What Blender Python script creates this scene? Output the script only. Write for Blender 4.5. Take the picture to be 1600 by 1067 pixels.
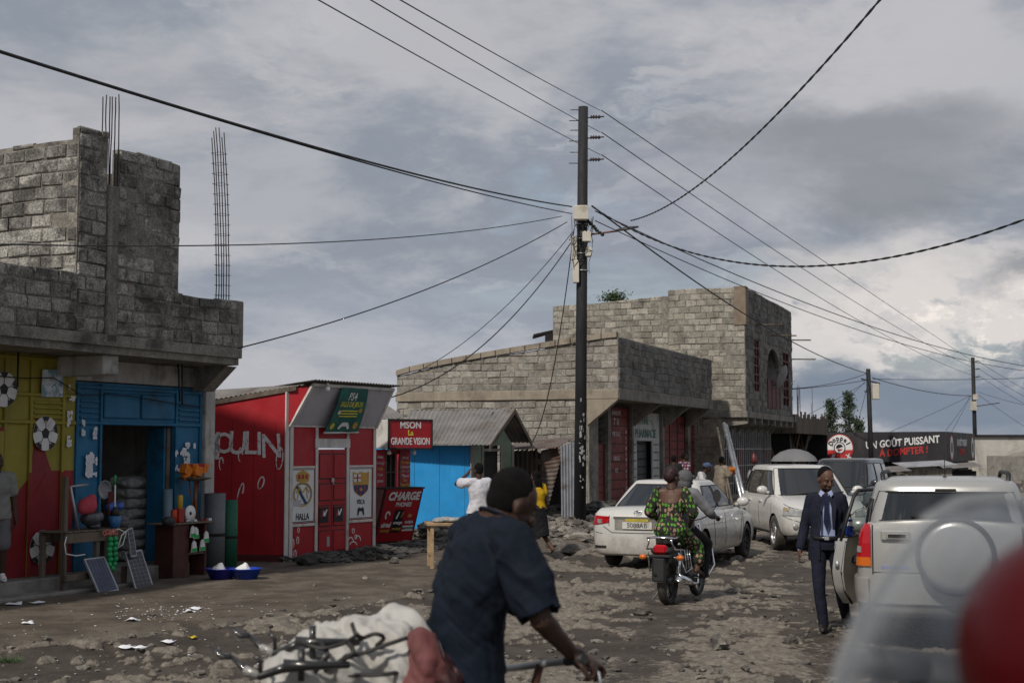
import bpy, bmesh, math, random
import numpy as np
from mathutils import Vector, Matrix, Euler

for o in list(bpy.data.objects):
    bpy.data.objects.remove(o)
SC = bpy.context.scene
COL = SC.collection
R = math.radians
# ------------------------------------------------------------------ camera
CH, FPX, HOR = 2.0, 2222.2, 702.0
PITCH = math.atan((HOR - 533.5) / FPX)
cd = bpy.data.cameras.new('camera')
cam = bpy.data.objects.new('camera', cd)
COL.objects.link(cam)
cam.location = (0, 0, CH)
cam.rotation_euler = (math.pi / 2 + PITCH, 0, 0)
cd.lens = 50.0
cd.sensor_width = 36.0
cd.clip_start = 0.05
cd.clip_end = 6000
cd.dof.use_dof = True
cd.dof.focus_distance = 19.0
cd.dof.aperture_fstop = 3.9
SC.camera = cam
# ------------------------------------------------------------------ light
SUN_AZ, SUN_EL = 212.0, 44.0
sl = bpy.data.lights.new('sun', 'SUN')
sl.energy = 2.9
sl.angle = R(2.5)
sl.color = (1.0, 0.93, 0.84)
sun = bpy.data.objects.new('sun', sl)
COL.objects.link(sun)
sd = Vector((math.sin(R(SUN_AZ)) * math.cos(R(SUN_EL)), math.cos(R(SUN_AZ)) * math.cos(R(SUN_EL)), math.sin(R(SUN_EL))))
sun.rotation_euler = sd.to_track_quat('Z', 'Y').to_euler()
SC.view_settings.view_transform = 'Standard'
SC.view_settings.look = 'None'
SC.view_settings.exposure = 0.1
SC.view_settings.gamma = 1.0


class N:
    """tiny node helper"""
    def __init__(s, tree):
        s.t = tree
    def new(s, typ, **kw):
        n = s.t.nodes.new(typ)
        for k, v in kw.items():
            setattr(n, k, v)
        return n
    def put(s, sock, v):
        if isinstance(v, bpy.types.NodeSocket):
            s.t.links.new(v, sock)
        elif v is not None:
            if hasattr(sock, 'default_value'):
                try:
                    sock.default_value = v
                except Exception:
                    sock.default_value = (v, v, v, 1)[:len(sock.default_value)]
    def math(s, op, a, b=None, c=None, clamp=False):
        n = s.new('ShaderNodeMath', operation=op, use_clamp=clamp)
        s.put(n.inputs[0], a); s.put(n.inputs[1], b); s.put(n.inputs[2], c)
        return n.outputs[0]
    def mix(s, f, a, b, blend='MIX'):
        n = s.new('ShaderNodeMix', data_type='RGBA', blend_type=blend)
        s.put(n.inputs[0], f); s.put(n.inputs[6], c4(a)); s.put(n.inputs[7], c4(b))
        return n.outputs[2]
    def noise(s, vec, scale, detail=4, rough=.55, dist=0, w=None):
        n = s.new('ShaderNodeTexNoise')
        s.put(n.inputs['Vector'], vec)
        n.inputs['Scale'].default_value = scale
        n.inputs['Detail'].default_value = detail
        n.inputs['Roughness'].default_value = rough
        n.inputs['Distortion'].default_value = dist
        return n.outputs['Fac']
    def ramp(s, v, a, b, lo=0., hi=1.):
        n = s.new('ShaderNodeMapRange', interpolation_type='SMOOTHSTEP')
        s.put(n.inputs[0], v)
        n.inputs[1].default_value = a; n.inputs[2].default_value = b
        n.inputs[3].default_value = lo; n.inputs[4].default_value = hi
        return n.outputs[0]
    def mapping(s, vec, loc=(0, 0, 0), rot=(0, 0, 0), scale=(1, 1, 1)):
        n = s.new('ShaderNodeMapping')
        s.put(n.inputs[0], vec)
        n.inputs[1].default_value = loc; n.inputs[2].default_value = rot; n.inputs[3].default_value = scale
        return n.outputs[0]


def c4(c):
    if isinstance(c, (tuple, list)) and len(c) == 3:
        return (*c, 1)
    return c


def srgb(r, g, b):
    f = lambda v: ((v / 255 + .055) / 1.055) ** 2.4 if v > 10 else v / 255 / 12.92
    return (f(r), f(g), f(b))


# ------------------------------------------------------------------ sky
def make_world():
    w = bpy.data.worlds.new('World'); SC.world = w; w.use_nodes = True
    t = w.node_tree; t.nodes.clear(); n = N(t)
    out = n.new('ShaderNodeOutputWorld'); bg = n.new('ShaderNodeBackground')
    sky = n.new('ShaderNodeTexSky', sky_type='NISHITA', sun_disc=False)
    sky.sun_elevation = R(SUN_EL); sky.sun_rotation = R(SUN_AZ); sky.air_density = 1.2; sky.dust_density = 2.5
    tc = n.new('ShaderNodeTexCoord').outputs['Generated']
    # every colour below is in units of the sky texture, which the Background scales by 0.1
    big = n.new('ShaderNodeTexNoise'); n.put(big.inputs['Vector'], n.mapping(tc, scale=(1, 1, 2.2)))
    big.inputs['Scale'].default_value = 5.5; big.inputs['Detail'].default_value = 9; big.inputs['Roughness'].default_value = .58
    warp = n.new('ShaderNodeVectorMath', operation='SUBTRACT'); n.put(warp.inputs[0], big.outputs['Color']); warp.inputs[1].default_value = (.5, .5, .5)
    wsc = n.new('ShaderNodeVectorMath', operation='SCALE'); n.put(wsc.inputs[0], warp.outputs[0]); wsc.inputs[3].default_value = .16
    wad = n.new('ShaderNodeVectorMath', operation='ADD'); n.put(wad.inputs[0], tc); n.put(wad.inputs[1], wsc.outputs[0])
    wv = wad.outputs[0]
    sep = n.new('ShaderNodeSeparateXYZ'); n.put(sep.inputs[0], wv)
    X, Z = sep.outputs[0], sep.outputs[2]

    def blob(px, py, rx, ry, lo=1.0, hi=.2):
        x0 = (px - 800) / 2290; z0 = (702 - py) / 2290
        a = n.math('MULTIPLY', n.math('SUBTRACT', X, x0), 2290 / rx)
        b = n.math('MULTIPLY', n.math('SUBTRACT', Z, z0), 2290 / ry)
        d = n.math('SQRT', n.math('ADD', n.math('MULTIPLY', a, a), n.math('MULTIPLY', b, b)))
        return n.ramp(d, lo, hi)

    f1 = n.noise(n.mapping(tc, loc=(.3, .1, .7), scale=(1, 1, 2.6)), 4.2, 10, .6, .2)
    f2 = n.noise(n.mapping(wv, loc=(2.3, .1, 1.7), scale=(1, 1, 3.4)), 9, 10, .62, 0)
    grey = (1.7, 1.9, 2.25); pale = (2.95, 2.98, 3.18); dark = (.95, 1.12, 1.42); cream = (4.7, 4.4, 4.2)
    col = n.mix(n.ramp(f1, .43, .60), grey, pale)
    col = n.mix(n.math('MULTIPLY', n.ramp(f2, .52, .68), .5), col, (3.4, 3.36, 3.48))
    # holes of clear sky between the clouds
    col = n.mix(n.math('MULTIPLY', n.ramp(f1, .44, .33), .25), col, sky.outputs[0])
    def lay(m, amt, c, col):
        return n.mix(n.math('MULTIPLY', m, amt), col, c)
    col = lay(blob(120, 40, 420, 170), .35, (1.6, 1.85, 2.15), col)
    col = lay(blob(250, 150, 330, 90), .35, (2.95, 2.85, 3.0), col)
    col = lay(blob(450, 260, 360, 130), .30, (1.7, 1.9, 2.2), col)
    col = lay(blob(700, 60, 330, 150), .35, (2.9, 2.85, 3.0), col)
    col = lay(blob(600, 480, 420, 150), .40, (2.35, 2.6, 3.05), col)
    col = lay(blob(1350, 90, 420, 130), .45, (3.5, 3.4, 3.5), col)
    col = lay(blob(1330, 255, 460, 110), .8, (1.45, 1.55, 1.75), col)
    col = lay(blob(1050, 330, 260, 110), .35, (2.1, 2.2, 2.6), col)
    puff = n.noise(n.mapping(wv, scale=(1, 1, 1.5)), 11, 10, .55, 0)
    cum = n.math('MULTIPLY', blob(1440, 480, 370, 165, 1, .3), n.ramp(puff, .42, .50))
    col = lay(cum, .9, cream, col)
    hi = n.math('MULTIPLY', blob(1500, 480, 260, 90, 1, .3), n.ramp(n.noise(n.mapping(wv, loc=(4, 1, 2), scale=(1, 1, 1.5)), 24, 8, .6), .5, .62))
    col = lay(hi, .7, (6.2, 5.7, 5.2), col)
    col = lay(n.math('MULTIPLY', blob(1450, 450, 330, 90, 1, .3), n.ramp(n.noise(n.mapping(wv, loc=(1, 3, 2), scale=(1, 1, 2)), 13, 8, .6), .52, .62)), .55, (2.7, 2.75, 2.95), col)
    cum2 = n.math('MULTIPLY', blob(1290, 540, 150, 90), n.ramp(puff, .35, .6))
    col = lay(cum2, .7, (4.5, 4.3, 4.2), col)
    col = lay(blob(1500, 625, 420, 78, 1, .45), .88, (1.25, 1.52, 1.95), col)
    col = lay(n.math('MULTIPLY', blob(1580, 420, 150, 34), n.ramp(puff, .42, .52)), .7, dark, col)
    col = n.mix(1, col, (1, 1, 1), 'MULTIPLY')
    n.put(bg.inputs[0], col); bg.inputs[1].default_value = .15
    t.links.new(bg.outputs[0], out.inputs[0])


make_world()

# ------------------------------------------------------------------ materials
MATS = {}


def M(name, color, rough=.75, metal=0., var=.25, mud=None, scale=2.5, bump=.15, bscale=30., dirt=None, dscale=1.5, dlo=.5, dhi=.7,
      damt=.8, tone=0., spec=.4, coat=0., stretch=(1, 1, 1), streak=0., bdist=.02, alpha=None, emit=None, rj=.1, grit=0.):
    if name in MATS:
        return MATS[name]
    m = bpy.data.materials.new(name); m.use_nodes = True
    t = m.node_tree; t.nodes.clear(); n = N(t)
    out = n.new('ShaderNodeOutputMaterial'); p = n.new('ShaderNodeBsdfPrincipled')
    t.links.new(p.outputs[0], out.inputs[0])
    tc = n.new('ShaderNodeTexCoord').outputs['Object']
    vec = n.mapping(tc, scale=stretch)
    col = c4(color)
    f = n.noise(vec, scale, 6, .6)
    k = n.ramp(f, .25, .75, 1 - var, 1 + var)
    if tone:
        at = n.new('ShaderNodeAttribute', attribute_name='tone')
        k = n.math('MULTIPLY', k, n.ramp(at.outputs['Fac'], 0, 1, 1 - tone, 1 + tone))
    cc = n.new('ShaderNodeVectorMath', operation='SCALE')
    cc.inputs[0].default_value = color; n.put(cc.inputs[3], k)
    col = cc.outputs[0]
    if dirt:
        d = n.noise(n.mapping(tc, loc=(3.1, 1.7, 5.3), scale=stretch), dscale, 8, .65, .3)
        col = n.mix(n.math('MULTIPLY', n.ramp(d, dlo, dhi), damt), col, dirt)
    if streak:
        s = n.noise(n.mapping(tc, scale=(1, 1, .09)), 7, 5, .6)
        col = n.mix(n.math('MULTIPLY', n.ramp(s, .5, .72), streak), col, dirt or (.03, .028, .025))
    if grit:
        gk = n.ramp(n.noise(tc, 34, 5, .75), .34, .66, 1 - grit, 1 + grit * 1.1)
        gc = n.new('ShaderNodeVectorMath', operation='SCALE'); n.put(gc.inputs[0], col); n.put(gc.inputs[3], gk); col = gc.outputs[0]
    if mud:
        sp = n.new('ShaderNodeSeparateXYZ'); n.put(sp.inputs[0], tc)
        q = n.math('SUBTRACT', n.math('MULTIPLY', n.noise(tc, 5, 7, .7), 1.1), sp.outputs[2])
        col = n.mix(n.math('MULTIPLY', n.ramp(q, -.15, .3), .5), col, mud)
    n.put(p.inputs['Base Color'], col)
    rf = n.noise(vec, scale * 3, 4, .6)
    n.put(p.inputs['Roughness'], n.ramp(rf, .3, .7, max(rough - rj, 0.02), min(rough + rj, 1)))
    p.inputs['Metallic'].default_value = metal
    p.inputs['Specular IOR Level'].default_value = spec
    p.inputs['Coat Weight'].default_value = coat
    p.inputs['Coat Roughness'].default_value = .06
    if emit:
        p.inputs['Emission Color'].default_value = c4(emit[0]); p.inputs['Emission Strength'].default_value = emit[1]
    if bump:
        b = n.new('ShaderNodeBump'); b.inputs['Strength'].default_value = min(bump, 1.); b.inputs['Distance'].default_value = bdist
        n.put(b.inputs['Height'], n.noise(tc, bscale, 8, .65)); n.put(p.inputs['Normal'], b.outputs[0])
    if alpha is not None:
        p.inputs['Alpha'].default_value = alpha
    MATS[name] = m
    return m


def glass_mat(name, tint=(.5, .55, .55), trans=.6, rough=.05, haze=0.):
    """thin clear sheet: see-through plus mirror reflection, optional milky scratches"""
    if name in MATS:
        return MATS[name]
    m = bpy.data.materials.new(name); m.use_nodes = True
    t = m.node_tree; t.nodes.clear(); n = N(t)
    out = n.new('ShaderNodeOutputMaterial')
    tr = n.new('ShaderNodeBsdfTransparent'); tr.inputs[0].default_value = c4(tint)
    gl = n.new('ShaderNodeBsdfGlossy'); gl.inputs[1].default_value = rough
    fr = n.new('ShaderNodeLayerWeight'); fr.inputs[0].default_value = .5
    mx = n.new('ShaderNodeMixShader')
    n.put(mx.inputs[0], n.math('ADD', n.math('MULTIPLY', n.math('POWER', fr.outputs[1], 4.), .5), .04, clamp=True))
    n.put(mx.inputs[1], tr.outputs[0]); n.put(mx.inputs[2], gl.outputs[0])
    last = mx.outputs[0]
    if haze:
        df = n.new('ShaderNodeBsdfTranslucent'); df.inputs[0].default_value = (.42, .44, .46, 1)
        m2 = n.new('ShaderNodeMixShader')
        tc = n.new('ShaderNodeTexCoord').outputs['Object']
        n.put(m2.inputs[0], n.ramp(n.noise(tc, 6, 5, .6), .3, .7, haze * .5, haze * 1.3))
        n.put(m2.inputs[1], last); n.put(m2.inputs[2], df.outputs[0]); last = m2.outputs[0]
    t.links.new(last, out.inputs[0])
    MATS[name] = m
    return m


# ------------------------------------------------------------------ points
def at(px, py, D):
    """point at depth D that the photograph shows at pixel px, py"""
    x = (px - 800) / FPX; y = -(py - 533.5) / FPX
    c, s = math.cos(PITCH), math.sin(PITCH)
    d = Vector((x, c - y * s, s + y * c))
    return Vector((0, 0, CH)) + d * (D / d.y)


def gnd(px, py):
    D = CH * FPX / (py - HOR)
    return Vector(((px - 800) / FPX * D, D, 0))


# ------------------------------------------------------------------ mesh builder
class MB:
    def __init__(s):
        s.v = []; s.f = []; s.m = []; s.t = []; s.sm = []
    def add(s, vs, fs, mi=0, tone=.5, smooth=False, T=None):
        b = len(s.v)
        if T is not None:
            vs = [T @ Vector(v) for v in vs]
        s.v.extend([tuple(v) for v in vs])
        for f in fs:
            s.f.append([b + i for i in f]); s.m.append(mi); s.t.append(tone); s.sm.append(smooth)
        return s
    def box(s, x0, x1, y0, y1, z0, z1, mi=0, tone=.5, T=None):
        vs = [(x, y, z) for z in (z0, z1) for y in (y0, y1) for x in (x0, x1)]
        return s.add(vs, [(0, 2, 3, 1), (4, 5, 7, 6), (0, 1, 5, 4), (2, 6, 7, 3), (0, 4, 6, 2), (1, 3, 7, 5)], mi, tone, False, T)
    def bbox(s, x0, x1, y0, y1, z0, z1, b=.01, mi=0, tone=.5, T=None):
        """chamfered box"""
        vs = []; X = (x0, x1); Y = (y0, y1); Z = (z0, z1)
        idx = {}
        for i in (0, 1):
            for j in (0, 1):
                for k in (0, 1):
                    sx = b if i == 0 else -b; sy = b if j == 0 else -b; sz = b if k == 0 else -b
                    idx[i, j, k] = len(vs)
                    vs += [(X[i], Y[j] + sy, Z[k] + sz), (X[i] + sx, Y[j], Z[k] + sz), (X[i] + sx, Y[j] + sy, Z[k])]
        q = lambda i, j, k, a: idx[i, j, k] + a
        fs = []
        for i in (0, 1):
            f = [q(i, 0, 0, 0), q(i, 1, 0, 0), q(i, 1, 1, 0), q(i, 0, 1, 0)]; fs.append(f if i else f[::-1])
            f = [q(0, i, 0, 1), q(1, i, 0, 1), q(1, i, 1, 1), q(0, i, 1, 1)]; fs.append(f[::-1] if i else f)
            f = [q(0, 0, i, 2), q(1, 0, i, 2), q(1, 1, i, 2), q(0, 1, i, 2)]; fs.append(f if i else f[::-1])
        for j in (0, 1):
            for k in (0, 1):
                fs.append([q(0, j, k, 1), q(1, j, k, 1), q(1, j, k, 2), q(0, j, k, 2)])
                fs.append([q(j, 0, k, 0), q(j, 1, k, 0), q(j, 1, k, 2), q(j, 0, k, 2)])
                fs.append([q(j, k, 0, 0), q(j, k, 1, 0), q(j, k, 1, 1), q(j, k, 0, 1)])
        for i in (0, 1):
            for j in (0, 1):
                for k in (0, 1):
                    fs.append([q(i, j, k, 0), q(i, j, k, 1), q(i, j, k, 2)])
        return s.add(vs, fs, mi, tone, False, T)
    def prism(s, poly, a, b, axis='z', mi=0, tone=.5, T=None):
        """poly of 2-D points extruded from a to b along axis (x: poly=(y,z), y: poly=(x,z))"""
        def P(p, h):
            return {'z': (p[0], p[1], h), 'y': (p[0], h, p[1]), 'x': (h, p[0], p[1])}[axis]
        n = len(poly)
        vs = [P(p, a) for p in poly] + [P(p, b) for p in poly]
        fs = [list(range(n))[::-1], list(range(n, 2 * n))] + [(i, (i + 1) % n, n + (i + 1) % n, n + i) for i in range(n)]
        return s.add(vs, fs, mi, tone, False, T)
    def quad(s, a, b, c, d, mi=0, tone=.5, T=None):
        return s.add([a, b, c, d], [(0, 1, 2, 3)], mi, tone, False, T)
    def slab(s, a, b, c, d, th, mi=0, T=None):
        """quad with thickness th along its back"""
        a, b, c, d = map(Vector, (a, b, c, d))
        nn = (b - a).cross(d - a).normalized() * th
        return s.add([a, b, c, d, a - nn, b - nn, c - nn, d - nn], [(0, 1, 2, 3), (7, 6, 5, 4), (0, 4, 5, 1), (1, 5, 6, 2), (2, 6, 7, 3), (3, 7, 4, 0)], mi, .5, False, T)
    def tube(s, pts, rad, n=8, mi=0, tone=.5, T=None, cap=True, ry=None, side=None, smooth=True):
        pts = [Vector(p) for p in pts]
        if not isinstance(rad, (list, tuple)):
            rad = [rad] * len(pts)
        if ry is None:
            ry = rad
        elif not isinstance(ry, (list, tuple)):
            ry = [ry] * len(pts)
        vs = []; prev = None
        for i, p in enumerate(pts):
            t = (pts[min(i + 1, len(pts) - 1)] - pts[max(i - 1, 0)])
            if t.length < 1e-9: t = Vector((0, 0, 1))
            t.normalize()
            if side is not None:
                a = Vector(side); a = (a - t * a.dot(t))
                if a.length < 1e-5: a = t.orthogonal()
            elif prev is None:
                a = t.orthogonal()
            else:
                a = prev - t * prev.dot(t)
                if a.length < 1e-6: a = t.orthogonal()
            a.normalize(); prev = a; b = t.cross(a)
            for k in range(n):
                c = 2 * math.pi * k / n
                vs.append(p + a * (math.cos(c) * rad[i]) + b * (math.sin(c) * ry[i]))
        fs = [(i * n + k, i * n + (k + 1) % n, (i + 1) * n + (k + 1) % n, (i + 1) * n + k) for i in range(len(pts) - 1) for k in range(n)]
        s.add(vs, fs, mi, tone, smooth, T)
        if cap:
            b = len(s.v) - len(vs)
            s.f.append([b + k for k in range(n)][::-1]); s.m.append(mi); s.t.append(tone); s.sm.append(False)
            s.f.append([b + len(vs) - n + k for k in range(n)]); s.m.append(mi); s.t.append(tone); s.sm.append(False)
        return s
    def ell(s, c, r, n=12, mi=0, T=None, tone=.5, rot=None):
        """ellipsoid"""
        vs = []; m = n // 2
        E = Matrix.Identity(3) if rot is None else Euler(rot).to_matrix()
        c = Vector(c); r = (r, r, r) if not isinstance(r, (tuple, list)) else r
        for i in range(1, m):
            a = math.pi * i / m
            for k in range(n):
                b = 2 * math.pi * k / n
                vs.append(c + E @ Vector((r[0] * math.sin(a) * math.cos(b), r[1] * math.sin(a) * math.sin(b), r[2] * math.cos(a))))
        top = len(vs); vs.append(c + E @ Vector((0, 0, r[2]))); vs.append(c - E @ Vector((0, 0, r[2])))
        fs = [(i * n + k, (i + 1) * n + k, (i + 1) * n + (k + 1) % n, i * n + (k + 1) % n) for i in range(m - 2) for k in range(n)]
        fs += [(top, k, (k + 1) % n) for k in range(n)] + [(top + 1, (m - 2) * n + (k + 1) % n, (m - 2) * n + k) for k in range(n)]
        return s.add(vs, fs, mi, tone, True, T)
    def cap(s, p0, r0, p1, r1, n=10, T=None):
        """tapered capsule"""
        s.tube([p0, p1], [r0, r1], n, T=T); s.ell(p0, r0, n, T=T); s.ell(p1, r1, n, T=T)
        return s
    def lathe(s, prof, n=24, c=(0, 0, 0), axis='z', mi=0, T=None, tone=.5, smooth=True, arc=None):
        """profile of (radius, height) turned about an axis"""
        vs = []; a1 = 2 * math.pi if arc is None else arc
        for r, h in prof:
            for k in range(n if arc is None else n + 1):
                a = a1 * k / n
                p = {'z': (r * math.cos(a), r * math.sin(a), h), 'y': (r * math.cos(a), h, r * math.sin(a)), 'x': (h, r * math.cos(a), r * math.sin(a))}[axis]
                vs.append(Vector(p) + Vector(c))
        w = n if arc is None else n + 1
        fs = [(i * w + k, i * w + (k + 1) % w, (i + 1) * w + (k + 1) % w, (i + 1) * w + k) for i in range(len(prof) - 1) for k in range(n)]
        return s.add(vs, fs, mi, tone, smooth, T)
    def grid(s, fn, nu, nv, mi=0, smooth=True, tone=.5, T=None):
        vs = [fn(i / nu, j / nv) for j in range(nv + 1) for i in range(nu + 1)]
        fs = [(j * (nu + 1) + i, j * (nu + 1) + i + 1, (j + 1) * (nu + 1) + i + 1, (j + 1) * (nu + 1) + i) for j in range(nv) for i in range(nu)]
        return s.add(vs, fs, mi, tone, smooth, T)
    def build(s, name, mats, parent=None, T=None, bevel=0, recalc=True):
        me = bpy.data.meshes.new(name)
        me.from_pydata(s.v, [], s.f)
        if not isinstance(mats, (list, tuple)): mats = [mats]
        for m in mats: me.materials.append(m)
        me.polygons.foreach_set('material_index', s.m)
        me.polygons.foreach_set('use_smooth', s.sm)
        a = me.attributes.new('tone', 'FLOAT', 'FACE'); a.data.foreach_set('value', s.t)
        if recalc:
            bm = bmesh.new(); bm.from_mesh(me); bmesh.ops.recalc_face_normals(bm, faces=bm.faces); bm.to_mesh(me); bm.free()
        me.update()
        o = bpy.data.objects.new(name, me); COL.objects.link(o)
        if parent is not None: o.parent = parent
        if T is not None: o.matrix_local = T
        if bevel:
            b = o.modifiers.new('bevel', 'BEVEL'); b.width = bevel; b.segments = 2; b.limit_method = 'ANGLE'; b.angle_limit = R(40)
        return o


def thing(name, label, cat, loc=(0, 0, 0), rz=0., group=None):
    o = bpy.data.objects.new(name, None); COL.objects.link(o)
    o.location = loc; o.rotation_euler = (0, 0, rz); o.empty_display_size = .2
    o['label'] = label; o['category'] = cat
    if group: o['group'] = group
    return o


def tag(o, label, cat, group=None):
    o['label'] = label; o['category'] = cat
    if group: o['group'] = group
    return o


def kids(o):
    return [c for c in bpy.data.objects if c.parent == o]


def copy_tree(o, parent=None):
    c = o.copy(); COL.objects.link(c); c.parent = parent
    for k in kids(o):
        copy_tree(k, c)
    return c


FRONT = Matrix.Rotation(math.pi / 2, 4, 'X')      # text that reads on a face whose outward normal is -y


def text(body, size, loc, mat, parent, name='lettering', rot=FRONT, align='CENTER', ext=.004, off=0., shear=0., sx=1., ang=0., jitter=0., space=1., pre=None):
    """lettering as a thin raised mesh"""
    c = bpy.data.curves.new(name, 'FONT'); c.body = body; c.size = size; c.align_x = align; c.align_y = 'CENTER'
    c.extrude = ext; c.offset = off; c.shear = shear; c.space_character = space; c.resolution_u = 3; c.space_line = .95
    o = bpy.data.objects.new(name, c); COL.objects.link(o)
    dg = bpy.context.evaluated_depsgraph_get()
    me = bpy.data.meshes.new_from_object(o.evaluated_get(dg))
    bpy.data.objects.remove(o); bpy.data.curves.remove(c)
    if jitter:
        rnd = random.Random(body); ph = rnd.random() * 9
        for v in me.vertices:
            v.co.x += jitter * size * math.sin(v.co.y / size * 3.1 + ph + v.co.x / size * 2)
            v.co.y += jitter * size * math.sin(v.co.x / size * 2.3 + ph * 2)
    me.materials.clear(); me.materials.append(mat)
    o = bpy.data.objects.new(name, me); COL.objects.link(o); o.parent = parent
    Mx = Matrix.Translation(loc) @ rot @ Matrix.Rotation(ang, 4, 'Z') @ Matrix.Diagonal((sx, 1, 1, 1))
    o.matrix_local = pre @ Mx if pre is not None else Mx
    return o


# ------------------------------------------------------------------ block masonry
def block_wall(mb, o, d, L, z0, top, holes=(), ch=.215, bl=.42, seed=1, mi=0, back=1, depth=.06, nrm=None, jit=.016, ragged=0.):
    """courses of rough blocks on a mortar backing. o: start point, d: direction, nrm: outward"""
    rnd = random.Random(seed); o = Vector(o); d = Vector(d).normalized(); nrm = Vector(nrm).normalized()
    tf = top if callable(top) else (lambda a: top)
    m = .010
    P = lambda a, z, e: o + d * a + Vector((0, 0, z + (.014 * math.sin(a * 1.3 + seed) + .008 * math.sin(a * 3.1 + z * 2 + seed) if z0 + .1 < z < z0 + 9 else 0))) + nrm * (e + .008 * math.sin(a * 2.3 + z * 3.1 + seed))
    # backing
    xs = sorted(set([0, L] + [h[0] for h in holes] + [h[1] for h in holes] + [L * i / 8 for i in range(9)]))
    xs = [x for x in xs if 0 <= x <= L]
    for a, b in zip(xs[:-1], xs[1:]):
        cuts = [(h[2], h[3]) for h in holes if h[0] <= (a + b) / 2 <= h[1]]
        segs = []; z = z0
        for c0, c1 in sorted(cuts):
            if c0 > z: segs.append((z, z, c0, c0))
            z = c1
        segs.append((z, z, tf(a) - .02, tf(b) - .02))
        for za, zb, zc, zd in segs:
            if zc - za > .01:
                e = 0
                mb.add([P(a, za, e), P(b, zb, e), P(b, zd, e), P(a, zc, e), P(a, za, -.12), P(b, zb, -.12), P(b, zd, -.12), P(a, zc, -.12)],
                       [(0, 1, 2, 3), (7, 6, 5, 4), (0, 4, 5, 1), (2, 6, 7, 3), (1, 5, 6, 2), (3, 7, 4, 0)], back, .5)
    z = z0; row = 0
    while z < z0 + 20:
        h = ch * rnd.uniform(.93, 1.06); off = (row % 2) * bl / 2 + rnd.uniform(-.03, .03); row += 1
        a = -off
        any_ = False
        while a < L:
            w = bl * rnd.uniform(.88, 1.1); a0 = max(a, 0) + m; a1 = min(a + w, L) - m; a += w
            if a1 - a0 < .07: continue
            zt = min(z + h - m, min(tf(a0), tf(a1)) - rnd.random() * ragged)
            if zt - z < .07: continue
            any_ = True
            ivs = [(a0, a1)]
            for hh in holes:
                if z + h * .75 > hh[2] and z + h * .25 < hh[3]:
                    nv = []
                    for p, q in ivs:
                        if hh[1] <= p or hh[0] >= q: nv.append((p, q)); continue
                        if hh[0] > p: nv.append((p, hh[0]))
                        if hh[1] < q: nv.append((hh[1], q))
                    ivs = nv
            for p, q in ivs:
                if q - p < .05: continue
                j = lambda s=jit: rnd.uniform(-s, s)
                e = depth * rnd.uniform(.05, .62); c = .016
                t = min(1, max(0, rnd.gauss(.5, .26)))
                vs = [P(p + j(), z + m + j(), -.05), P(q + j(), z + m + j(), -.05), P(q + j(), zt + j(), -.05), P(p + j(), zt + j(), -.05)]
                vs += [P(p + j(.008), z + m + j(.008), e - c), P(q + j(.008), z + m + j(.008), e - c), P(q + j(.008), zt + j(.008), e - c), P(p + j(.008), zt + j(.008), e - c)]
                vs += [P(p + c + j(), z + m + c + j(), e + j(.008)), P(q - c + j(), z + m + c + j(), e + j(.008)), P(q - c + j(), zt - c + j(), e + j(.008)), P(p + c + j(), zt - c + j(), e + j(.008))]
                fs = [(8, 9, 10, 11)] + [(4 + i, 4 + (i + 1) % 4, 8 + (i + 1) % 4, 8 + i) for i in range(4)] + [(i, (i + 1) % 4, 4 + (i + 1) % 4, 4 + i) for i in range(4)]
                mb.add(vs, fs, mi, t)
        if not any_ and row > 1: break
        z += h


# ------------------------------------------------------------------ numpy noise
def _hash(ix, iy, seed):
    h = (ix.astype(np.int64) * 374761393 + iy.astype(np.int64) * 668265263 + seed * 1442695041) & 0xffffffff
    h = ((h ^ (h >> 13)) * 1274126177) & 0xffffffff
    return ((h ^ (h >> 16)) & 0xffff) / 65535.0


def vnoise(x, y, seed=0):
    ix = np.floor(x); iy = np.floor(y); fx = x - ix; fy = y - iy
    fx = fx * fx * (3 - 2 * fx); fy = fy * fy * (3 - 2 * fy)
    a = _hash(ix, iy, seed); b = _hash(ix + 1, iy, seed); c = _hash(ix, iy + 1, seed); d = _hash(ix + 1, iy + 1, seed)
    return (a * (1 - fx) + b * fx) * (1 - fy) + (c * (1 - fx) + d * fx) * fy


def fbm(x, y, oct=4, seed=0, gain=.5):
    s = 0; a = 1; t = 0
    for i in range(oct):
        s = s + a * vnoise(x * 2 ** i + i * 17.3, y * 2 ** i + i * 9.1, seed + i); t += a; a *= gain
    return s / t


def sstep(x, a, b):
    t = np.clip((x - a) / (b - a), 0, 1)
    return t * t * (3 - 2 * t)
# ------------------------------------------------------------------ shared materials
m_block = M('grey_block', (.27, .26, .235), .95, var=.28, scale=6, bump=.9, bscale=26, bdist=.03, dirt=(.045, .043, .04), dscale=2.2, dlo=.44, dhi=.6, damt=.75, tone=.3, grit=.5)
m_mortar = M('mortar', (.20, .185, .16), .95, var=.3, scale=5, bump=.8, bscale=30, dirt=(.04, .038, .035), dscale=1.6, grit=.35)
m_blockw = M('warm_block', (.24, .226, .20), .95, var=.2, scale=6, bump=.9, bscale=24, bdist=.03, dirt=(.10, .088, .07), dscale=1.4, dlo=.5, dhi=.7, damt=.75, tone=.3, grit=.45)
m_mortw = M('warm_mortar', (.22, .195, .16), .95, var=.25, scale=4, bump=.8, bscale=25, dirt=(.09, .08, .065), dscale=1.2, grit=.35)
m_blockshade = M('shaded_block', (.155, .15, .14), .95, var=.22, scale=6, bump=.9, bscale=24, bdist=.03, dirt=(.05, .048, .045), dscale=1.4, dlo=.48, dhi=.68, damt=.75, tone=.32, grit=.45)  # darker copy of the grey block: shade of the street faces put into its colour
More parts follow.
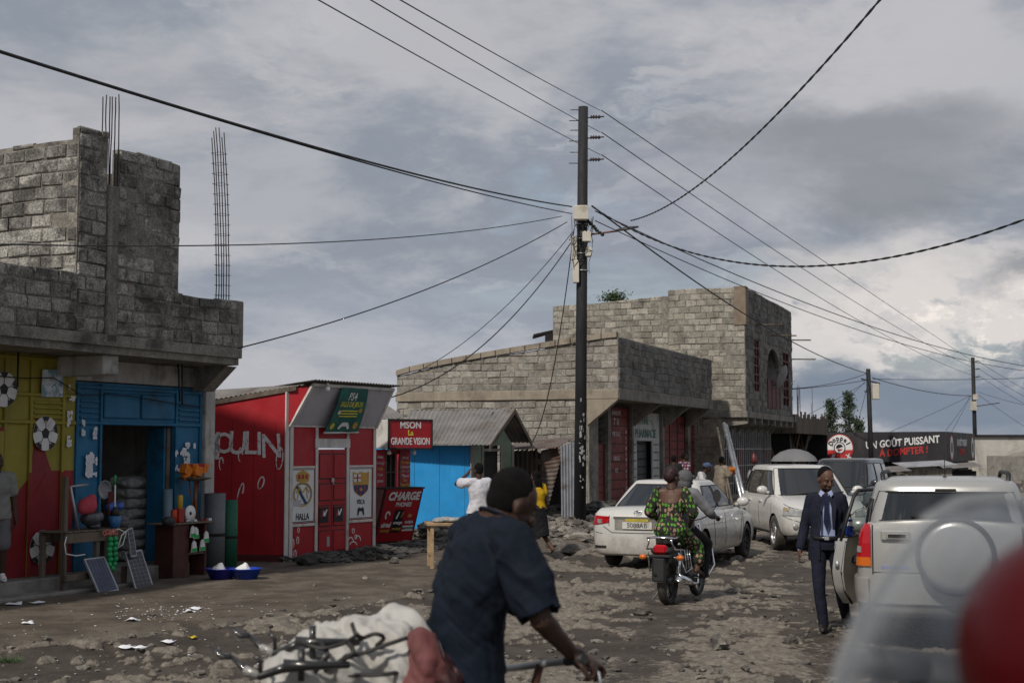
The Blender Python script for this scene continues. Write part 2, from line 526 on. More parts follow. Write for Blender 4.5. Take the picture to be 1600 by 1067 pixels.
m_conc = M('rough_concrete', (.21, .195, .17), .92, var=.28, scale=3, bump=.8, bscale=16, bdist=.03, dirt=(.05, .045, .04), dscale=1.3, streak=.45, grit=.3)
m_concl = M('light_concrete', (.22, .21, .19), .9, var=.2, scale=3, bump=.5, bscale=18, dirt=(.09, .08, .07), dscale=1.2, streak=.35)
m_plaster = M('stained_plaster', (.44, .43, .41), .9, var=.2, scale=2, bump=.35, bscale=16, dirt=(.10, .09, .075), dscale=1.6, dlo=.48, dhi=.7, streak=.55)
m_rebar = M('rusty_rebar', (.055, .045, .042), .8, metal=.4, var=.3, bump=.2)
m_yellow = M('yellow_painted_steel', (.27, .23, .026), .55, var=.15, scale=1.5, bump=.3, bscale=60, dirt=(.06, .05, .02), dscale=1.6, dlo=.56, dhi=.76, streak=.3)
m_redp = M('dark_red_painted_steel', (.23, .011, .017), .55, var=.18, scale=1.5, bump=.3, bscale=60, dirt=(.05, .01, .01), dscale=1.6, dlo=.56, dhi=.76, streak=.25)
m_bluep = M('blue_painted_steel', (.011, .13, .26), .55, var=.18, scale=1.4, bump=.3, bscale=60, dirt=(.01, .035, .06), dscale=1.4, dlo=.5, dhi=.74, streak=.3)
m_red = M('red_paint', (.34, .010, .017), .5, var=.16, scale=1.2, bump=.12, bscale=20, dirt=(.12, .02, .02), dscale=1.1, dlo=.55, dhi=.8, damt=.7, streak=.25)
m_greyp = M('grey_fascia_paint', (.42, .41, .44), .6, var=.1, scale=2, bump=.1, dirt=(.2, .19, .19), dlo=.55, dhi=.8, streak=.25)
m_whitep = M('weathered_white_paint', (.58, .56, .53), .6, var=.1, scale=3, bump=.2, dirt=(.17, .14, .12), dscale=2.2, dlo=.5, dhi=.75, streak=.4)
m_clean = M('white_sign_paint', (.66, .66, .66), .6, var=.08, scale=3, bump=.08, dirt=(.3, .27, .25), dscale=2.5, dlo=.6, dhi=.8)
m_black = M('black_paint', (.012, .012, .014), .5, var=.3, bump=.05)
m_dark = M('dark_interior', (.022, .02, .019), .95, var=.3, bump=.1)
m_inner = M('shop_interior_wall', (.30, .29, .27), .9, var=.25, scale=2, bump=.2, dirt=(.05, .045, .04))
m_tin = M('weathered_tin_roof', (.20, .19, .18), .62, metal=.25, var=.25, scale=2, bump=.15, bscale=20, dirt=(.11, .085, .07), dscale=1.3, dlo=.48, dhi=.7, stretch=(1, 1, 1))
m_tinl = M('pale_tin_sheet', (.34, .35, .37), .55, metal=.3, var=.2, scale=3, bump=.1, dirt=(.16, .13, .11), dscale=2)
m_rust = M('rusted_tin_sheet', (.16, .135, .12), .75, metal=.2, var=.3, scale=3, bump=.2, dirt=(.10, .045, .028), dscale=2.2, dlo=.45, dhi=.62)
m_wood = M('old_grey_wood', (.13, .105, .08), .85, var=.35, scale=4, bump=.4, bscale=25, stretch=(1, 1, .15), dirt=(.04, .033, .027), dscale=4)
m_woodl = M('light_raw_wood', (.36, .25, .14), .75, var=.25, scale=6, bump=.2, dirt=(.14, .1, .06), dscale=5)
m_pole = M('black_tarred_pole', (.016, .016, .018), .75, var=.4, scale=3, bump=.3, bscale=22, stretch=(1, 1, .3))
m_cable = M('black_cable', (.012, .012, .013), .6, var=.1, bump=0)
m_wire = M('grey_wire', (.05, .05, .055), .5, metal=.4, var=.1, bump=0)
m_boxp = M('cream_meter_box_plastic', (.52, .49, .42), .5, var=.1, bump=.05, dirt=(.22, .18, .13), dlo=.55, dhi=.75)
m_shack = M('bright_blue_paint', (.014, .26, .60), .55, var=.1, scale=1.5, bump=.12, dirt=(.02, .11, .25), dscale=1.3, dlo=.52, dhi=.8, damt=.6, streak=.2)
m_green = M('faded_green_paint', (.16, .21, .15), .7, var=.2, scale=2, bump=.2, dirt=(.08, .085, .06), dscale=2)
m_steel = M('galvanised_steel', (.38, .39, .4), .45, metal=.6, var=.15, bump=.05)
m_chrome = M('chrome', (.75, .75, .76), .12, metal=1, var=.03, bump=0)
m_paper = M('white_paper', (.75, .76, .8), .8, var=.05, bump=.05)
m_foil = M('white_plastic', (.7, .7, .69), .35, var=.05, bump=0)
m_stone = M('lava_stone', (.16, .145, .125), .95, var=.35, scale=3, bump=.9, bscale=18, bdist=.03, dirt=(.05, .046, .042), dscale=2.5, dlo=.42, dhi=.66, tone=.45, grit=.4)
m_stoned = M('dark_lava_stone', (.075, .07, .065), .95, var=.35, scale=3, bump=.9, bscale=18, bdist=.03, tone=.4)


# ------------------------------------------------------------------ ground
def edge_x(y):
    """line of the gutter between the shop pavement and the street"""
    return np.interp(y, [6, 10, 14.4, 16.9, 19.5, 25, 32, 45, 60], [-12, -9, -5.2, -3.04, -1.3, .2, 2.2, 5.6, 10])


def ground_z(x, y):
    """height of the street at arrays x, y; returns (z, lump, shoulder)"""
    x = np.asarray(x, float); y = np.asarray(y, float)
    base = .5 * sstep(y, 11.0, 3.5)
    # signed distance to the left of the gutter that runs along the shop side
    wob = .25 * (fbm(x * .35, y * .35, 3, 5) - .5) * 2
    d = (edge_x(y) - x) * .8 + wob
    sh = sstep(d, -.05, .55)
    ditch = -.17 * np.exp(-((d - .02) / .2) ** 2) + .07 * np.exp(-((d + .5) / .3) ** 2)
    n1 = fbm(x * 1.15 + 3.1, y * 1.0, 4, 11); n2 = fbm(x * 3.3, y * 2.9, 4, 21, .55); n3 = fbm(x * 11, y * 10, 3, 31, .6)
    n4 = fbm(x * 6.5 + 1.7, y * 5.8, 3, 61, .6)
    plate = sstep(n1 * .44 + n2 * .22 + n4 * .17 + n3 * .17, .49, .535)
    xc = 2.5 + .16 * (y - 16); trk = np.exp(-((x - xc - .9) / .55) ** 2) + np.exp(-((x - xc + .9) / .5) ** 2)
    plate = plate * (1 - .8 * np.clip(trk * (.6 + .8 * n1), 0, 1))
    lump = plate * (.35 + .65 * n4) * (.5 + n2)
    near = 1 - sstep(y, 60, 110)
    zr = .055 * lump + .06 * (n3 - .5) * (0.25 + .75 * plate) + .02 * (n4 - .5) + .12 * (fbm(x * .22, y * .22, 2, 41) - .5)
    zs = .02 * (n2 - .5) + .008 * (n3 - .5) + .05 * sstep(fbm(x * .8, y * .8, 3, 51), .58, .72) * .4
    z = base + near * (zr * (1 - sh) + (zs + .02) * sh) + near * ditch
    return z, lump, sh, n3, d


def gz(x, y):
    return float(ground_z(np.array([x]), np.array([y]))[0][0])


def make_ground():
    ys = list(np.linspace(-60, 10.5, 22)); y = 10.6
    while y < 62: ys.append(y); y *= 1.0024
    while y < 4500: ys.append(y); y *= 1.06
    ys = np.array(ys)
    core = np.linspace(-1, 1, 560); out = np.array([1.2, 1.6, 2.4, 4, 7, 12])
    us = np.concatenate([-out[::-1], core, out])
    hw = np.where(ys > 0, 1.2 + .40 * ys, 1.2 + .0 * ys)
    Xg = us[None, :] * hw[:, None]; Xg = np.where(np.abs(us)[None, :] > 1.01, Xg + np.sign(us)[None, :] * (np.abs(us)[None, :] - 1) * 14, Xg)
    Yg = np.repeat(ys[:, None], len(us), 1)
    z, lump, sh, n3, d = ground_z(Xg, Yg)
    V = np.stack([Xg, Yg, z], -1).reshape(-1, 3)
    ny, nx = len(ys), len(us)
    i = np.arange(ny - 1)[:, None] * nx + np.arange(nx - 1)[None, :]
    Fc = np.stack([i, i + 1, i + nx + 1, i + nx], -1).reshape(-1, 4)
    me = bpy.data.meshes.new('ground')
    me.vertices.add(len(V)); me.vertices.foreach_set('co', V.ravel().astype(np.float32))
    me.loops.add(Fc.size); me.loops.foreach_set('vertex_index', Fc.ravel().astype(np.int32))
    me.polygons.add(len(Fc)); me.polygons.foreach_set('loop_start', np.arange(0, Fc.size, 4, dtype=np.int32))
    me.update(calc_edges=True)
    me.polygons.foreach_set('use_smooth', np.ones(len(Fc), bool))
    for nm, a in (('lump', lump), ('shoulder', sh)):
        at_ = me.attributes.new(nm, 'FLOAT', 'POINT'); at_.data.foreach_set('value', a.ravel().astype(np.float32))
    m = bpy.data.materials.new('dried_mud'); m.use_nodes = True
    t = m.node_tree; t.nodes.clear(); n = N(t)
    outn = n.new('ShaderNodeOutputMaterial'); p = n.new('ShaderNodeBsdfPrincipled'); t.links.new(p.outputs[0], outn.inputs[0])
    tc = n.new('ShaderNodeTexCoord').outputs['Object']
    lu = n.new('ShaderNodeAttribute', attribute_name='lump').outputs['Fac']; shn = n.new('ShaderNodeAttribute', attribute_name='shoulder').outputs['Fac']
    a = n.noise(tc, 1.7, 8, .62); b = n.noise(tc, 14, 8, .75); c = n.noise(tc, 45, 5, .7)
    dark = n.mix(n.ramp(a, .3, .7), (.054, .045, .038), (.10, .084, .071))
    pale = n.mix(n.ramp(b, .3, .7), (.12, .103, .084), (.29, .258, .215))
    f = n.ramp(n.math('ADD', lu, n.math('MULTIPLY', n.math('SUBTRACT', b, .5), .7)), .10, .30)
    road = n.mix(f, dark, pale)
    road = n.mix(n.ramp(n.math('ADD', n.math('MULTIPLY', c, .5), n.math('MULTIPLY', b, .5)), .6, .68, 0, .55), road, (.24, .215, .18))
    soil = n.mix(n.ramp(a, .35, .68), (.088, .072, .057), (.165, .138, .11))
    soil = n.mix(n.ramp(b, .56, .7, 0, .7), soil, (.05, .042, .036))
    soil = n.mix(n.ramp(n.noise(tc, 70, 3, .6), .66, .72, 0, .6), soil, (.32, .3, .27))
    col = n.mix(shn, road, soil)
    n.put(p.inputs['Base Color'], col)
    n.put(p.inputs['Roughness'], n.ramp(f, 0, 1, .82, .95)); p.inputs['Specular IOR Level'].default_value = .2
    bp = n.new('ShaderNodeBump'); bp.inputs['Strength'].default_value = .9; bp.inputs['Distance'].default_value = .04
    n.put(bp.inputs['Height'], n.math('ADD', b, n.math('MULTIPLY', c, .35))); n.put(p.inputs['Normal'], bp.outputs[0])
    me.materials.append(m)
    o = bpy.data.objects.new('ground', me); COL.objects.link(o); o['kind'] = 'structure'


make_ground()


def rock_mesh(rnd, r, mb, c, flat=.6, mi=0):
    bm = bmesh.new(); bmesh.ops.create_icosphere(bm, subdivisions=2 if r > .06 else 1, radius=1)
    ph = [rnd.uniform(0, 9) for _ in range(4)]; s = (rnd.uniform(.75, 1.3), rnd.uniform(.75, 1.2), rnd.uniform(.6, 1) * flat)
    vs = []
    rz = Matrix.Rotation(rnd.uniform(0, 6.3), 3, 'Z')
    for v in bm.verts:
        p = v.co
        k = 1 + .22 * math.sin(p.x * 3 + ph[0]) * math.sin(p.y * 3.4 + ph[1]) + .16 * math.sin(p.z * 5 + ph[2] + p.x * 4) + rnd.uniform(-.1, .1)
        q = rz @ Vector((p.x * s[0], p.y * s[1], p.z * s[2])) * (k * r)
        vs.append(Vector(c) + q)
    mb.add(vs, [[v.index for v in f.verts] for f in bm.faces], mi, min(1, max(0, rnd.gauss(.5, .25))))
    bm.free()


def rubble(name, n, fn, mat, seed, rlo, rhi):
    rnd = random.Random(seed); mb = MB()
    for _ in range(n):
        p = fn(rnd)
        if p is None: continue
        x, y, dz = p; r = rlo + (rhi - rlo) * rnd.random() ** 2.6
        rock_mesh(rnd, r, mb, (x, y, gz(x, y) + dz + r * .2))
    o = mb.build(name, mat); o['kind'] = 'stuff'
    return o


def seg(rnd, a, b, w, h=0):
    t = rnd.random(); k = rnd.gauss(0, .5)
    x = a[0] + (b[0] - a[0]) * t; y = a[1] + (b[1] - a[1]) * t; dx, dy = b[0] - a[0], b[1] - a[1]; L = math.hypot(dx, dy)
    return x - dy / L * k * w, y + dx / L * k * w, h * rnd.random() * math.exp(-k * k * 3)


def f_road(r):
    y = 12 + 34 * r.random() ** 1.5; x = r.uniform(-.38, .40) * y
    if x < edge_x(y) - .1 and r.random() < .93: return None
    return x, y, 0


tag(rubble('loose_stones', 3600, f_road, m_stone, 3, .006, .06), 'loose pale stones and mud clods strewn over the rough street', 'rubble')
tag(rubble('dark_rubble', 1500, lambda r: seg(r, (-3.7, 25.2), (-1.3, 30.3), .75, .10), m_stoned, 4, .012, .12), 'dark lava rubble along the foot of the red game kiosk', 'rubble')
tag(rubble('rubble_bank', 2200, lambda r: seg(r, (-1.9, 31.8), (2.1, 33.6), 1.2, .34), m_stone, 5, .02, .22), 'bank of pale rubble at the foot of the black power pole', 'rubble')
tag(rubble('rubble_bank', 900, lambda r: seg(r, (.2, 36.2), (3.0, 42.5), 1.3, .45), m_stoned, 6, .04, .2), 'dark rubble heaped behind the black power pole and white sedan', 'rubble')
tag(rubble('gutter_stones', 420, lambda r: (lambda yy: (float(edge_x(yy)) + r.gauss(0, .22), yy, .0))(14 + 11 * r.random()), m_stone, 7, .012, .07), 'small stones and clods along the gutter beside the shop pavement', 'rubble')


def boulder(px, py, r, mat, label, seed, grp='boulders beside the shop fronts'):
    p = gnd(px, py); mb = MB(); rock_mesh(random.Random(seed), r, mb, (0, 0, r * .3), .8)
    o = mb.build('boulder', mat); o.location = (p.x, p.y, gz(p.x, p.y)); tag(o, label, 'boulder', grp)


boulder(486, 882, .19, m_stoned, 'large dark boulder below the left panel of the red game kiosk', 2)
boulder(600, 874, .12, m_stone, 'pale fist-shaped stone in front of the slanted phone charging board', 3)
boulder(617, 880, .10, m_stone, 'smaller pale stone just right of the kiosk rubble', 4)
boulder(893, 858, .30, m_stone, 'biggest pale rock at the foot of the black power pole', 5)
boulder(868, 856, .2, m_stone, 'pale rock left of the biggest rock under the power pole', 6)
boulder(1230, 1004, .09, m_stone, 'flat pale clod on the street left of the suited man shoes', 8, 'clods on the street')
boulder(1118, 1012, .12, m_stone, 'broad pale clod in the middle of the dark mud patch', 9, 'clods on the street')
boulder(1000, 962, .09, m_stone, 'pale clod on the mud in front of the motorcycle rear wheel', 10, 'clods on the street')


# ------------------------------------------------------------------ frames of buildings
def frame(loc, theta):
    """building frame: local x runs up the street at heading theta, y goes back from it"""
    return Matrix.Translation(loc) @ Matrix.Rotation(R(90 - theta), 4, 'Z')


def onp(T, axis, val, px, py):
    """local point where the plane axis=val is seen at px, py"""
    Ti = T.inverted(); c = Ti @ Vector((0, 0, CH)); q = Ti @ at(px, py, 10.); d = q - c
    k = (val - c[axis]) / d[axis]
    return c + d * k


def root(name, label, cat, T, theta, group=None):
    return thing(name, label, cat, T.translation, R(90 - theta), group)


def bars(mb, x, y, z0, z1, n, r, rnd, lean=(0, 0), gap=.14):
    for i in range(n):
        a = [(-gap, -gap), (gap, -gap), (-gap, gap), (gap, gap), (0, gap), (0, -gap)][i % 6]
        L = rnd.uniform(.86, 1.0); pts = []
        for k in range(9):
            t = k / 8 * L
            pts.append((x + a[0] / 2 * (1 - .2 * t) + lean[0] * t * t + rnd.uniform(-.008, .008), y + a[1] / 2 + lean[1] * t * t, z0 + (z1 - z0) * t))
        mb.tube(pts, r, 5)


# ================================================================== left shop building
TS = frame(Vector((-4.41, 22.9, 0)), 25)
shop = root('shop_building', 'two-storey grey block building with yellow and blue steel shopfronts at the left edge', 'building', TS, 25)
SY = 1.0          # facade plane
PZ = .22          # porch
mb = MB()
block_wall(mb, (-9, 0, 0), (1, 0, 0), 5.22, 3.62, 4.42, seed=2, nrm=(0, -1, 0), ch=.2, ragged=.03)
mb.build('parapet', [m_block, m_mortar], shop); mb = MB()
block_wall(mb, (-3.2 + .24, 0, 0), (1, 0, 0), 2.96, 3.62, lambda a: 4.38, seed=3, nrm=(0, -1, 0), ch=.2, ragged=.03)
block_wall(mb, (0, 0, 0), (.24, .97, 0), 1.25, 3.62, 4.37, seed=4, nrm=(.97, -.24, 0), ch=.2)
mb.build('tower_base', [m_block, m_mortar], shop)
mb = MB()
block_wall(mb, (-3.776, 0, 0), (1, 0, 0), .58, 3.62, 6.5, seed=5, nrm=(0, -1, 0), ch=.2)
block_wall(mb, (-2.957, 0, 0), (1, 0, 0), 1.386, 4.2, lambda a: 6.33 - .0 * a, seed=6, nrm=(0, -1, 0), ch=.2, ragged=.05)
block_wall(mb, (-3.776, 0, 0), (0, 1, 0), 4.0, 4.3, lambda a: 6.3, seed=7, nrm=(-1, 0, 0), ch=.2, ragged=.03)
block_wall(mb, (-1.571, 0, 0), (0, 1, 0), 4.0, 4.3, 6.3, seed=8, nrm=(1, 0, 0), ch=.2)
mb.build('tower_wall', [m_block, m_mortar], shop)
mb = MB(); mb.bbox(-3.19, -2.965, -.05, .16, 3.5, 5.75, .02); mb.build('concrete_column', m_conc, shop); mb = MB()
mb.bbox(-.06, .09, -.03, .17, 3.62, 4.39, .02)
mb.build('concrete_column', m_conc, shop)
rnd = random.Random(4)
mb = MB(); bars(mb, -3.08, .06, 5.6, 7.2, 6, .009, rnd, gap=.17); mb.build('rebar', m_rebar, shop)
mb = MB(); bars(mb, .02, .35, 4.3, 7.5, 6, .009, rnd, lean=(-.25, 0), gap=.15)
for k in range(15):
    z = 4.5 + k * .165; t = (z - 4.3) / 3.2; dx = .02 - .25 * t * t
    mb.tube([(dx - .095, .255, z), (dx + .095, .255, z), (dx + .095, .445, z), (dx - .095, .445, z), (dx - .095, .255, z)], .0035, 4)
mb.build('rebar', m_rebar, shop)
# slab with a ragged lip
mb = MB()
mb.prism([(-9, 0), (0, 0), (.3, 1.2), (.62, 1.25), (.62, 6), (-9, 6)], 3.35, 3.62)
mb.prism([(-9, -.05), (.02, -.05), (.34, 1.2), (.29, 1.21), (-.02, -.004), (-9, -.004)], 3.46, 3.615)
mb.build('roof_slab', m_conc, shop)
mb = MB()   # cut beam ends and corner corbel
mb.bbox(-3.05, -2.72, .12, 1.0, 3.06, 3.348, .02); mb.build('beam', m_plaster, shop); mb = MB()
mb.prism([(.25, 3.347), (.895, 3.347), (.895, 2.95), (.7, 2.95)], .0, .30, 'x', 1)
mb.build('corbel', [m_plaster, m_conc], shop)
mb = MB(); mb.bbox(.36, .62, .9, 1.2, 0, 3.346, .015)
mb.bbox(.44, .60, 1.203, 5.8, 0, 3.34, .01); mb.bbox(-2.7, .358, 1.012, 1.12, 3.02, 3.346, .008)
mb.build('end_wall', m_plaster, shop)
mb = MB(); mb.bbox(-9, -.36, .62, 1.6, -.1, PZ, .015); mb.bbox(-9, .66, .86, 1.6, -.1, PZ - .006, .015); mb.bbox(-9, -2.2, .2, .617, -.1, .06, .015)
mb.build('porch_step', m_concl, shop)
# yellow shopfront
mb = MB(); mb.box(-9, -2.63, SY, SY + .06, PZ, 3.348)
for x in (-9, -6.4, -5.2, -4.05, -3.56, -2.92): mb.bbox(x, x + .06, SY - .035, SY - .002, PZ, 3.34, .01)
for z in (2.36, 2.75, 3.26): mb.bbox(-9, -2.64, SY - .045, SY - .004, z, z + .05, .01)
for k in range(4): mb.bbox(-3.49, -2.93, SY - .04, SY - .004, 2.44 + k * .07, 2.47 + k * .07, .006)
mb.build('shopfront', m_yellow, shop)
P = lambda px, py, y=SY: (onp(TS, 1, y, px, py).x, onp(TS, 1, y, px, py).z)
mb = MB()   # the red painted lower part, rising in two peaks
zz = P(80, 735)[1]
red = [(-9, PZ + .004), (-2.632, PZ + .004), (-2.632, zz), P(80, 735), P(70, 705), P(56, 645), P(52, 700), P(46, 745), P(30, 765), P(10, 805), (-5.0, 1.0), (-9, 1.2)]
mb.prism(red, SY - .0035, SY - .0005, 'y')
mb.prism([(-3.555, PZ + .01), (-2.925, PZ + .01), (-2.925, zz - .02), (-3.2, zz - .02), (-3.555, 1.2)], SY - .008, SY - .005, 'y')
for x in (-3.56, -2.92): mb.bbox(x - .004, x + .064, SY - .039, SY - .0355, PZ + .004, zz - .02, .0015)
mb.build('red_paint_shape', m_redp, shop)
# yellow and red door leaf
mb = MB(); mb.bbox(-4.72, -4.08, SY - .06, SY - .046, PZ + .02, 2.3, .005, 1); mb.bbox(-4.72, -4.08, SY - .062, SY - .0605, 1.55, 2.25, .0005, 0)
for a, b in ((.35, .85), (.95, 1.45), (1.62, 2.2)):
    mb.bbox(-4.64, -4.16, SY - .075, SY - .063, a, b, .006, 0 if a > 1.5 else 1)
mb.build('door', [m_yellow, m_redp], shop)


def ball_art(cx, cz, r, y):
    mb = MB(); n = 36
    mb.prism([(cx + r * math.cos(2 * math.pi * i / n), cz + r * math.sin(2 * math.pi * i / n)) for i in range(n)], y - .003, y, 'y', 0)
    pent = lambda x, z, s, a: [(x + s * math.cos(a + 2 * math.pi * i / 5), z + s * math.sin(a + 2 * math.pi * i / 5)) for i in range(5)]
    mb.prism(pent(cx, cz, r * .34, math.pi / 2), y - .006, y - .0032, 'y', 1)
    for i in range(5):
        a = math.pi / 2 + 2 * math.pi * i / 5
        arc = [(cx + r * .99 * math.cos(a + t), cz + r * .99 * math.sin(a + t)) for t in (.32, .16, 0, -.16, -.32)]
        mb.prism(arc + [(cx + r * .74 * math.cos(a - .2), cz + r * .74 * math.sin(a - .2)), (cx + r * .74 * math.cos(a + .2), cz + r * .74 * math.sin(a + .2))], y - .006, y - .0032, 'y', 1)
        p0 = Vector((cx + r * .34 * math.cos(a), 0, cz + r * .34 * math.sin(a))); p1 = Vector((cx + r * .6 * math.cos(a), 0, cz + r * .6 * math.sin(a)))
        ln = [(p0, p1)] + [(p1, Vector((cx + r * .76 * math.cos(a + s), 0, cz + r * .76 * math.sin(a + s)))) for s in (.2, -.2)]
        a2 = a + math.pi / 5
        for u, v in ln:
            dd = (v - u).normalized() * .005; pr = Vector((-dd.z, 0, dd.x))
            mb.prism([((u + pr).x, (u + pr).z), ((v + pr).x, (v + pr).z), ((v - pr).x, (v - pr).z), ((u - pr).x, (u - pr).z)], y - .0055, y - .0031, 'y', 1)
    mb.build('football_painting', [m_clean, m_black], shop)


for px, py in ((6, 608), (71, 677), (66, 855)):
    x, z = P(px, py, SY - .05); ball_art(x, z, .245, SY - .05)
rnd = random.Random(7)


def torn(mb, cx, cz, w, h, y, n=1, rnd=rnd, dens=.6):
    """remains of a torn poster: ragged patches of paper"""
    nx, nz = max(2, int(w / .028)), max(2, int(h / .028)); sd_ = int(cx * 91 + cz * 37)
    for i in range(nx):
        for j in range(nz):
            if float(fbm(np.array([i * .33 + sd_]), np.array([j * .33]), 2, sd_)[0]) > .38 + .25 * dens: continue
            x0 = cx - w / 2 + (i + .5) * w / nx; z0 = cz - h / 2 + (j + .5) * h / nz
            k = rnd.randint(5, 7); s = rnd.uniform(.5, .95) * w / nx
            mb.prism([(x0 + s * math.cos(6.28 * q / k) * rnd.uniform(.6, 1.2), z0 + s * math.sin(6.28 * q / k) * rnd.uniform(.7, 1.5)) for q in range(k)], y - .002, y - .0003 * rnd.random(), 'y', 0)


mb = MB()
x, z = P(79, 599); mb.prism([(x - .23, z - .2), (x + .2, z - .19), (x + .22, z + .2), (x - .22, z + .19)], SY - .05, SY - .047, 'y')
mb.build('poster', M('faded_poster', (.5, .55, .58), .7, var=.3, scale=7, bump=.05, dirt=(.12, .25, .33), dscale=6, dlo=.5, dhi=.56), shop)
for px, py, w, h in ((105, 670, .1, .5), (108, 622, .16, .07), (128, 668, .1, .22), (145, 672, .08, .25), (139, 726, .24, .36), (104, 604, .07, .12)):
    x, z = P(px, py); mb = MB(); torn(mb, x, z, w, h, SY - .046, dens=.75); mb.build('torn_poster', m_paper, shop)
for px, py, w, h in ((277, 718, .22, .36), (293, 716, .3, .5)):
    x, z = P(px, py); mb = MB(); torn(mb, x, z, w, h, SY - .046, dens=.55); mb.build('torn_poster', m_paper, shop)
# blue shopfront with open doorway
dx0, dx1, dz1 = P(158, 700)[0], P(272, 700)[0], 2.38
mb = MB()
mb.box(-2.628, dx0, SY, SY + .06, PZ, 3.0); mb.box(dx1, .36, SY, SY + .06, PZ, 3.0); mb.box(dx0, dx1, SY, SY + .06, dz1, 3.0)
for x in (-2.62, dx0 - .06, dx1, .3): mb.bbox(x, x + .05, SY - .035, SY - .002, PZ, 2.98, .01)
for z in (dz1 - .01, 2.9): mb.bbox(-2.6, .34, SY - .045, SY - .004, z, z + .05, .01)
for x in (dx0 + .02, (dx0 + dx1) / 2 + .02): mb.bbox(x, x + (dx1 - dx0) / 2 - .05, SY - .032, SY - .004, dz1 + .09, 2.86, .02)
for x0, x1 in ((-2.55, dx0 - .1), (dx1 + .08, .27)):
    for k in range(4): mb.bbox(x0, x1, SY - .04, SY - .004, dz1 + .08 + k * .08, dz1 + .115 + k * .08, .006)
mb.build('shopfront', m_bluep, shop)['label'] = 'blue painted steel shopfront with an open doorway'
mb = MB(); mb.bbox(dx1 - .16, dx1 - .12, SY + .07, SY + .42, PZ, dz1 - .03, .01); mb.bbox(dx1 - .10, dx1 - .02, SY + .05, SY + .11, PZ, dz1 - .03, .01, 1)
mb.build('door', [m_bluep, m_rust], shop)['label'] = 'blue steel door leaf folded into the dark shop'
mb = MB()
mb.box(-9, .43, 4.2, 4.3, 0, 3.34); mb.box(-2.75, -2.65, SY + .07, 4.19, PZ, 3.34); mb.box(-2.64, .43, SY + .62, 4.19, 3.2, 3.3)
mb.build('inner_wall', m_inner, shop)
mb = MB()
for pts in ([(-4.1, SY - .3, 3.33), (-4.1, SY - .3, 2.85)], [(-.9, SY - .5, 3.34), (-.84, SY - .5, 2.75)], [(-.8, SY - .5, 3.34), (-.78, SY - .5, 2.7)]): mb.tube(pts, .014, 5)
mb.tube([(-9 + i * .58, SY - .1, 3.05 - .06 * math.sin(i * .9) - (.0 if i < 11 else .28)) for i in range(17)], .008, 5)
mb.build('dangling_wire', m_cable, shop)

# ================================================================== game kiosk (red)
TK = frame(Vector((-4.02, 25.4, 0)), 31)
kiosk = root('game_kiosk', 'red wooden game kiosk with painted football crests and MOULIN on its side wall', 'kiosk', TK, 31)
PK = lambda px, py, y=0.: (onp(TK, 1, y, px, py).x, onp(TK, 1, y, px, py).z)
KL = PK(584, 860)[0]
zf = 2.42
sdir = (TK.inverted().to_3x3() @ Vector((-1, .12, 0))).normalized()      # the side wall, square to the view
S = lambda a, z, e=0.: Vector((0, 0, 0)) + sdir * a + Vector((0, 0, z)) + Vector((sdir.y, -sdir.x, 0)) * -e
# side wall
TW = TK @ Matrix(((-sdir.x, sdir.y, 0, 0), (-sdir.y, -sdir.x, 0, 0), (0, 0, 1, 0), (0, 0, 0, 1)))   # local x to the right along the wall, -y outward
PW = lambda px, py, y=0.: (onp(TW, 1, y, px, py).x, onp(TW, 1, y, px, py).z)
mb = MB()
mb.prism([(-2.6, 0), (0, 0), (0, 3.06), (-2.6, 2.62)], 0, .05, 'y')
for k in range(7): mb.box(-2.6 + k * .4, -2.594 + k * .4, -.003, -.0005, .3, 2.5, 1)
mb.bbox(-2.6, 0, -.02, -.001, 0, .14, .005, 1)
sw = mb.build('side_wall', [m_red, M('dark_seam', (.08, .01, .01))], kiosk)
TWl = TK.inverted() @ TW
sw.matrix_local = TWl
mwl = M('chalky_white_paint', (.62, .60, .60), .8, var=.15, scale=14, bump=.05, dirt=(.3, .06, .06), dscale=9, dlo=.55, dhi=.62, damt=.7)
for ch, px, sz in (('M', 327, .70), ('O', 350, .52), ('U', 371, .58), ('L', 391, .58), ('I', 405, .58), ('N', 424, .60)):
    x, z = PW(px, 688 + (10 if ch in 'NM' else 6)); text(ch, sz, (x, -.006, z), mwl, kiosk, off=.006, sx=.86, ang=R({'N': 3, 'U': -3}.get(ch, 0)), jitter=.012, pre=TWl)
def ring(mb, cx, cz, rx, rz, w, y, mi=0, a0=0., a1=6.2832, tilt=0., n=22):
    """painted stroke along an elliptical arc"""
    o_, i_ = [], []
    for k in range(n + 1):
        a = a0 + (a1 - a0) * k / n; ww = w * (.7 + .5 * abs(math.sin(a * .5 + 1)))
        for lst, e in ((o_, 0), (i_, ww)):
            x = (rx - e) * math.cos(a); z = (rz - e) * math.sin(a)
            lst.append((cx + x * math.cos(tilt) - z * math.sin(tilt), y, cz + x * math.sin(tilt) + z * math.cos(tilt)))
    vs = o_ + i_; m = n + 1
    mb.add(vs, [(k, k + 1, m + k + 1, m + k) for k in range(n)], mi)


for px, py, rx, rz, tl in ((437, 716, .07, .2, -.1), (408, 754, .06, .12, -.3), (376, 770, .05, .19, -.25), (376, 710, .05, .13, 0), (346, 724, .05, .12, 0)):
    x, z = PW(px, py); mb = MB(); ring(mb, x, z, rx, rz, .022, -.004, tilt=tl, a1=6.28 if px in (437, 408) else 4.6)
    o = mb.build('painted_bubble', mwl, kiosk); o.matrix_local = TWl
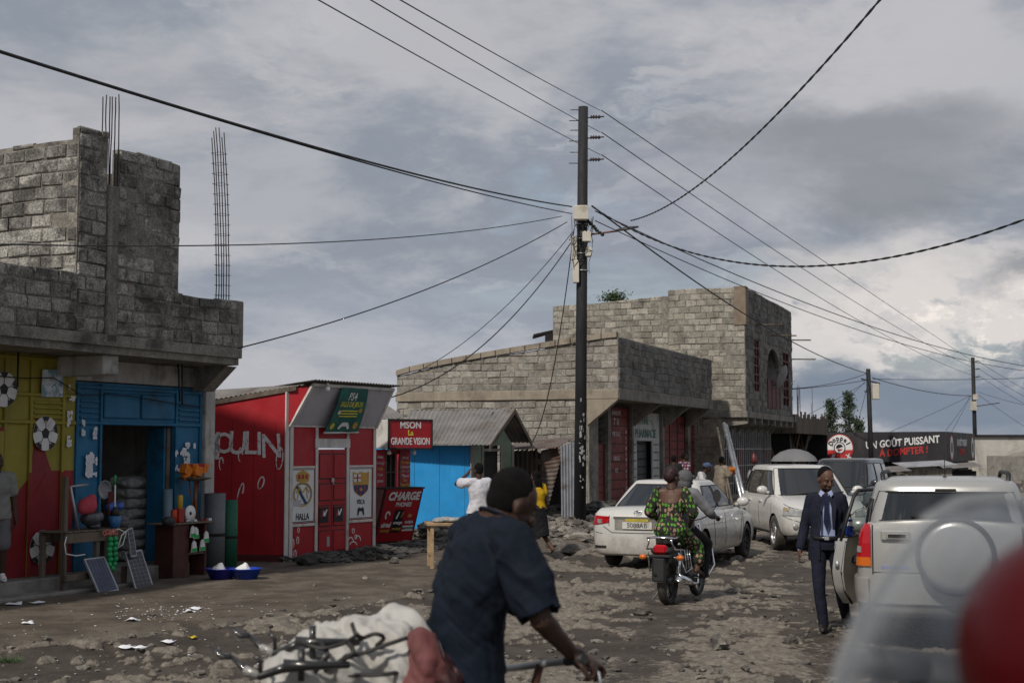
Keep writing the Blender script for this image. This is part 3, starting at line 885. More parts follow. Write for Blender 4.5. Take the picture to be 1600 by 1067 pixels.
# front wall
fr = lambda px: PK(px, 780)[0]
xA, xB, xC, xD = fr(458), fr(494), fr(541), fr(579)
mb = MB(); mb.box(0, xB, 0, .05, 0, zf); mb.box(xC, KL, 0, .05, 0, zf); mb.box(xB, xC, 0, .05, 2.05, zf)
mb.build('front_wall', m_red, kiosk)
mb = MB()   # white boards framing the front
for x0, x1 in ((-.05, .05), (fr(452) - .02, fr(452) + .07), (xB - .05, xB + .02), (xC - .02, xC + .05), (KL - .06, KL + .02)): mb.bbox(x0, x1, -.03, -.002, 0, 3.02 if x1 < .06 else zf + .03, .006)
for z in (zf - .02, ): mb.bbox(.1, KL, -.034, -.004, z, z + .05, .006)
mb.bbox(xB - .07, xC + .07, -.036, -.005, 2.03, 2.20, .006)
for x0, x1 in ((.09, xB - .06), (xC + .06, KL - .07)):
    mb.bbox(x0, x1, -.026, -.003, 1.66, 1.70, .005); mb.bbox(x0, x1, -.026, -.003, .62, .67, .005)
mb.build('white_board', m_whitep, kiosk)
crest = []
for x0, x1 in ((.11, xB - .07), (xC + .07, KL - .09)):
    sp = MB(); sp.bbox(x0, x1, -.014, -.003, .69, 1.65, .004, 0)
    for a, b, c, d in ((x0 + .01, x1 - .01, .70, .712), (x0 + .01, x1 - .01, 1.63, 1.64), (x0 + .01, x0 + .018, .713, 1.629), (x1 - .018, x1 - .01, .713, 1.629)): sp.box(a, b, -.0165, -.0142, c, d, 1)
    crest.append(((x0 + x1) / 2, (x1 - x0))); sp.build('crest_panel', [m_clean, m_black], kiosk)
gold = M('gold_paint', (.42, .27, .05), .6, var=.2, bump=0); navy = M('navy_paint', (.02, .05, .13), .6, var=.2, bump=0); crim = M('crimson_paint', (.33, .02, .03), .6, bump=0)
garn = M('garnet_paint', (.2, .03, .06), .6, bump=0); orange_p = M('orange_ochre_paint', (.48, .23, .06), .6, bump=0)
# crest with crown
cx, cw = crest[0]; w = cw * .40; cz = 1.20; y = -.019
mb = MB(); ring(mb, cx, cz, w, .225, .03, y, 0); ring(mb, cx, cz, w - .03, .19, .012, y, 1)
mb.prism([(cx - w * .75, cz + .14), (cx - w * .5, cz + .15), (cx + w * .5, cz - .17), (cx + w * .25, cz - .19)], y, y + .002, 'y', 1)
for pts in ([(-.7, .02), (-.35, .13), (0, .02), (.35, .13), (.7, .02)], [(-.35, .13), (-.55, -.1)], [(.35, .13), (.5, -.08)]):
    for a, b in zip(pts[:-1], pts[1:]):
        a = Vector((cx + a[0] * w, cz + a[1])); b = Vector((cx + b[0] * w, cz + b[1])); pr = Vector((-(b - a).y, (b - a).x)).normalized() * .011
        mb.prism([tuple(a + pr), tuple(b + pr), tuple(b - pr), tuple(a - pr)], y - .002, y - .0005, 'y', 0)
mb.prism([(cx - .6 * w, cz + .22), (cx + .6 * w, cz + .22), (cx + .72 * w, cz + .34), (cx + .45 * w, cz + .39), (cx + .12 * w, cz + .42), (cx, cz + .45), (cx - .12 * w, cz + .42), (cx - .45 * w, cz + .39), (cx - .72 * w, cz + .34)], y, y + .002, 'y', 0)
for k in (-.38, 0, .38): mb.prism([(cx + (k - .13) * w, cz + .27), (cx + (k + .13) * w, cz + .27), (cx + (k + .1) * w, cz + .35), (cx + (k - .1) * w, cz + .35)], y - .002, y - .0003, 'y', 2)
mb.prism([(cx - w * 1.15, cz - .2), (cx - w * .2, cz - .21), (cx - w * .15, cz - .1), (cx - w * 1.15, cz - .12)], y - .004, y - .0025, 'y', 3)
mb.build('crest_painting', [gold, navy, crim, m_greyp], kiosk)
text('HALLA', .17, (cx, -.019, .79), m_black, kiosk, sx=.72, off=.002, ext=.002, jitter=.02)
# striped shield
cx, cw = crest[1]; w = cw * .36; y = -.019; zt = 1.58
mb = MB()
mb.prism([(cx - w, zt), (cx - .5 * w, zt - .03), (cx, zt), (cx + .5 * w, zt - .03), (cx + w, zt), (cx + w * .96, zt - .25), (cx + w * .8, zt - .38), (cx, zt - .48), (cx - w * .8, zt - .38), (cx - w * .96, zt - .25)], y, y + .002, 'y', 0)
mb.prism([(cx - .85 * w, zt - .05), (cx - .03 * w, zt - .05), (cx - .03 * w, zt - .19), (cx - .85 * w, zt - .19)], y - .002, y - .0003, 'y', 1)
mb.prism([(cx - .52 * w, zt - .05), (cx - .36 * w, zt - .05), (cx - .36 * w, zt - .19), (cx - .52 * w, zt - .19)], y - .004, y - .0022, 'y', 2)
mb.prism([(cx - .85 * w, zt - .105), (cx - .03 * w, zt - .105), (cx - .03 * w, zt - .13), (cx - .85 * w, zt - .13)], y - .0042, y - .0024, 'y', 2)
for i in range(4): mb.prism([(cx + (.05 + i * .21) * w, zt - .05), (cx + (.15 + i * .21) * w, zt - .05), (cx + (.15 + i * .21) * w, zt - .19), (cx + (.05 + i * .21) * w, zt - .19)], y - .002, y - .0003, 'y', 3)
for i in range(7):
    a = -.84 + i * .24; lo = lambda q: zt - .455 + .16 * abs(q) ** 1.8
    mb.prism([(cx + a * w, zt - .25), (cx + (a + .24) * w, zt - .25), (cx + (a + .24) * w, lo(a + .24)), (cx + a * w, lo(a))], y - .002, y - .0003, 'y', 4 if i % 2 else 5)
mb.prism([(cx + .2 * w * math.cos(i), zt - .34 + .03 * math.sin(i)) for i in np.linspace(0, 5.6, 9)], y - .004, y - .0022, 'y', 0)
mb.build('crest_painting', [gold, m_clean, crim, orange_p, garn, navy], kiosk)
text('VISCA', .125, (cx, -.019, 1.005), m_black, kiosk, sx=.75, off=.001, ext=.002, jitter=.02)
mb = MB()
mb.prism([(cx - .11, .75), (cx - .08, .75), (cx - .04, .83), (cx + .04, .83), (cx + .08, .75), (cx + .11, .75), (cx + .10, .87), (cx + .06, .91), (cx + .02, .89), (cx - .02, .89), (cx - .06, .91), (cx - .10, .87)], -.021, -.0185, 'y')
mb.build('gamepad_painting', m_black, kiosk)
for dx, dz, r in ((.07, .5, .05), (.17, .33, .06), (.31, .38, .05), (.24, .14, .055), (.09, .1, .045), (.33, .56, .04)): mb = MB(); mb.lathe([(0, 0), (r * .7, 0)], 14, axis='y', c=(dx + .03, -.0025, dz)); ring(mb, dx + .03, dz, r * .8, r * 1.35, .015, -.004, 1); mb.build('painted_bubble', [M('light_red_paint', (.4, .1, .1), .6), m_clean], kiosk)
for dx, dz, r, a0, a1 in ((.14, .2, .1, .3, 3.1), (.36, .22, .1, 0, 2.7), (.22, .05, .16, .6, 2.4), (.22, .42, .045, 0, 6.2), (.3, .3, .04, 0, 6.2)): mb = MB(); ring(mb, xC + dx, dz + .05, r, r * 1.1, .018, -.004, a0=a0, a1=a1); mb.build('painted_stroke', m_clean, kiosk)
# double door
mb = MB(); dm = (xB + xC) / 2
for a, b in ((xB + .025, dm - .006), (dm + .006, xC - .025)):
    mb.bbox(a, b, -.012, .03, .05, 2.0, .004)
    for z0, z1 in ((.12, .52), (.58, .98), (1.05, 1.38), (1.45, 1.93)):
        mb.box(a + .03, b - .03, -.0135, -.0122, z0, z1, 1); mb.bbox(a + .045, b - .045, -.024, -.0137, z0 + .02, z1 - .02, .005)
door = mb.build('door', [m_red, m_black], kiosk)
mb = MB(); mb.box(dm - .045, dm + .03, -.04, -.025, 1.4, 1.47); mb.tube([(dm - .01, -.04, 1.4), (dm - .01, -.05, 1.36), (dm + .02, -.05, 1.35)], .01, 6); mb.box(dm - .16, dm - .08, -.03, -.0245, .22, .40)
mb.build('padlock', m_steel, door)
for a in (xB + .06, dm + .05):
    mb = MB(); mb.box(a, a + .27, -.029, -.0255, .66, .94, 0); mb.prism([(a + .04, .76), (a + .1, .9), (a + .15, .9), (a + .09, .76)], -.031, -.0293, 'y', 1); mb.prism([(a + .12, .78), (a + .17, .78), (a + .24, .9), (a + .2, .9), (a + .16, .83), (a + .14, .88), (a + .11, .88)], -.031, -.0293, 'y', 2); mb.build('sticker', [m_black, crim, m_clean], kiosk)
# leaning fascia and its ends
ft, fo = 3.14, -.42
mb = MB(); mb.slab((.06, -.045, zf + .02), (KL, -.045, zf + .02), (KL + .02, fo, ft), (.25, fo, ft), .03)
mb.prism([(-.05, 2.42), (-.035, zf + .04), (fo, ft), (.3, ft), (.3, zf)][1:], KL - .02, KL + .0, 'x')
mb.build('fascia', m_greyp, kiosk)
mb = MB(); mb.slab((.0, -.012, zf), (.09, -.05, zf), (.27, fo, ft), (.0, .01, 3.08), .02); mb.build('cheek_board', m_red, kiosk)
mb = MB()
for x in (.06, KL + .005): mb.slab((x - .03, -.05, zf - .02), (x + .03, -.05, zf - .02), (x + (.22 if x < .1 else .05), fo - .02, ft + .02), (x + (.14 if x < .1 else -.01), fo - .02, ft + .02), .04)
mb.bbox(.2, KL + .04, fo - .03, fo + .01, ft - .02, ft + .04, .005)
mb.build('fascia_trim', m_whitep, kiosk)


def corr(mb, A, B, C, D, amp=.012, pitch=.09, mi=0):
    """corrugated sheet: A->B across the waves, A->D along them"""
    A, B, C, D = map(Vector, (A, B, C, D)); n = max(4, int((B - A).length / pitch * 6)); nn = (B - A).cross(D - A).normalized()
    L = (B - A).length
    def fn(u, v):
        p = (A + (B - A) * u) * (1 - v) + (D + (C - D) * u) * v
        return p + nn * amp * math.sin(u * L / pitch * 2 * math.pi)
    mb.grid(fn, n, 1, mi)
    mb.grid(lambda u, v: Vector(fn(u, v)) - nn * .006, n, 1, mi)


mb = MB(); cs = lambda a, z, off=0: tuple(sdir * a + Vector((0, off, z)))
corr(mb, (.1, fo - .14, ft + .09), (KL + .12, fo - .14, ft + .09), (KL + .1, 3.2, 2.85), (.1, 3.2, 2.85))
a_ = Vector(cs(2.75, 2.70)); b_ = Vector((.16, -.12, 3.16))
corr(mb, a_ + Vector((0, -.22, 0)), b_ + Vector((0, -.22, .0)), b_ + Vector((0, 3.2, -.1)), a_ + Vector((0, 3.2, .25)), .012)
mb.build('tin_roof', m_tin, kiosk)
mb = MB(); mb.slab(cs(2.7, 2.58, -.08), cs(-.1, 3.05, -.08), cs(-.1, 3.13, -.08), cs(2.7, 2.66, -.08), .05); mb.build('eave_board', m_wood, kiosk)
# banner
ban = MB(); b0 = PK(531, 604, fo); b1 = PK(572, 604, fo)
btop = lambda u: Vector((b0[0] + (b1[0] - b0[0]) * u, fo - .05, ft - .01))
bx0, bx1 = PK(503, 676, -.12)[0], PK(556, 676, -.12)[0]
bbot = lambda u: Vector((bx0 + (bx1 - bx0) * u + .03, -.14, 2.30 + .02 * u))
bf = lambda u, v, e=0.: btop(u) * (1 - v) + bbot(u) * v + Vector((0, -.03 * math.sin(v * 3.1) - .015 * math.sin(u * 7 + v * 3) - e, 0))
ban.grid(bf, 14, 14, 0); ban.grid(lambda u, v: bf(u, v, -.004), 14, 14, 0)
m_ban = M('green_banner_vinyl', (.012, .10, .09), .4, var=.3, scale=4, bump=.05, dirt=(.01, .2, .15), dscale=4, dlo=.5, dhi=.7)
banner = ban.build('banner', m_ban); banner.matrix_world = TK
tag(banner, 'green vinyl banner reading PS4 SALLE DE JEUX hung on the grey kiosk fascia', 'banner')


def cloth_text(body, size, uc, vc, mat, sx=1.):
    """lettering bent onto the banner"""
    c = bpy.data.curves.new('lettering', 'FONT'); c.body = body; c.size = 1; c.align_x = 'CENTER'; c.align_y = 'CENTER'; c.offset = .02; c.shear = .15; c.resolution_u = 2
    o = bpy.data.objects.new('lettering', c); COL.objects.link(o)
    me = bpy.data.meshes.new_from_object(o.evaluated_get(bpy.context.evaluated_depsgraph_get())); bpy.data.objects.remove(o)
    for v in me.vertices:
        v.co = bf(uc + v.co.x * size * sx, vc - v.co.y * size, .006)
    me.materials.clear(); me.materials.append(mat); o = bpy.data.objects.new('lettering', me); COL.objects.link(o); o.parent = banner


m_yel = M('yellow_print', (.62, .55, .05), .5, bump=0)
cloth_text('PS4', .24, .5, .2, m_clean, .9); cloth_text('SALLE DE JEUX', .15, .5, .37, m_yel, .78)
mb = MB()
for i in range(9):
    mb.add([bf(.32 + .36 * (i % 3) / 2 + dx, .5 + .06 * (i // 3) + dz, .006) for dx, dz in ((-.1, 0), (.1, 0), (.1, .025), (-.1, .025))], [(0, 1, 2, 3)], 0)
for uc, vc, r, mi in ((.18, .55, .05, 1), (.85, .5, .06, 2), (.15, .85, .07, 0), (.82, .84, .08, 2)):
    mb.add([bf(uc + r * math.cos(k), vc + r * math.sin(k), .007) for k in np.linspace(0, 5.6, 9)], [list(range(9))], mi)
pad = [(-.16, .1), (-.12, .02), (-.07, -.03), (.07, -.03), (.12, .02), (.16, .1), (.11, .13), (.06, .06), (-.06, .06), (-.11, .13)]
mb.add([bf(.5 + a, .8 + b, .007) for a, b in pad], [list(range(10))], 1)
mb.build('printed_picture', [m_yel, m_clean, gold], banner)
mb = MB(); mb.tube([bf(-.02, 1, .01), bf(1.02, 1, .01)], .018, 6); mb.build('batten', m_whitep, banner)
# lamp at the fascia corner
def bulb(p, label, r=.045):
    t = thing('light_bulb', label, 'light bulb', p, 0, 'bulbs over the kiosks')
    MB().ell((0, 0, 0), r, 10).build('bulb', M('bulb_glass', (.8, .8, .78), .1, var=0, bump=0), t)
    MB().tube([(0, 0, r * .8), (0, 0, r * 2.2)], r * .5, 8).build('socket', m_whitep, t)
bulb(TK @ Vector((.5, fo - .1, 3.08)), 'round white bulb under the roof corner of the red game kiosk', .05)

# ================================================================== phone kiosk
TP = frame(Vector((-2.72, 29.3, 0)), 50)
pk = root('phone_kiosk', 'small red phone kiosk with slanted CHARGE PHONES counter board', 'kiosk', TP, 50)
PP = lambda px, py, y=0.: (onp(TP, 1, y, px, py).x, onp(TP, 1, y, px, py).z)
m_price = M('red_price_board', (.33, .012, .03), .5, var=.12, bump=.05)
xL, xR = -.15, PP(641, 740)[0]
w0, w1 = PP(603, 740)[0], PP(625, 740)[0]
mb = MB(); mb.box(xL, w0, 0, .04, 0, 2.0); mb.box(w1, xR, 0, .04, 0, 2.0); mb.box(w0, w1, 0, .04, 0, 1.2); mb.box(xL, xR, .04, .08, 1.9, 2.0); mb.box(xL, xL + .04, .045, 1.2, 0, 2.0); mb.box(xR - .04, xR, .045, 1.2, 0, 2.0)
mb.build('wall', m_price, pk)
mb = MB(); mb.box(w0, w1, .12, .16, 1.2, 1.9)
mb.build('window_dark_sheet', m_dark, pk)  # near-black sheet closing the window, painted in for the shade inside
mb = MB()
for i in range(4): x = w0 + (w1 - w0) * i / 3; mb.box(x - .012, x + .012, -.01, .02, 1.2, 1.95)
mb.box(w0, w1, -.012, .018, 1.52, 1.54)
mb.build('window_bars', m_wood, pk)
tb = lambda s, px, py, sz, m, **k: text(s, sz, (PP(px, py)[0], -.006, PP(px, py)[1]), m, pk, ext=.002, **k)
for i, (s_, m_) in enumerate((('Airtel', m_clean), ('Orange', m_yel), ('Vodacom', m_clean), ('Africell', m_price), ('Mpesa', m_clean), ('Sim', m_yel), ('Mega/Giga', m_yel))):
    tb(s_, 633, 715 + i * 7.0, .085, m_ if m_ is not m_price else m_greyp, sx=.8)
for i, s_ in enumerate(('Airtel', 'Orange', 'Voda', 'Cash', 'peso')):
    tb(s_, 594, 714 + i * 9.2, .10 if i == 4 else .08, m_clean if i != 2 else m_yel, sx=.8)
# lit sign box
sx0, sx1 = PP(607, 680, -.5)[0], PP(674, 680, -.5)[0]
mb = MB(); mb.bbox(sx0, sx1, -.5, .12, 2.02, 2.60, .008, 0); mb.bbox(sx0 - .0, sx1, -.512, -.502, 2.03, 2.59, .003, 1)
for a, b, c, d in ((sx0 - .02, sx1 + .02, 2.585, 2.62), (sx0 - .02, sx1 + .02, 2.0, 2.035), (sx0 - .02, sx0 + .015, 2.0, 2.6), (sx1 - .015, sx1 + .02, 2.0, 2.6)): mb.bbox(a, b, -.53, -.495, c, d, .004, 2)
sg = mb.build('sign_box', [m_whitep, m_red, m_dark], pk)
sc_ = (sx0 + sx1) / 2
for s_, z, sz, m_, sx_ in (('MSON', 2.49, .19, m_clean, 1.0), ('La', 2.335, .15, m_yel, 1.0), ('GRANDE VISION', 2.16, .20, m_clean, .66)):
    t = text(s_, sz, (sc_, -.5165, z), m_, pk, ext=.002, off=.004, sx=sx_); t.parent = sg
# counter: slanted board
zc0, zc1 = .08, 1.20
top_o = -.42
fb = lambda u, v, e=0.: Vector((xL + (xR - xL + .02) * u, top_o * v - .02 - e, zc0 + (zc1 - zc0) * v))
mb = MB(); mb.slab(fb(0, 0), fb(1, 0), fb(1, 1), fb(0, 1), .02, 0)
ct = mb.build('counter_board', m_red, pk)
mb = MB(); mb.prism([(-.0, zc0), (-.0, zc1 - .002), (top_o, zc1 - .002)], xL - .02, xL - .002, 'x'); mb.build('counter_side', M('dark_red_board', (.12, .01, .014), .5, var=.15, bump=.05), pk)
mb = MB(); mb.bbox(xL - .03, xR + .05, top_o - .04, .0, zc1, zc1 + .03, .004)
e = fb(0, 0, .015); f_ = fb(0, 1, .015); mb.slab(fb(0, 0, .004), fb(.035, 0, .004), fb(.035, .99, .004), fb(0, .99, .004), .003); mb.slab(fb(0, 0, .006), fb(1, 0, .006), fb(1, .03, .006), fb(0, .03, .006), .003); mb.slab(fb(.98, 0, .005), fb(1, 0, .005), fb(1, .99, .005), fb(.98, .99, .005), .003)
mb.build('counter_frame', m_dark, pk)
th = math.atan2(top_o, zc1 - zc0)
BR = Matrix.Rotation(-th * 0 + 0, 4, 'X')
tilt = Matrix.Rotation(math.pi / 2 - th, 4, 'X')
def ctext(s_, sz, u, v, m_, sx_=1, shear=.2, off=.003):
    t = text(s_, sz, fb(u, v, .009), m_, pk, rot=tilt, ext=.002, off=off, sx=sx_, shear=shear); t.parent = ct; return t
ctext('CHARGE', .24, .52, .86, m_clean, .82, off=.010); ctext('PHONES', .13, .55, .71, m_clean, .8)
ctext('airtel', .15, .2, .34, m_clean, .75, off=.005); ctext('money', .11, .2, .24, gold, .75); ctext('orange', .10, .5, .38, m_clean, .8); ctext('money', .10, .5, .27, gold, .8); ctext('M-PESA', .08, .8, .38, m_clean, .8)
mb = MB()
pt = lambda u0, v0, u1, v1, mi, e: mb.add([fb(u0, v0, e), fb(u1, v0, e), fb(u1, v1, e), fb(u0, v1, e)], [(0, 1, 2, 3)], mi)
pt(.37, .2, .62, .62, 0, .0065); pt(.68, .32, .9, .58, 1, .0065); pt(.66, .22, .95, .32, 2, .0068)
mb.add([fb(.5 - .08 + .03 * k, .45 + dv, .009) for k, dv in ((0, 0), (2, .13), (3, .13), (1.6, 0))], [(0, 1, 2, 3)], 2)
mb.add([fb(.58 - .03 + .03 * k, .45 + dv, .009) for k, dv in ((0, .02), (1.5, .13), (2.5, .13), (1, .02))], [(0, 1, 2, 3)], 3)
mb.add([fb(.2 + .07 * math.cos(a), .52 + .08 * math.sin(a), .009) for a in np.linspace(0, 4.4, 9)] + [fb(.2 + .035 * math.cos(a), .52 + .045 * math.sin(a), .009) for a in np.linspace(4.4, 0, 9)], [list(range(18))], 2)
mb.add([fb(.79 + .06 * math.cos(a), .5 + .03 * math.sin(a), .0095) for a in np.linspace(0, 5.6, 9)], [list(range(9))], 4)
mb.build('painted_logo', [m_black, m_price, m_clean, orange_p, gold], ct)
ctext('BIENVENUE', .075, .805, .27, m_black, .75, off=0).location += Vector((0, -.002, 0))
bulb(TP @ Vector((PP(608, 706, -.3)[0], -.3, 1.93)), 'round bulb under the left end of the MSON sign')
bulb(TP @ Vector((PP(647, 706, -.3)[0], -.3, 1.93)), 'round bulb under the right end of the MSON sign')

# tin roof between the kiosks
lt = thing('lean_to_roof', 'grey low tin awning between the game kiosk and the phone kiosk', 'awning', at(600, 640, 31.5))
mb = MB(); q = lambda px, py, D: at(px, py, D) - lt.location
corr(mb, q(560, 660, 30.6), q(632, 652, 30.9), q(606, 634, 31.8), q(562, 628, 31.8)); mb.build('tin_sheet', m_tin, lt)
mb = MB(); mb.tube([q(600, 655, 31.2), q(600, 655, 31.2) + Vector((0, 0, -2.6))], .04, 6); mb.tube([q(622, 640, 32.2), q(622, 640, 32.2) + Vector((0, 0, -2.6))], .04, 6); mb.build('post', m_wood, lt)

# ================================================================== blue shack
sh_ = thing('blue_shack', 'bright blue board shack with grey corrugated gable roof', 'shack', (-.97, 34.5, 0))
L_ = lambda X, D, z: (X + .97, D - 34.5, z)
A, B, C2 = (-3.9, 34.9), (-.97, 34.5), (.02, 36.6)
mb = MB(); mb.add([L_(*A, 0), L_(*B, 0), L_(*B, 2.1), L_(*A, 2.1), L_(A[0], A[1] + .06, 0), L_(B[0], B[1] + .06, 0), L_(B[0], B[1] + .06, 2.1), L_(A[0], A[1] + .06, 2.1)], [(0, 1, 2, 3), (7, 6, 5, 4), (1, 5, 6, 2), (0, 3, 7, 4)])
for k in range(5):
    t = .1 + k * .21; x = A[0] + (B[0] - A[0]) * t; y_ = A[1] + (B[1] - A[1]) * t
    mb.add([L_(x, y_ - .004, 0), L_(x + .008, y_ - .004, 0), L_(x + .008, y_ - .004, 2.1), L_(x, y_ - .004, 2.1)], [(0, 1, 2, 3)], 1)
mb.build('wall', [m_shack, M('dark_blue_seam', (.01, .06, .15))], sh_)
mb = MB(); P3 = lambda t, z, e=0: L_(B[0] + (C2[0] - B[0]) * t + e * .9, B[1] + (C2[1] - B[1]) * t - e * .43, z)
mb.add([P3(0, 0), P3(.25, 0), P3(.25, 2.1), P3(0, 2.1), P3(.7, 0), P3(1, 0), P3(1, 2.1), P3(.7, 2.1), P3(.5, 2.95)], [(0, 1, 2, 3), (4, 5, 6, 7), (3, 2, 7, 6, 8)])
mb.build('gable_wall', m_green, sh_)
mb = MB(); mb.add([P3(.25, 0, -.1), P3(.7, 0, -.1), P3(.7, 2.1, -.1), P3(.25, 2.1, -.1)], [(0, 1, 2, 3)]); mb.add([P3(.25, 0), P3(.25, 0, -.1), P3(.25, 2.1, -.1), P3(.25, 2.1)], [(0, 1, 2, 3)]); mb.build('doorway', m_dark, sh_)
mb = MB()
for t0, t1 in ((-.03, .06), (.22, .27), (.68, .73), (.96, 1.02)): mb.slab(P3(t0, 0, .02), P3(t1, 0, .02), P3(t1, 2.1, .02), P3(t0, 2.1, .02), .03)
mb.slab(P3(.27, 1.95, .02), P3(.68, 1.95, .02), P3(.68, 2.02, .02), P3(.27, 2.02, .02), .03); mb.build('door_frame', m_concl, sh_)
el, er = at(622, 692, 34.3), at(765, 695, 33.9); rl, rr_ = at(640, 641, 36.1), at(804, 638, 35.75); fl, frr = at(660, 690, 38.2), at(831, 691, 37.6)
l_ = lambda v: v - Vector((-.97, 34.5, 0))
mb = MB(); corr(mb, l_(el), l_(er), l_(rr_), l_(rl), .014, .1); corr(mb, l_(rl), l_(rr_), l_(frr), l_(fl), .014, .1)
mb.build('tin_roof', m_tin, sh_)
mb = MB()
for p, q_ in ((er, rr_), (rr_, frr)):
    p, q_ = l_(p), l_(q_); mb.slab(p + Vector((.02, -.02, -.12)), q_ + Vector((.02, -.02, -.12)), q_ + Vector((.02, -.02, .0)), p + Vector((.02, -.02, .0)), .03)
mb.build('barge_board', m_wood, sh_)

# ================================================================== plank and rusty tin sheds
pl = thing('plank_shed', 'low shed of dark planks and rusty corrugated sheets left of the power pole', 'shed', (.6, 37.6, 0))
l2 = lambda px, py, D: at(px, py, D) - Vector((.6, 37.6, 0)); rnd = random.Random(5)
g2 = lambda px, D, z: Vector(((px - 800) / FPX * D, D, z)) - Vector((.6, 37.6, 0))
mb = MB()
for i in range(8):
    x = 796 + i * 7.2; mb.slab(g2(x, 38, 0), g2(x + 6.8, 37.9, 0), g2(x + 6.8, 37.9, 1.95 + rnd.uniform(-.1, .1)), g2(x, 38, 1.95), .03)
mb.slab(g2(834, 37.5, 1.6), g2(858, 37.3, 1.6), g2(858, 37.3, 1.75), g2(834, 37.5, 1.75), .03)
mb.build('plank_wall', m_wood, pl)
mb = MB(); corr(mb, g2(846, 37.2, .35), g2(846, 37.2, 1.98), g2(882, 36.4, 2.1), g2(852, 36.9, .25), .014, .1); mb.build('rusty_sheet', m_rust, pl)
mb = MB(); corr(mb, g2(877, 36.3, .2), g2(898, 36.6, .2), g2(898, 36.6, 2.2), g2(876, 36.3, 2.1), .014, .1); mb.build('pale_sheet', m_tinl, pl)
mb = MB(); corr(mb, l2(790, 702, 37.4), l2(868, 700, 36.4), l2(897, 684, 38.5), l2(815, 686, 40)); mb.build('tin_roof', m_rust, pl)
mb = MB(); mb.box(-.9, 1.2, .5, 3, 0, 1.9); mb.build('back_wall', m_dark, pl)

# ================================================================== low block building (pharmacy)
TB = frame(Vector((3.29, 44, 0)), 22)
b1 = root('block_building', 'long low grey block building with red steel shop doors behind the power pole', 'building', TB, 22)
mb = MB()
ztop = lambda a: 4.42 + (5.47 - 4.42) * min(1, (a / 7.64) ** .8 * 1.02) if a < 7.64 else 5.47
block_wall(mb, (0, 7.64, 0), (0, -1, 0), 7.64, 3.86, ztop, seed=11, nrm=(-1, 0, 0), bl=.46, ch=.22, ragged=.02)
block_wall(mb, (0, 7.64, 0), (0, -1, 0), 6.64, .3, 3.56, seed=12, nrm=(-1, 0, 0), bl=.46, ch=.22)
mb.build('side_wall', [m_blockw, m_mortw], b1)
mb = MB(); mb.bbox(-.07, .2, -.02, 7.66, 3.56, 3.86, .015); mb.bbox(-.06, .25, 1.0, 7.65, -.1, .3, .02)
mb.prism([(-.02, 3.558), (1.0, 3.558), (1.0, 2.75)], -.06, .2, 'x')
for k in range(15):
    a = k / 15 * 7.64; b = (k + 1) / 15 * 7.64 - .03; za, zb = ztop(a), ztop(b)
    mb.add([(-.09, 7.64 - a, za), (-.09, 7.64 - b, zb), (.12, 7.64 - b, zb), (.12, 7.64 - a, za), (-.09, 7.64 - a, za + .17), (-.09, 7.64 - b, zb + .17), (.12, 7.64 - b, zb + .17), (.12, 7.64 - a, za + .17)], [(0, 1, 5, 4), (4, 5, 6, 7), (1, 2, 6, 5), (0, 4, 7, 3), (2, 3, 7, 6)])
mb.build('concrete_band', M('warm_concrete', (.26, .225, .175), .92, var=.2, scale=2, bump=.6, bscale=14, dirt=(.12, .10, .08), dscale=1.2, streak=.3), b1)
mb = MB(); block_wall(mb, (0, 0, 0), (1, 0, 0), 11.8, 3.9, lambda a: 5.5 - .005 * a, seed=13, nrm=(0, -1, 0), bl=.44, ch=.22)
block_wall(mb, (11.8, 0, 0), (0, 1, 0), 7, 3.9, 5.44, seed=14, nrm=(1, 0, 0)); mb.build('street_parapet', [m_blockshade, m_mortar], b1)
mb = MB(); mb.bbox(-.02, 11.86, -.04, 7.6, 3.54, 3.895, .015); mb.build('overhang_slab', m_conc, b1)
xs_ = [.02, .9, 2.23, 4.6, 8.3, 11.9, 15.9]
mb = MB()
for a, w in ((.0, .9), (1.9, .3), (4.55, .18), (8.28, .28), (11.85, .4)):
    mb.bbox(a, a + w, .96, 1.3, 0, 3.538, .01)
for a in (4.65, 8.4, 11.5): mb.prism([(.0, 3.536), (.955, 3.536), (.955, 2.8)], a, a + .2, 'x')
mb.box(-.0, 15.9, 1.45, 1.5, 0, 3.5)
mb.build('pillar', m_conc, b1)
m_rd = M('faded_red_steel', (.19, .034, .03), .6, var=.2, scale=1.5, bump=.15, dirt=(.06, .015, .014), dscale=1.4, streak=.3)


def steel_front(x0, x1, z1, mat, name, nh=10, nv=0, y=1.1, lab=None):
    mb = MB(); mb.box(x0, x1, y, y + .05, .1, z1)
    for i in range(nh + 1): z = .1 + (z1 - .14) * i / nh; mb.bbox(x0, x1, y - .025, y - .002, z, z + .035, .006, 1)
    for i in range(nv + 1): x = x0 + (x1 - .04 - x0) * i / max(nv, 1); mb.bbox(x, x + .05, y - .03, y - .0045, .1, z1, .006, 1)
    o = mb.build(name, [mat, M('dark_red_rib', (.07, .014, .013), .6)] if mat is m_rd else [mat, m_greyp], b1)
    if lab: o['label'] = lab
steel_front(.92, 1.88, 2.2, m_rd, 'steel_front', 8, 1); steel_front(2.22, 4.53, 3.4, m_rd, 'steel_front', 11, 1); steel_front(8.58, 11.83, 3.3, m_rd, 'steel_front', 10, 3); steel_front(12.3, 15.9, 2.95, m_rd, 'steel_front', 9, 3)
mb = MB()
for i in range(6): mb.box(.95, 1.85, 1.05, 1.1, 2.3 + i * .18, 2.36 + i * .18)
mb.build('vent_grille', m_dark, b1)
m_ph = M('white_steel_front', (.46, .47, .46), .6, var=.12, bump=.1, dirt=(.2, .2, .18), streak=.3)
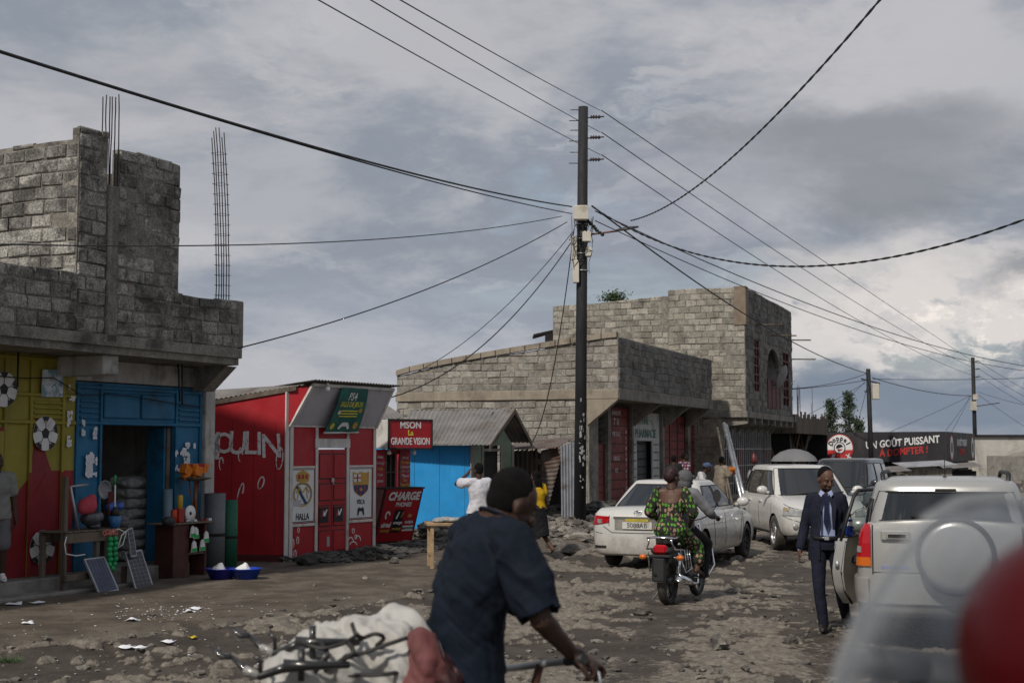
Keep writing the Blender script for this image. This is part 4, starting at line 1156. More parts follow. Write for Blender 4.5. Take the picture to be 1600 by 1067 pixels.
mb = MB(); mb.box(4.75, 5.45, 1.08, 1.13, .1, 3.3); mb.box(7.34, 8.26, 1.08, 1.13, .1, 3.3); mb.box(5.45, 7.34, 1.08, 1.13, 2.3, 3.3)
for i in range(11):
    z = .2 + i * .28
    for a, b in ((4.77, 5.43), (7.36, 8.24)):
        if z < 2.4: mb.box(a + .1, b - .1, 1.068, 1.079, z, z + .03, 1)
mb.build('steel_front', [m_ph, m_dark], b1)['label'] = 'white steel shop front with green lettering'
mb = MB(); mb.box(5.45, 7.34, 1.3, 1.34, .1, 2.3, 0)
for i in range(8): mb.box(5.45, 7.34, 1.27, 1.299, .3 + i * .27, .33 + i * .27, 1)
mb.build('door', [M('dark_grey_shutter', (.06, .062, .065), .6), m_dark], b1)
m_gp = M('green_sign_paint', (.06, .17, .11), .6, bump=0)
text('PHARMACIE', .42, (6.5, 1.07, 2.55), m_gp, b1, sx=1.15, off=.004); text('DIVINE', .40, (6.2, 1.07, 3.0), m_gp, b1, sx=1.1)
for i, s_ in enumerate('ALIMENTATION'): text(s_, .2, (4.15, 1.065, 2.6 - i * .19), mwl, b1, sx=1.2)
for i, s_ in enumerate('TR'): text(s_, .3, (2.9 + i * .35, 1.065, 2.9), mwl, b1, sx=1.2)
for i, (s_, z) in enumerate((('AVENTE', 3.2), ('DETAIL', 2.5), ('GROS', 1.7), ('ET', 1.3))): text(s_, .2, (3.1, 1.065, z), mwl, b1, sx=1.3)

# ================================================================== two-storey block building
TC = frame(Vector((9.2, 56, 0)), 20.5)
b2 = root('block_building', 'tall two-storey grey block building with arched balcony over the white cars', 'building', TC, 20.5)
PC = lambda px, py, y=0.: onp(TC, 1, y, px, py)
st = 3.1
mb = MB()
block_wall(mb, (0, 3.1, 0), (0, -1, 0), 3.1, 3.5, 8.4, seed=25, nrm=(-1, 0, 0), bl=.46, ch=.25)
block_wall(mb, (0, 8, 0), (0, -1, 0), 4.9, 3.5, lambda a: 7.92 + .05 * a, seed=21, nrm=(-1, 0, 0), bl=.46, ch=.25)
mb.build('side_wall', [M('pale_block', (.28, .26, .22), .95, var=.2, scale=5, bump=.9, bscale=22, bdist=.03, dirt=(.09, .08, .068), dscale=1.3, dlo=.48, dhi=.7, damt=.75, tone=.28, grit=.45), m_mortar], b2)
mb = MB(); block_wall(mb, (0, 9, 0), (0, -1, 0), 8, 0, 3.5, seed=22, nrm=(-1, 0, 0), ch=.3, bl=.4, jit=.04); mb.bbox(.0, .4, 1.0, 1.5, 0, 3.1, .03)
mb.build('lower_wall', [m_mortw, m_blockw], b2)
m_rdd = M('dull_maroon_steel', (.085, .02, .018), .6, var=.2)
w = [(PC(1178, 570).x, PC(1186, 570).x), (PC(1198, 570).x, PC(1217, 570).x), (PC(1223, 570).x, PC(1232, 570).x)]
hz = [(4.35, 6.5), (3.75, 6.35), (3.95, 6.4)]
holes = [(a, b, c, d) for (a, b), (c, d) in zip(w, hz)]
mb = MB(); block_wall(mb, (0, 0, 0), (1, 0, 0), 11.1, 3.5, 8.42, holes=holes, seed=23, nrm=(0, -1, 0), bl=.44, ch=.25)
block_wall(mb, (11.1, 0, 0), (0, 1, 0), 8, 3.5, 8.4, seed=24, nrm=(1, 0, 0), ch=.25); mb.build('street_wall', [m_blockshade, m_mortar], b2)
mb = MB(); mb.bbox(-.05, .42, -.07, -.0, 6.9, 8.45, .015); mb.bbox(-.07, -.0, -.06, .42, 6.9, 8.45, .015); mb.build('corner_column', M('brown_concrete', (.2, .16, .12), .9, bump=.3), b2)
mb = MB(); mb.bbox(-.06, 11.15, -.07, 8, 3.25, 3.5, .02)
for i in range(8): mb.prism([(-.04, 3.248), (1.15, 3.248), (1.15, 2.55), (.8, 2.9), (-.04, 3.02)], .1 + i * 1.52, .32 + i * 1.52, 'x')
mb.build('overhang_slab', m_conc, b2)
for i, ((a, b), (c, d)) in enumerate(zip(w, hz)):
    if i == 1:
        mb = MB(); mb.box(a - .0, b, 1.4, 1.45, c, d); mb.box(a - .05, a, .02, 1.4, c, d); mb.box(b, b + .05, .02, 1.4, c, d); mb.box(a, b, .02, 1.4, d, d + .05); mb.build('balcony_recess', m_inner, b2)
        mb = MB(); n = 12; cx = (a + b) / 2; r = (b - a) / 2
        for s in (-1, 1): mb.prism([(cx + s * r, d), (cx + s * r, d - .9)] + [(cx + s * r * math.cos(t), d - .9 + .9 * math.sin(t)) for t in np.linspace(0, math.pi / 2, 8)], -.02, .12, 'y')
        mb.build('arch', m_conc, b2)
        mb = MB(); mb.bbox(a, b, -.03, .02, c, c + 1.25, .01); [mb.bbox(a + (b - a) * k / 3 - .03, a + (b - a) * k / 3 + .03, -.05, -.032, c, c + 1.25, .005) for k in range(4)]; mb.build('balcony_panel', m_rdd, b2)
    else:
        mb = MB(); mb.box(a, b, .1, .15, c, d, 1)
        for k in range(3): x = a + (b - a) * k / 2; mb.bbox(x - .06, x + .06, .0, .09, c, d, .01)
        for k in range(7): z = c + (d - c) * k / 6; mb.bbox(a, b, .01, .08, z - .04, z + .04, .008)
        mb.build('window', [m_rdd, m_dark], b2)
mb = MB()
for i in range(5):
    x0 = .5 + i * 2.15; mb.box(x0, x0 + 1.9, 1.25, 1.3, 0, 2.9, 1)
    mb.bbox(x0 - .28, x0, 1.05, 1.32, 0, 3.24, .01, 0)
    n = 10; arc = [(x0 + .95 + .95 * math.cos(t), 1.95 + .95 * math.sin(t)) for t in np.linspace(0, math.pi, n)]
    for p, q_ in zip(arc[:-1], arc[1:]): mb.prism([p, q_, (q_[0], 3.24), (p[0], 3.24)], 1.1, 1.24, 'y', 0)
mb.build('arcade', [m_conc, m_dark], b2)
mb = MB()
for i in range(5):
    x0 = .5 + i * 2.15
    for k in range(5): x = x0 + .1 + k * .42; mb.bbox(x, x + .05, 1.0, 1.04, 0, 2.9, .005, 0)
    for z in (.6, 1.3, 2.0): mb.bbox(x0, x0 + 1.9, .99, 1.035, z, z + .05, .005, 0)
    if i in (1, 3, 4): mb.box(x0 + .9, x0 + 1.8, 1.05, 1.09, .1, 2.2, 1)
mb.build('window_grille', [m_steel, m_rd], b2)
mb = MB()
for x, z in ((2.2, 7.1), (5.5, 6.9), (9.6, 7.0), (11.0, 6.2)): mb.tube([(x, .1, z), (x + .8, -1.0, z + .02)], .03, 5)
mb.build('protruding_timber', m_wood, b2)
p = PC(1226, 590, -.5)
ds = thing('satellite_dish', 'grey satellite dish beside the balcony of the tall block building', 'satellite dish', TC @ Vector((p.x, -.5, p.z)), R(60))
T_ = Matrix.Rotation(R(-70), 4, 'X'); mb = MB(); mb.lathe([(.02, 0), (.22, .03), (.4, .08), (.52, .14)], 24, T=T_); mb.lathe([(.02, -.01), (.22, .02), (.4, .07), (.52, .13)], 24, T=T_); mb.build('dish', M('grey_dish', (.2, .2, .21), .5), ds)
mb = MB(); mb.tube([(0, 0, 0), (0, .35, -.3), (0, .6, -.3)], .025, 6); mb.tube([(0, 0, -.6), (0, -.55, 0)], .015, 5); mb.build('arm', m_steel, ds)
rf = thing('roof_edge', 'dark sheet roof edge jutting behind the tall block building', 'roof', at(852, 522, 60))
mb = MB(); mb.slab(Vector((-.5, 0, 0)), Vector((.55, .2, .25)), Vector((.55, 3, .4)), Vector((-.5, 3, .1)), .08); mb.slab(Vector((.0, .1, -.7)), Vector((.5, .15, -.7)), Vector((.5, .15, .1)), Vector((0, .1, .0)), .1); mb.build('roof_sheet', m_dark, rf)

# ================================================================== unfinished building
TU = frame(Vector((13.35, 67, 0)), 22)
ub = root('unfinished_building', 'unfinished concrete building with timber formwork props and bristling rebar', 'building', TU, 22)
rnd = random.Random(9); mb = MB()
for i in range(24): x = i * .36; mb.bbox(x, x + .33, -.04, 0, 2.75, 3.6 + rnd.uniform(-.1, .25), .01)
mb.bbox(0, 8.8, .02, 8, 3.0, 3.3, .02)
for i in range(4): mb.bbox(-.04, -.005, i * 2, i * 2 + 1.95, 2.75, 3.65, .01)
mb.build('formwork', m_wood, ub)
mb = MB()
for i in range(16): x = i * .56 + rnd.uniform(-.1, .1); mb.tube([(x, rnd.uniform(0, 2), 0), (x + rnd.uniform(-.15, .15), rnd.uniform(0, 2), 3.0)], .05, 6)
mb.build('timber_prop', m_wood, ub)
mb = MB()
for i in range(14): x = rnd.choice([.5, .8, 3.2, 3.5, 3.8, 6.9, 7.3]) + rnd.uniform(-.1, .1); mb.tube([(x, .5, 3.3), (x + rnd.uniform(-.2, .2), .5, 4.3 + rnd.uniform(0, 1.1))], .014, 4)
mb.build('rebar', m_rebar, ub)
mb = MB(); mb.box(0, 8.8, 3.0, 3.1, 0, 3.0); mb.box(.7, .8, .3, 2.99, 0, 2.99); mb.box(8.6, 8.7, .0, 2.99, 0, 2.99); mb.bbox(0, 1.2, 2.0, 2.05, .1, 2.2, .01, 1); mb.bbox(3.2, 4.4, 2.0, 2.05, .1, 2.2, .01, 1); mb.build('back_wall', [m_dark, m_rd], ub)

# ================================================================== black bar hall with painted slogan
m_blk = M('black_fascia_paint', (.022, .02, .024), .6, var=.25, scale=1, bump=.1, dirt=(.05, .045, .045), dscale=.6)
bh = thing('bar_hall', 'low black-painted bar building with white and red slogan at the far right', 'building', (19.6, 75, 0))
hp = lambda px, D, z: Vector(((px - 800) / FPX * D, D, z)) - Vector((19.6, 75, 0))
def wall(mb, p, q_, z0, z1, mi=0, th=.15):
    mb.slab(Vector((p.x, p.y, z0)), Vector((q_.x, q_.y, z0)), Vector((q_.x, q_.y, z1)), Vector((p.x, p.y, z1)), th, mi)
a, b, c = hp(1276, 77, 0), hp(1478, 73.5, 0), hp(1521, 84, 0)
mb = MB(); wall(mb, a, b, 1.35, 2.92); wall(mb, b, c, 1.35, 2.92)
mb.build('fascia', m_blk, bh)
mb = MB(); wall(mb, a + Vector((0, .5, 0)), b + Vector((-.4, .5, 0)), 0, 1.35); wall(mb, b + Vector((-.4, .5, 0)), c + Vector((-.4, 0, 0)), 0, 1.35, 0)
mb.add([Vector((*a.xy, 2.9)), Vector((*b.xy, 2.9)), Vector((*c.xy, 2.9)), Vector((a.x + 2, a.y + 10, 2.9))], [(0, 1, 2, 3)])
mb.build('wall', m_dark, bh)
def RT(p, q_):
    d = (q_ - p).normalized(); return Matrix(((d.x, 0, d.y, 0), (d.y, 0, -d.x, 0), (0, 1, 0, 0), (0, 0, 0, 1)))
rot1 = RT(a, b); nrm1 = Vector((rot1[0][2], rot1[1][2], 0))
def onf(px, z, e=.01):
    t = (px - 1276) / 202; p = a.lerp(b, t); return Vector((p.x, p.y, z)) + nrm1 * e
m_rt = M('red_slogan_paint', (.42, .03, .03), .6, bump=0)
text('UN GOÛT PUISSANT', .52, onf(1410, 2.36), m_clean, bh, rot=rot1, sx=.80, off=.012, ang=R(5), shear=.1, jitter=.02)
text('À DOMPTER !', .50, onf(1412, 1.88), m_rt, bh, rot=rot1, sx=.84, off=.012, ang=R(5), shear=.1, jitter=.02)
mb = MB(); disc = lambda r, e, mi, a0=0, a1=6.2832, n=32, cx=1312, cz=2.08: mb.add([onf(cx, cz, e) + (Vector((rot1[0][0], rot1[1][0], 0)) * r * math.cos(t) + Vector((0, 0, 1)) * r * math.sin(t)) for t in np.linspace(a0, a1, n)], [list(range(n))], mi)
disc(.74, .004, 0); disc(.70, .008, 1); disc(.70, .012, 0, math.pi + .15, 2 * math.pi - .15); disc(.32, .016, 2); disc(.27, .020, 1); disc(.2, .024, 2, .3, 3.4); disc(.17, .026, 0, 3.6, 6)
mb.build('round_logo', [m_rt, m_clean, m_black], bh)
for i, ch in enumerate('Doppel'):
    t = R(152 - i * 25); p = onf(1312, 2.08, .03) + Vector((rot1[0][0], rot1[1][0], 0)) * .52 * math.cos(t) + Vector((0, 0, .52 * math.sin(t)))
    text(ch, .36, p, m_black, bh, rot=rot1, ang=t - math.pi / 2, sx=.9, off=.01)
for i, ch in enumerate('RX'): text(ch, .34, onf(1302 + i * 24, 1.62, .03), m_clean, bh, rot=rot1, ang=R(-20 + 40 * i), off=.01)
rot2 = RT(b, c); n2 = Vector((rot2[0][2], rot2[1][2], 0))
for s_, t, z, m_ in (('UN GOÛT PUISSANT', .5, 2.35, m_clean), ('À DOMPTER !', .5, 1.85, m_rt)): text(s_, .5, b.lerp(c, t) + Vector((0, 0, z)) + n2 * .02, m_, bh, rot=rot2, sx=.9, off=.012)
for t in (.14, .9):
    mb = MB(); o_ = b.lerp(c, t) + Vector((0, 0, 2.1)); ax = Vector((rot2[0][0], rot2[1][0], 0))
    for r, e, mi in ((.68, .01, 0), (.6, .02, 1), (.3, .03, 2)): mb.add([o_ + n2 * e + ax * r * math.cos(k) + Vector((0, 0, r * math.sin(k))) for k in np.linspace(0, 6.1, 24)], [list(range(24))], mi)
    mb.build('round_logo', [m_rt, m_clean, m_black], bh)

# little sheds in front of it
rnd = random.Random(12)
for i, (px, w_, h_, D, mt, lab) in enumerate(((1385, 1.6, .95, 66, m_wood, 'low plank shed under the black slogan wall left of the radio aerial'), (1450, 2.2, 1.2, 68, m_conc, 'pale board shack with white tin roof under the slogan'), (1500, 1.4, 1.1, 70, m_dark, 'small dark hut under the far end of the black bar'), (1340, 1.5, 1.1, 62, m_rust, 'rusty tin hut behind the dark van'))):
    t = thing('market_shack', lab, 'shack', ((px - 800) / FPX * D, D, 0), R(rnd.uniform(-8, 8)), 'small shacks below the black bar')
    mb = MB()
    for k in range(7): mb.box(-w_ / 2 + k * w_ / 7, -w_ / 2 + (k + .94) * w_ / 7, 0, .03, 0, h_ - .1 + rnd.uniform(-.05, .05))
    mb.box(-w_ / 2, w_ / 2, .05, 1.5, 0, h_ - .15); mb.build('wall', mt, t)
    mb = MB(); corr(mb, (-w_ / 2 - .2, -.35, h_ - .05), (w_ / 2 + .2, -.35, h_ + .08), (w_ / 2 + .2, 1.6, h_ + .28), (-w_ / 2 - .2, 1.6, h_ + .15)); mb.build('tin_roof', m_tinl if i == 1 else m_tin, t)

# far white building
wb = thing('white_building', 'long white-walled building at the far right edge beyond the second power pole', 'building', (31, 95, 0))
mb = MB(); mb.box(-.4, 20, 0, .3, 0, 2.85); mb.box(-.4, -.1, .31, 12, 0, 2.85); mb.build('wall', M('cream_wall', (.46, .44, .40), .9, var=.1, dirt=(.25, .22, .18), dscale=.6), wb)
mb = MB(); mb.box(-.6, 20, -.2, 12, 2.86, 2.98); mb.build('roof', m_dark, wb)
mb = MB(); mb.bbox(-.2, 2.2, -2.6, -2.4, 0, 1.6, .02); mb.bbox(2.3, 3.0, -2.5, -2.3, 0, 2.0, .02); [mb.bbox(2.4, 2.95, -2.52, -2.505, 1.2 + k * .2, 1.3 + k * .2, .005, 1) for k in range(4)]; mb.build('yard_wall', [m_concl, m_dark], wb)


# ================================================================== trees
def pine(px, D, h, seed, label):
    t = thing('pine_tree', label, 'tree', ((px - 800) / FPX * D, D, 0), 0, 'pines beyond the unfinished building')
    rnd = random.Random(seed)
    MB().tube([(0, 0, 0), (.1, 0, h * .5), (0, 0, h)], [.28, .16, .03], 7).build('trunk', m_wood, t)
    mb = MB()
    for k in range(62):
        z = h * (.28 + .72 * (k / 62) ** .9); rr = (h - z) * .25 + .2; rr *= rnd.uniform(.5, 1.2); a = rnd.uniform(0, 6.28)
        tip = Vector((math.cos(a) * rr, math.sin(a) * rr, z + rr * rnd.uniform(.1, .5)))
        for j in range(34):
            s = rnd.uniform(.15, 1) ** .7; c = Vector((0, 0, z)).lerp(tip, s) + Vector([rnd.gauss(0, .2) for _ in range(3)])
            u = Vector([rnd.gauss(0, 1) for _ in range(3)]).normalized() * rnd.uniform(.08, .2); v = Vector([rnd.gauss(0, 1) for _ in range(3)]).normalized() * rnd.uniform(.05, .12)
            mb.add([c - u, c + v, c + u, c - v], [(0, 1, 2, 3)], 0, rnd.random())
    mb.build('crown', M('pine_needles', (.035, .055, .028), .8, var=.3, bump=0, tone=.6), t, recalc=False)


pine(1325, 150, 7.9, 1, 'tallest dark pine tree rising behind the unfinished building')
pine(1297, 152, 7.2, 2, 'narrower dark pine left of the tallest pine')
pine(1341, 156, 5.0, 3, 'short bushy pine right of the tallest pine')
bsh = thing('rooftop_bush', 'small green bush growing on top of the tall block building', 'bush', at(960, 470, 59))
rnd = random.Random(3); mb = MB()
for k in range(900):
    c = Vector([rnd.gauss(0, .24), rnd.gauss(0, .2), abs(rnd.gauss(.12, .13))]); u = Vector([rnd.gauss(0, 1) for _ in range(3)]).normalized() * .06; v = Vector([rnd.gauss(0, 1) for _ in range(3)]).normalized() * .03
    mb.add([c - u, c + v, c + u, c - v], [(0, 1, 2, 3)], 0, rnd.random())
mb.build('foliage', M('bush_leaves', (.05, .08, .03), .8, var=.3, bump=0, tone=.6), bsh, recalc=False)
MB().tube([(0, 0, -.3), (0, 0, .15)], .03, 5).build('stem', m_wood, bsh)


# ================================================================== power poles and cables
def pole(px, D, h, r0, r1, lean, label, box_z, pins, side=1, arm=True):
    X = (px - 800) / FPX * D; t = thing('power_pole', label, 'power pole', (X, D, gz(X, D) - .05), 0, 'black power poles along the street')
    MB().tube([(0, 0, 0), (lean * .5, 0, h * .5), (lean, 0, h)], [r0, (r0 + r1) / 2, r1], 16).build('shaft', m_pole, t)
    mb = MB()
    for k in range(len(pins)):
        z = pins[k]; x = lean * z / h
        mb.tube([(x, 0, z), (x + .5, 0, z + .04)], .016, 5); mb.tube([(x - .33, 0, z - .06), (x, 0, z - .06)], .012, 4); mb.tube([(x - .3, 0, z + .2), (x, 0, z + .2)], .012, 4)
    mb.build('bracket', m_rebar, t)
    for z in pins:
        x = lean * z / h; mb = MB(); mb.lathe([(.02, .17), (.055, .19), (.02, .22), (.055, .25), (.02, .28), (.055, .31), (.02, .34), (.05, .38), (.015, .42)], 10, c=(x, 0, z + .03), axis='x'); mb.build('insulator', M('brown_insulator', (.05, .04, .038), .3), t)
    return t, X
m_arm = M('rusty_lamp_arm', (.14, .06, .04), .7)
p1_, X1 = pole(905, 33.2, 10.12, .145, .115, .12, 'tall black power pole with three insulators and cream meter boxes in mid picture', 7.4, (9.85, 9.36, 8.83))
Z1 = p1_.location.z
for (x0, x1, z0, z1, y0, y1) in ((-.19, .13, 7.37, 7.72, -.32, -.13), (-.24, -.13, 6.45, 7.02, -.15, .08), (-.21, -.09, 5.9, 6.45, -.2, -.13), (.02, .19, 6.86, 7.12, -.26, -.13), (.09, .22, 6.52, 6.76, -.2, -.08)):
    mb = MB(); mb.bbox(x0 + .07, x1 + .07, y0, y1, z0, z1, .02); mb.bbox(x0 + .055, x1 + .085, y0 - .012, y0 - .001, z0 + .02, z1 - .02, .004); mb.build('meter_box', m_boxp, p1_)
mb = MB(); rnd = random.Random(2)
for k in range(26):
    a = Vector((rnd.uniform(-.2, .35), -.16, rnd.uniform(6.9, 7.5))); b_ = Vector((rnd.uniform(-.2, .4), -.2, rnd.uniform(6.1, 7.4)))
    m_ = (a + b_) / 2 + Vector((rnd.uniform(-.12, .12), -.08, -.15)); mb.tube([a, a.lerp(m_, .5) + Vector((.02, 0, -.03)), m_, m_.lerp(b_, .5), b_], .008, 4)
mb.build('loose_wiring', m_cable, p1_)
mb = MB()
for k in range(9): p = Vector((.14 + .05 * k + rnd.uniform(-.02, .02), -.12, 7.45 - .05 * k)); mb.ell(p, (.05, .05, .04), 8)
for k in range(5): mb.ell((.12 + rnd.uniform(-.05, .08), -.15, 7.4 + rnd.uniform(-.15, .15)), .045, 8)
mb.build('cable_clamp', m_cable, p1_)
mb = MB(); mb.tube([(.1, 0, 7.05), (.9, -.25, 7.12)], .022, 6); mb.build('lamp_arm', m_arm, p1_)
mb = MB(); mb.tube([(.85, -.24, 7.13), (1.1, -.3, 7.17), (1.38, -.37, 7.2)], [.03, .06, .03], 10, ry=[.02, .035, .015]); mb.build('lamp_head', m_wire, p1_)
mb = MB()
for z in (6.2, 6.6, 6.95, 7.3): mb.lathe([(.146, z), (.149, z), (.149, z + .03), (.146, z + .03)], 16, c=(.12 * z / 10.1, 0, 0))
mb.build('steel_band', m_steel, p1_)
mb = MB(); rnd = random.Random(8)
for k in range(34):
    z = rnd.gauss(2.0, .45); an = rnd.uniform(-1.9, -.8); w_ = rnd.uniform(.012, .05); h_ = rnd.uniform(.02, .09); r = .139 + .146 * .0
    r = .147 - .0028 * z; x = .012 * z
    mb.add([(x + r * math.cos(an + i * w_ / r), r * math.sin(an + i * w_ / r), z + j * h_ * rnd.uniform(.5, 1.6) + rnd.uniform(-.015, .015)) for j in (0, 1) for i in (-.5, 0, .5)], [(0, 1, 4, 3), (1, 2, 5, 4)])
mb.build('peeling_poster', M('dirty_paper', (.3, .3, .29), .8), p1_)
p2_, X2 = pole(1360, 72, 6.05, .13, .11, -.09, 'black power pole in front of the slogan wall with one grey box', 5, ())
mb = MB(); mb.bbox(.08, .42, -.2, .1, 4.5, 5.3, .03); mb.build('meter_box', m_boxp, p2_)
mb = MB(); mb.tube([(-.45, 0, 5.55), (.5, 0, 5.3)], .04, 6); mb.tube([(-.3, 0, 4.9), (0, 0, 4.9)], .03, 6); mb.build('bracket', m_rebar, p2_)
p3_, X3 = pole(1522, 100, 8.5, .15, .13, -.03, 'farthest black power pole with three pins at the far end of the slogan wall', 6, (8.2, 7.65, 7.1))
mb = MB(); mb.bbox(-.35, .1, -.3, -.14, 4.75, 5.4, .03); mb.bbox(-.15, .2, -.32, -.14, 5.5, 5.9, .03); mb.build('meter_box', m_boxp, p3_)
mb = MB(); mb.tube([(0, 0, 5.05), (1.7, -.2, 5.3)], .03, 6); mb.build('lamp_arm', m_wire, p3_)


def cable(p, q_, sag, r, label, mat=m_cable, n=28, grp='cables strung between the poles', twist=False):
    p, q_ = Vector(p), Vector(q_); mb = MB(); pts = []
    for i in range(n + 1):
        t = i / n; v = p.lerp(q_, t); v.z -= 4 * sag * t * (1 - t); pts.append(v - p)
    if twist:
        N2 = 160
        for ph in (0, math.pi):
            pp = []
            for i in range(N2 + 1):
                t = i / N2; v = (q_ - p) * t; v.z -= 4 * sag * t * (1 - t); a = t * 150 + ph; pp.append(v + Vector((0, math.cos(a), math.sin(a))) * r * .8)
            mb.tube(pp, r * .8, 5, cap=False)
    else: mb.tube(pts, r, 6, cap=False)
    o = mb.build('cable', mat); o.location = p; tag(o, label, 'cable', grp)


def cabs(px0, py0, D0, px1, py1, D1, pxm, pym, r, label, mat=m_cable, **k):
    """cable through two seen points, sagging through a third"""
    p, q_ = at(px0, py0, D0), at(px1, py1, D1)
    best = None
    for i in range(1, 100):
        t = i / 100; v = p.lerp(q_, t); x = 800 + FPX * v.x / (v.y * math.cos(PITCH) + (v.z - CH) * math.sin(PITCH))
        if best is None or abs(x - pxm) < best[0]: best = (abs(x - pxm), t, v)
    _, t, v = best; w_ = at(pxm, pym, v.y); sag = (v.z - w_.z) / (4 * t * (1 - t))
    cable(p, q_, sag, r, label, mat, **k)


D = 33.1
cabs(-60, 62, 11, 893, 323, D, 420, 208, .017, 'thick black cable from the top left corner to the mid pole, upper of the pair')
cabs(-60, 63, 11.1, 893, 334, D, 420, 213, .012, 'thinner black cable just under the thick one at top left')
cabs(-40, 381, 15, 878, 338, D, 500, 379, .009, 'thin cable crossing in front of the block tower to the mid pole', m_wire)
cabs(372, 544, 22.5, 886, 347, D, 640, 463, .011, 'thin cable from the shop building corner up to the mid pole')
cabs(648, 583, 36, 893, 365, D, 780, 488, .009, 'thin grey cable rising from the low block wall to the mid pole', m_wire)
cabs(606, 622, 31, 897, 372, D, 760, 535, .014, 'black sagging cable from the kiosks up to the mid pole')
cabs(832, 690, 37, 897, 358, D, 882, 470, .012, 'slack black cable dropping to the plank shed roof')
for i, (y0, xl, y1, yr, w_) in enumerate(((173, 590, -20, 566, 'top'), (207, 545, -20, 575, 'middle'), (242, 465, -18, 587, 'bottom'))):
    cabs(xl, y1, 14, 938, y0, D, (xl + 938) / 2, (y1 + y0) / 2 + 3, .008, 'bare grey power line up to the mid pole, %s of three' % w_, m_wire, grp='bare power lines')
    cabs(940, y0, D, 1522, yr, 100, 1210, (y0 + .465 * (yr - y0)) + (3, 10, 16)[i], .012, 'bare grey power line from mid pole to far pole, %s of three' % w_, m_wire, grp='bare power lines')
cabs(985, 345, 32.6, 1382, -8, 14, 1205, 188, .012, 'twisted black cable climbing from the mid pole to the top right', twist=True)
cabs(930, 326, D, 1640, 328, 20, 1200, 415, .013, 'twisted black cable sagging to the right edge of the picture', twist=True)
cabs(925, 322, D, 1354, 583, 72, 1130, 470, .020, 'thick black cable from the mid pole to the pole by the slogan')
cabs(930, 330, D, 1640, 577, 60, 1330, 500, .014, 'long black cable from the mid pole to the right edge, upper one')
cabs(930, 345, D, 1640, 583, 62, 1330, 512, .012, 'long thin cable from the mid pole to the right edge, lower one')
cabs(1363, 590, 72, 1518, 618, 99, 1450, 612, .022, 'sagging black cable between the two far poles')
cabs(1364, 592, 72, 1640, 589, 85, 1500, 593, .014, 'level cable from the slogan pole to the right edge')
cabs(1353, 584, 72, 1238, 607, 62, 1300, 599, .014, 'cable from the slogan pole to the tall block building, upper one')
cabs(1353, 594, 72, 1238, 608, 62, 1300, 602, .014, 'cable from the slogan pole to the tall block building, lower one')
for i, (a_, b_, c_, d_, dd) in enumerate(((1352, 598, 1262, 648, 70), (1352, 596, 1300, 645, 76), (1356, 600, 1335, 680, 76))): cabs(a_, b_, 72, c_, d_, dd, (a_ + c_) / 2, (b_ + d_) / 2 + 1, .012, ('thin wire from the slogan pole down to the unfinished building', 'thin wire from the slogan pole across the pine tops', 'steep thin wire from the slogan pole to the slogan wall')[i], m_wire, grp='thin drop wires')
for i, (c_, d_, dd, lab) in enumerate(((1392, 674, 78, 'thin wire from the farthest pole down left to the slogan wall'), (1478, 672, 78, 'steep thin wire from the farthest pole to the slogan wall corner'), (1487, 674, 82, 'second steep wire beside the corner of the slogan wall'))): cabs(1517, 618, 100, c_, d_, dd, (1517 + c_) / 2, (618 + d_) / 2 + 1, .014, lab, m_wire, grp='thin drop wires')
for i, (y0, y1) in enumerate(((564, 628), (575, 640), (586, 652), (612, 640), (616, 690))): cabs(1528, y0, 100, 1640, y1, 92, 1585, (y0 + y1) / 2 + 3, .014, 'thin wire from the farthest pole off the right edge, number %s from the top' % ('one', 'two', 'three', 'four', 'five')[i], m_wire, grp='thin drop wires')
# ------------------------------------------------------------------ car bodies
m_cw = M('white_car_paint', (.52, .515, .49), .28, var=.02, scale=1, bump=0, dirt=(.40, .31, .27), dscale=.9, dlo=.45, dhi=.85, damt=.3, coat=.5, rj=.03, mud=(.20, .17, .13))
m_cs = M('silver_beige_car_paint', (.42, .415, .395), .3, metal=.45, var=.05, scale=2, bump=0, dirt=(.29, .27, .23), dscale=.8, dlo=.45, dhi=.85, damt=.3, coat=.5, rj=.03, mud=(.2, .18, .15))
m_cd = M('dark_car_paint', (.02, .021, .024), .25, var=.1, bump=0, dirt=(.06, .055, .05), dscale=2, coat=.6)
m_gl = M('tinted_car_glass', (.010, .012, .014), .04, rj=.01, var=.05, bump=0, spec=.9)
m_tyre = M('dusty_tyre', (.028, .026, .024), .85, var=.3, scale=8, bump=.3, dirt=(.11, .095, .075), dscale=4, dlo=.45, dhi=.7)
m_under = M('car_underside', (.012, .012, .012), .9, bump=.1)
m_rl = M('red_tail_lens', (.38, .006, .012), .15, var=.1, bump=0, coat=.6)
m_al = M('amber_lens', (.55, .12, .01), .2, var=.1, bump=0, coat=.6)
m_hl = M('clear_lamp_lens', (.42, .42, .40), .08, metal=.5, var=.35, scale=14, bump=0, coat=.8)
m_alloy = M('alloy_rim', (.5, .5, .5), .3, metal=.8, var=.1, bump=0, dirt=(.25, .22, .18), dscale=5)
m_plast = M('black_trim_plastic', (.02, .02, .021), .55, var=.2, bump=.05)
m_plate = M('number_plate', (.55, .55, .52), .4, var=.05, bump=0, dirt=(.3, .27, .2), dscale=6)


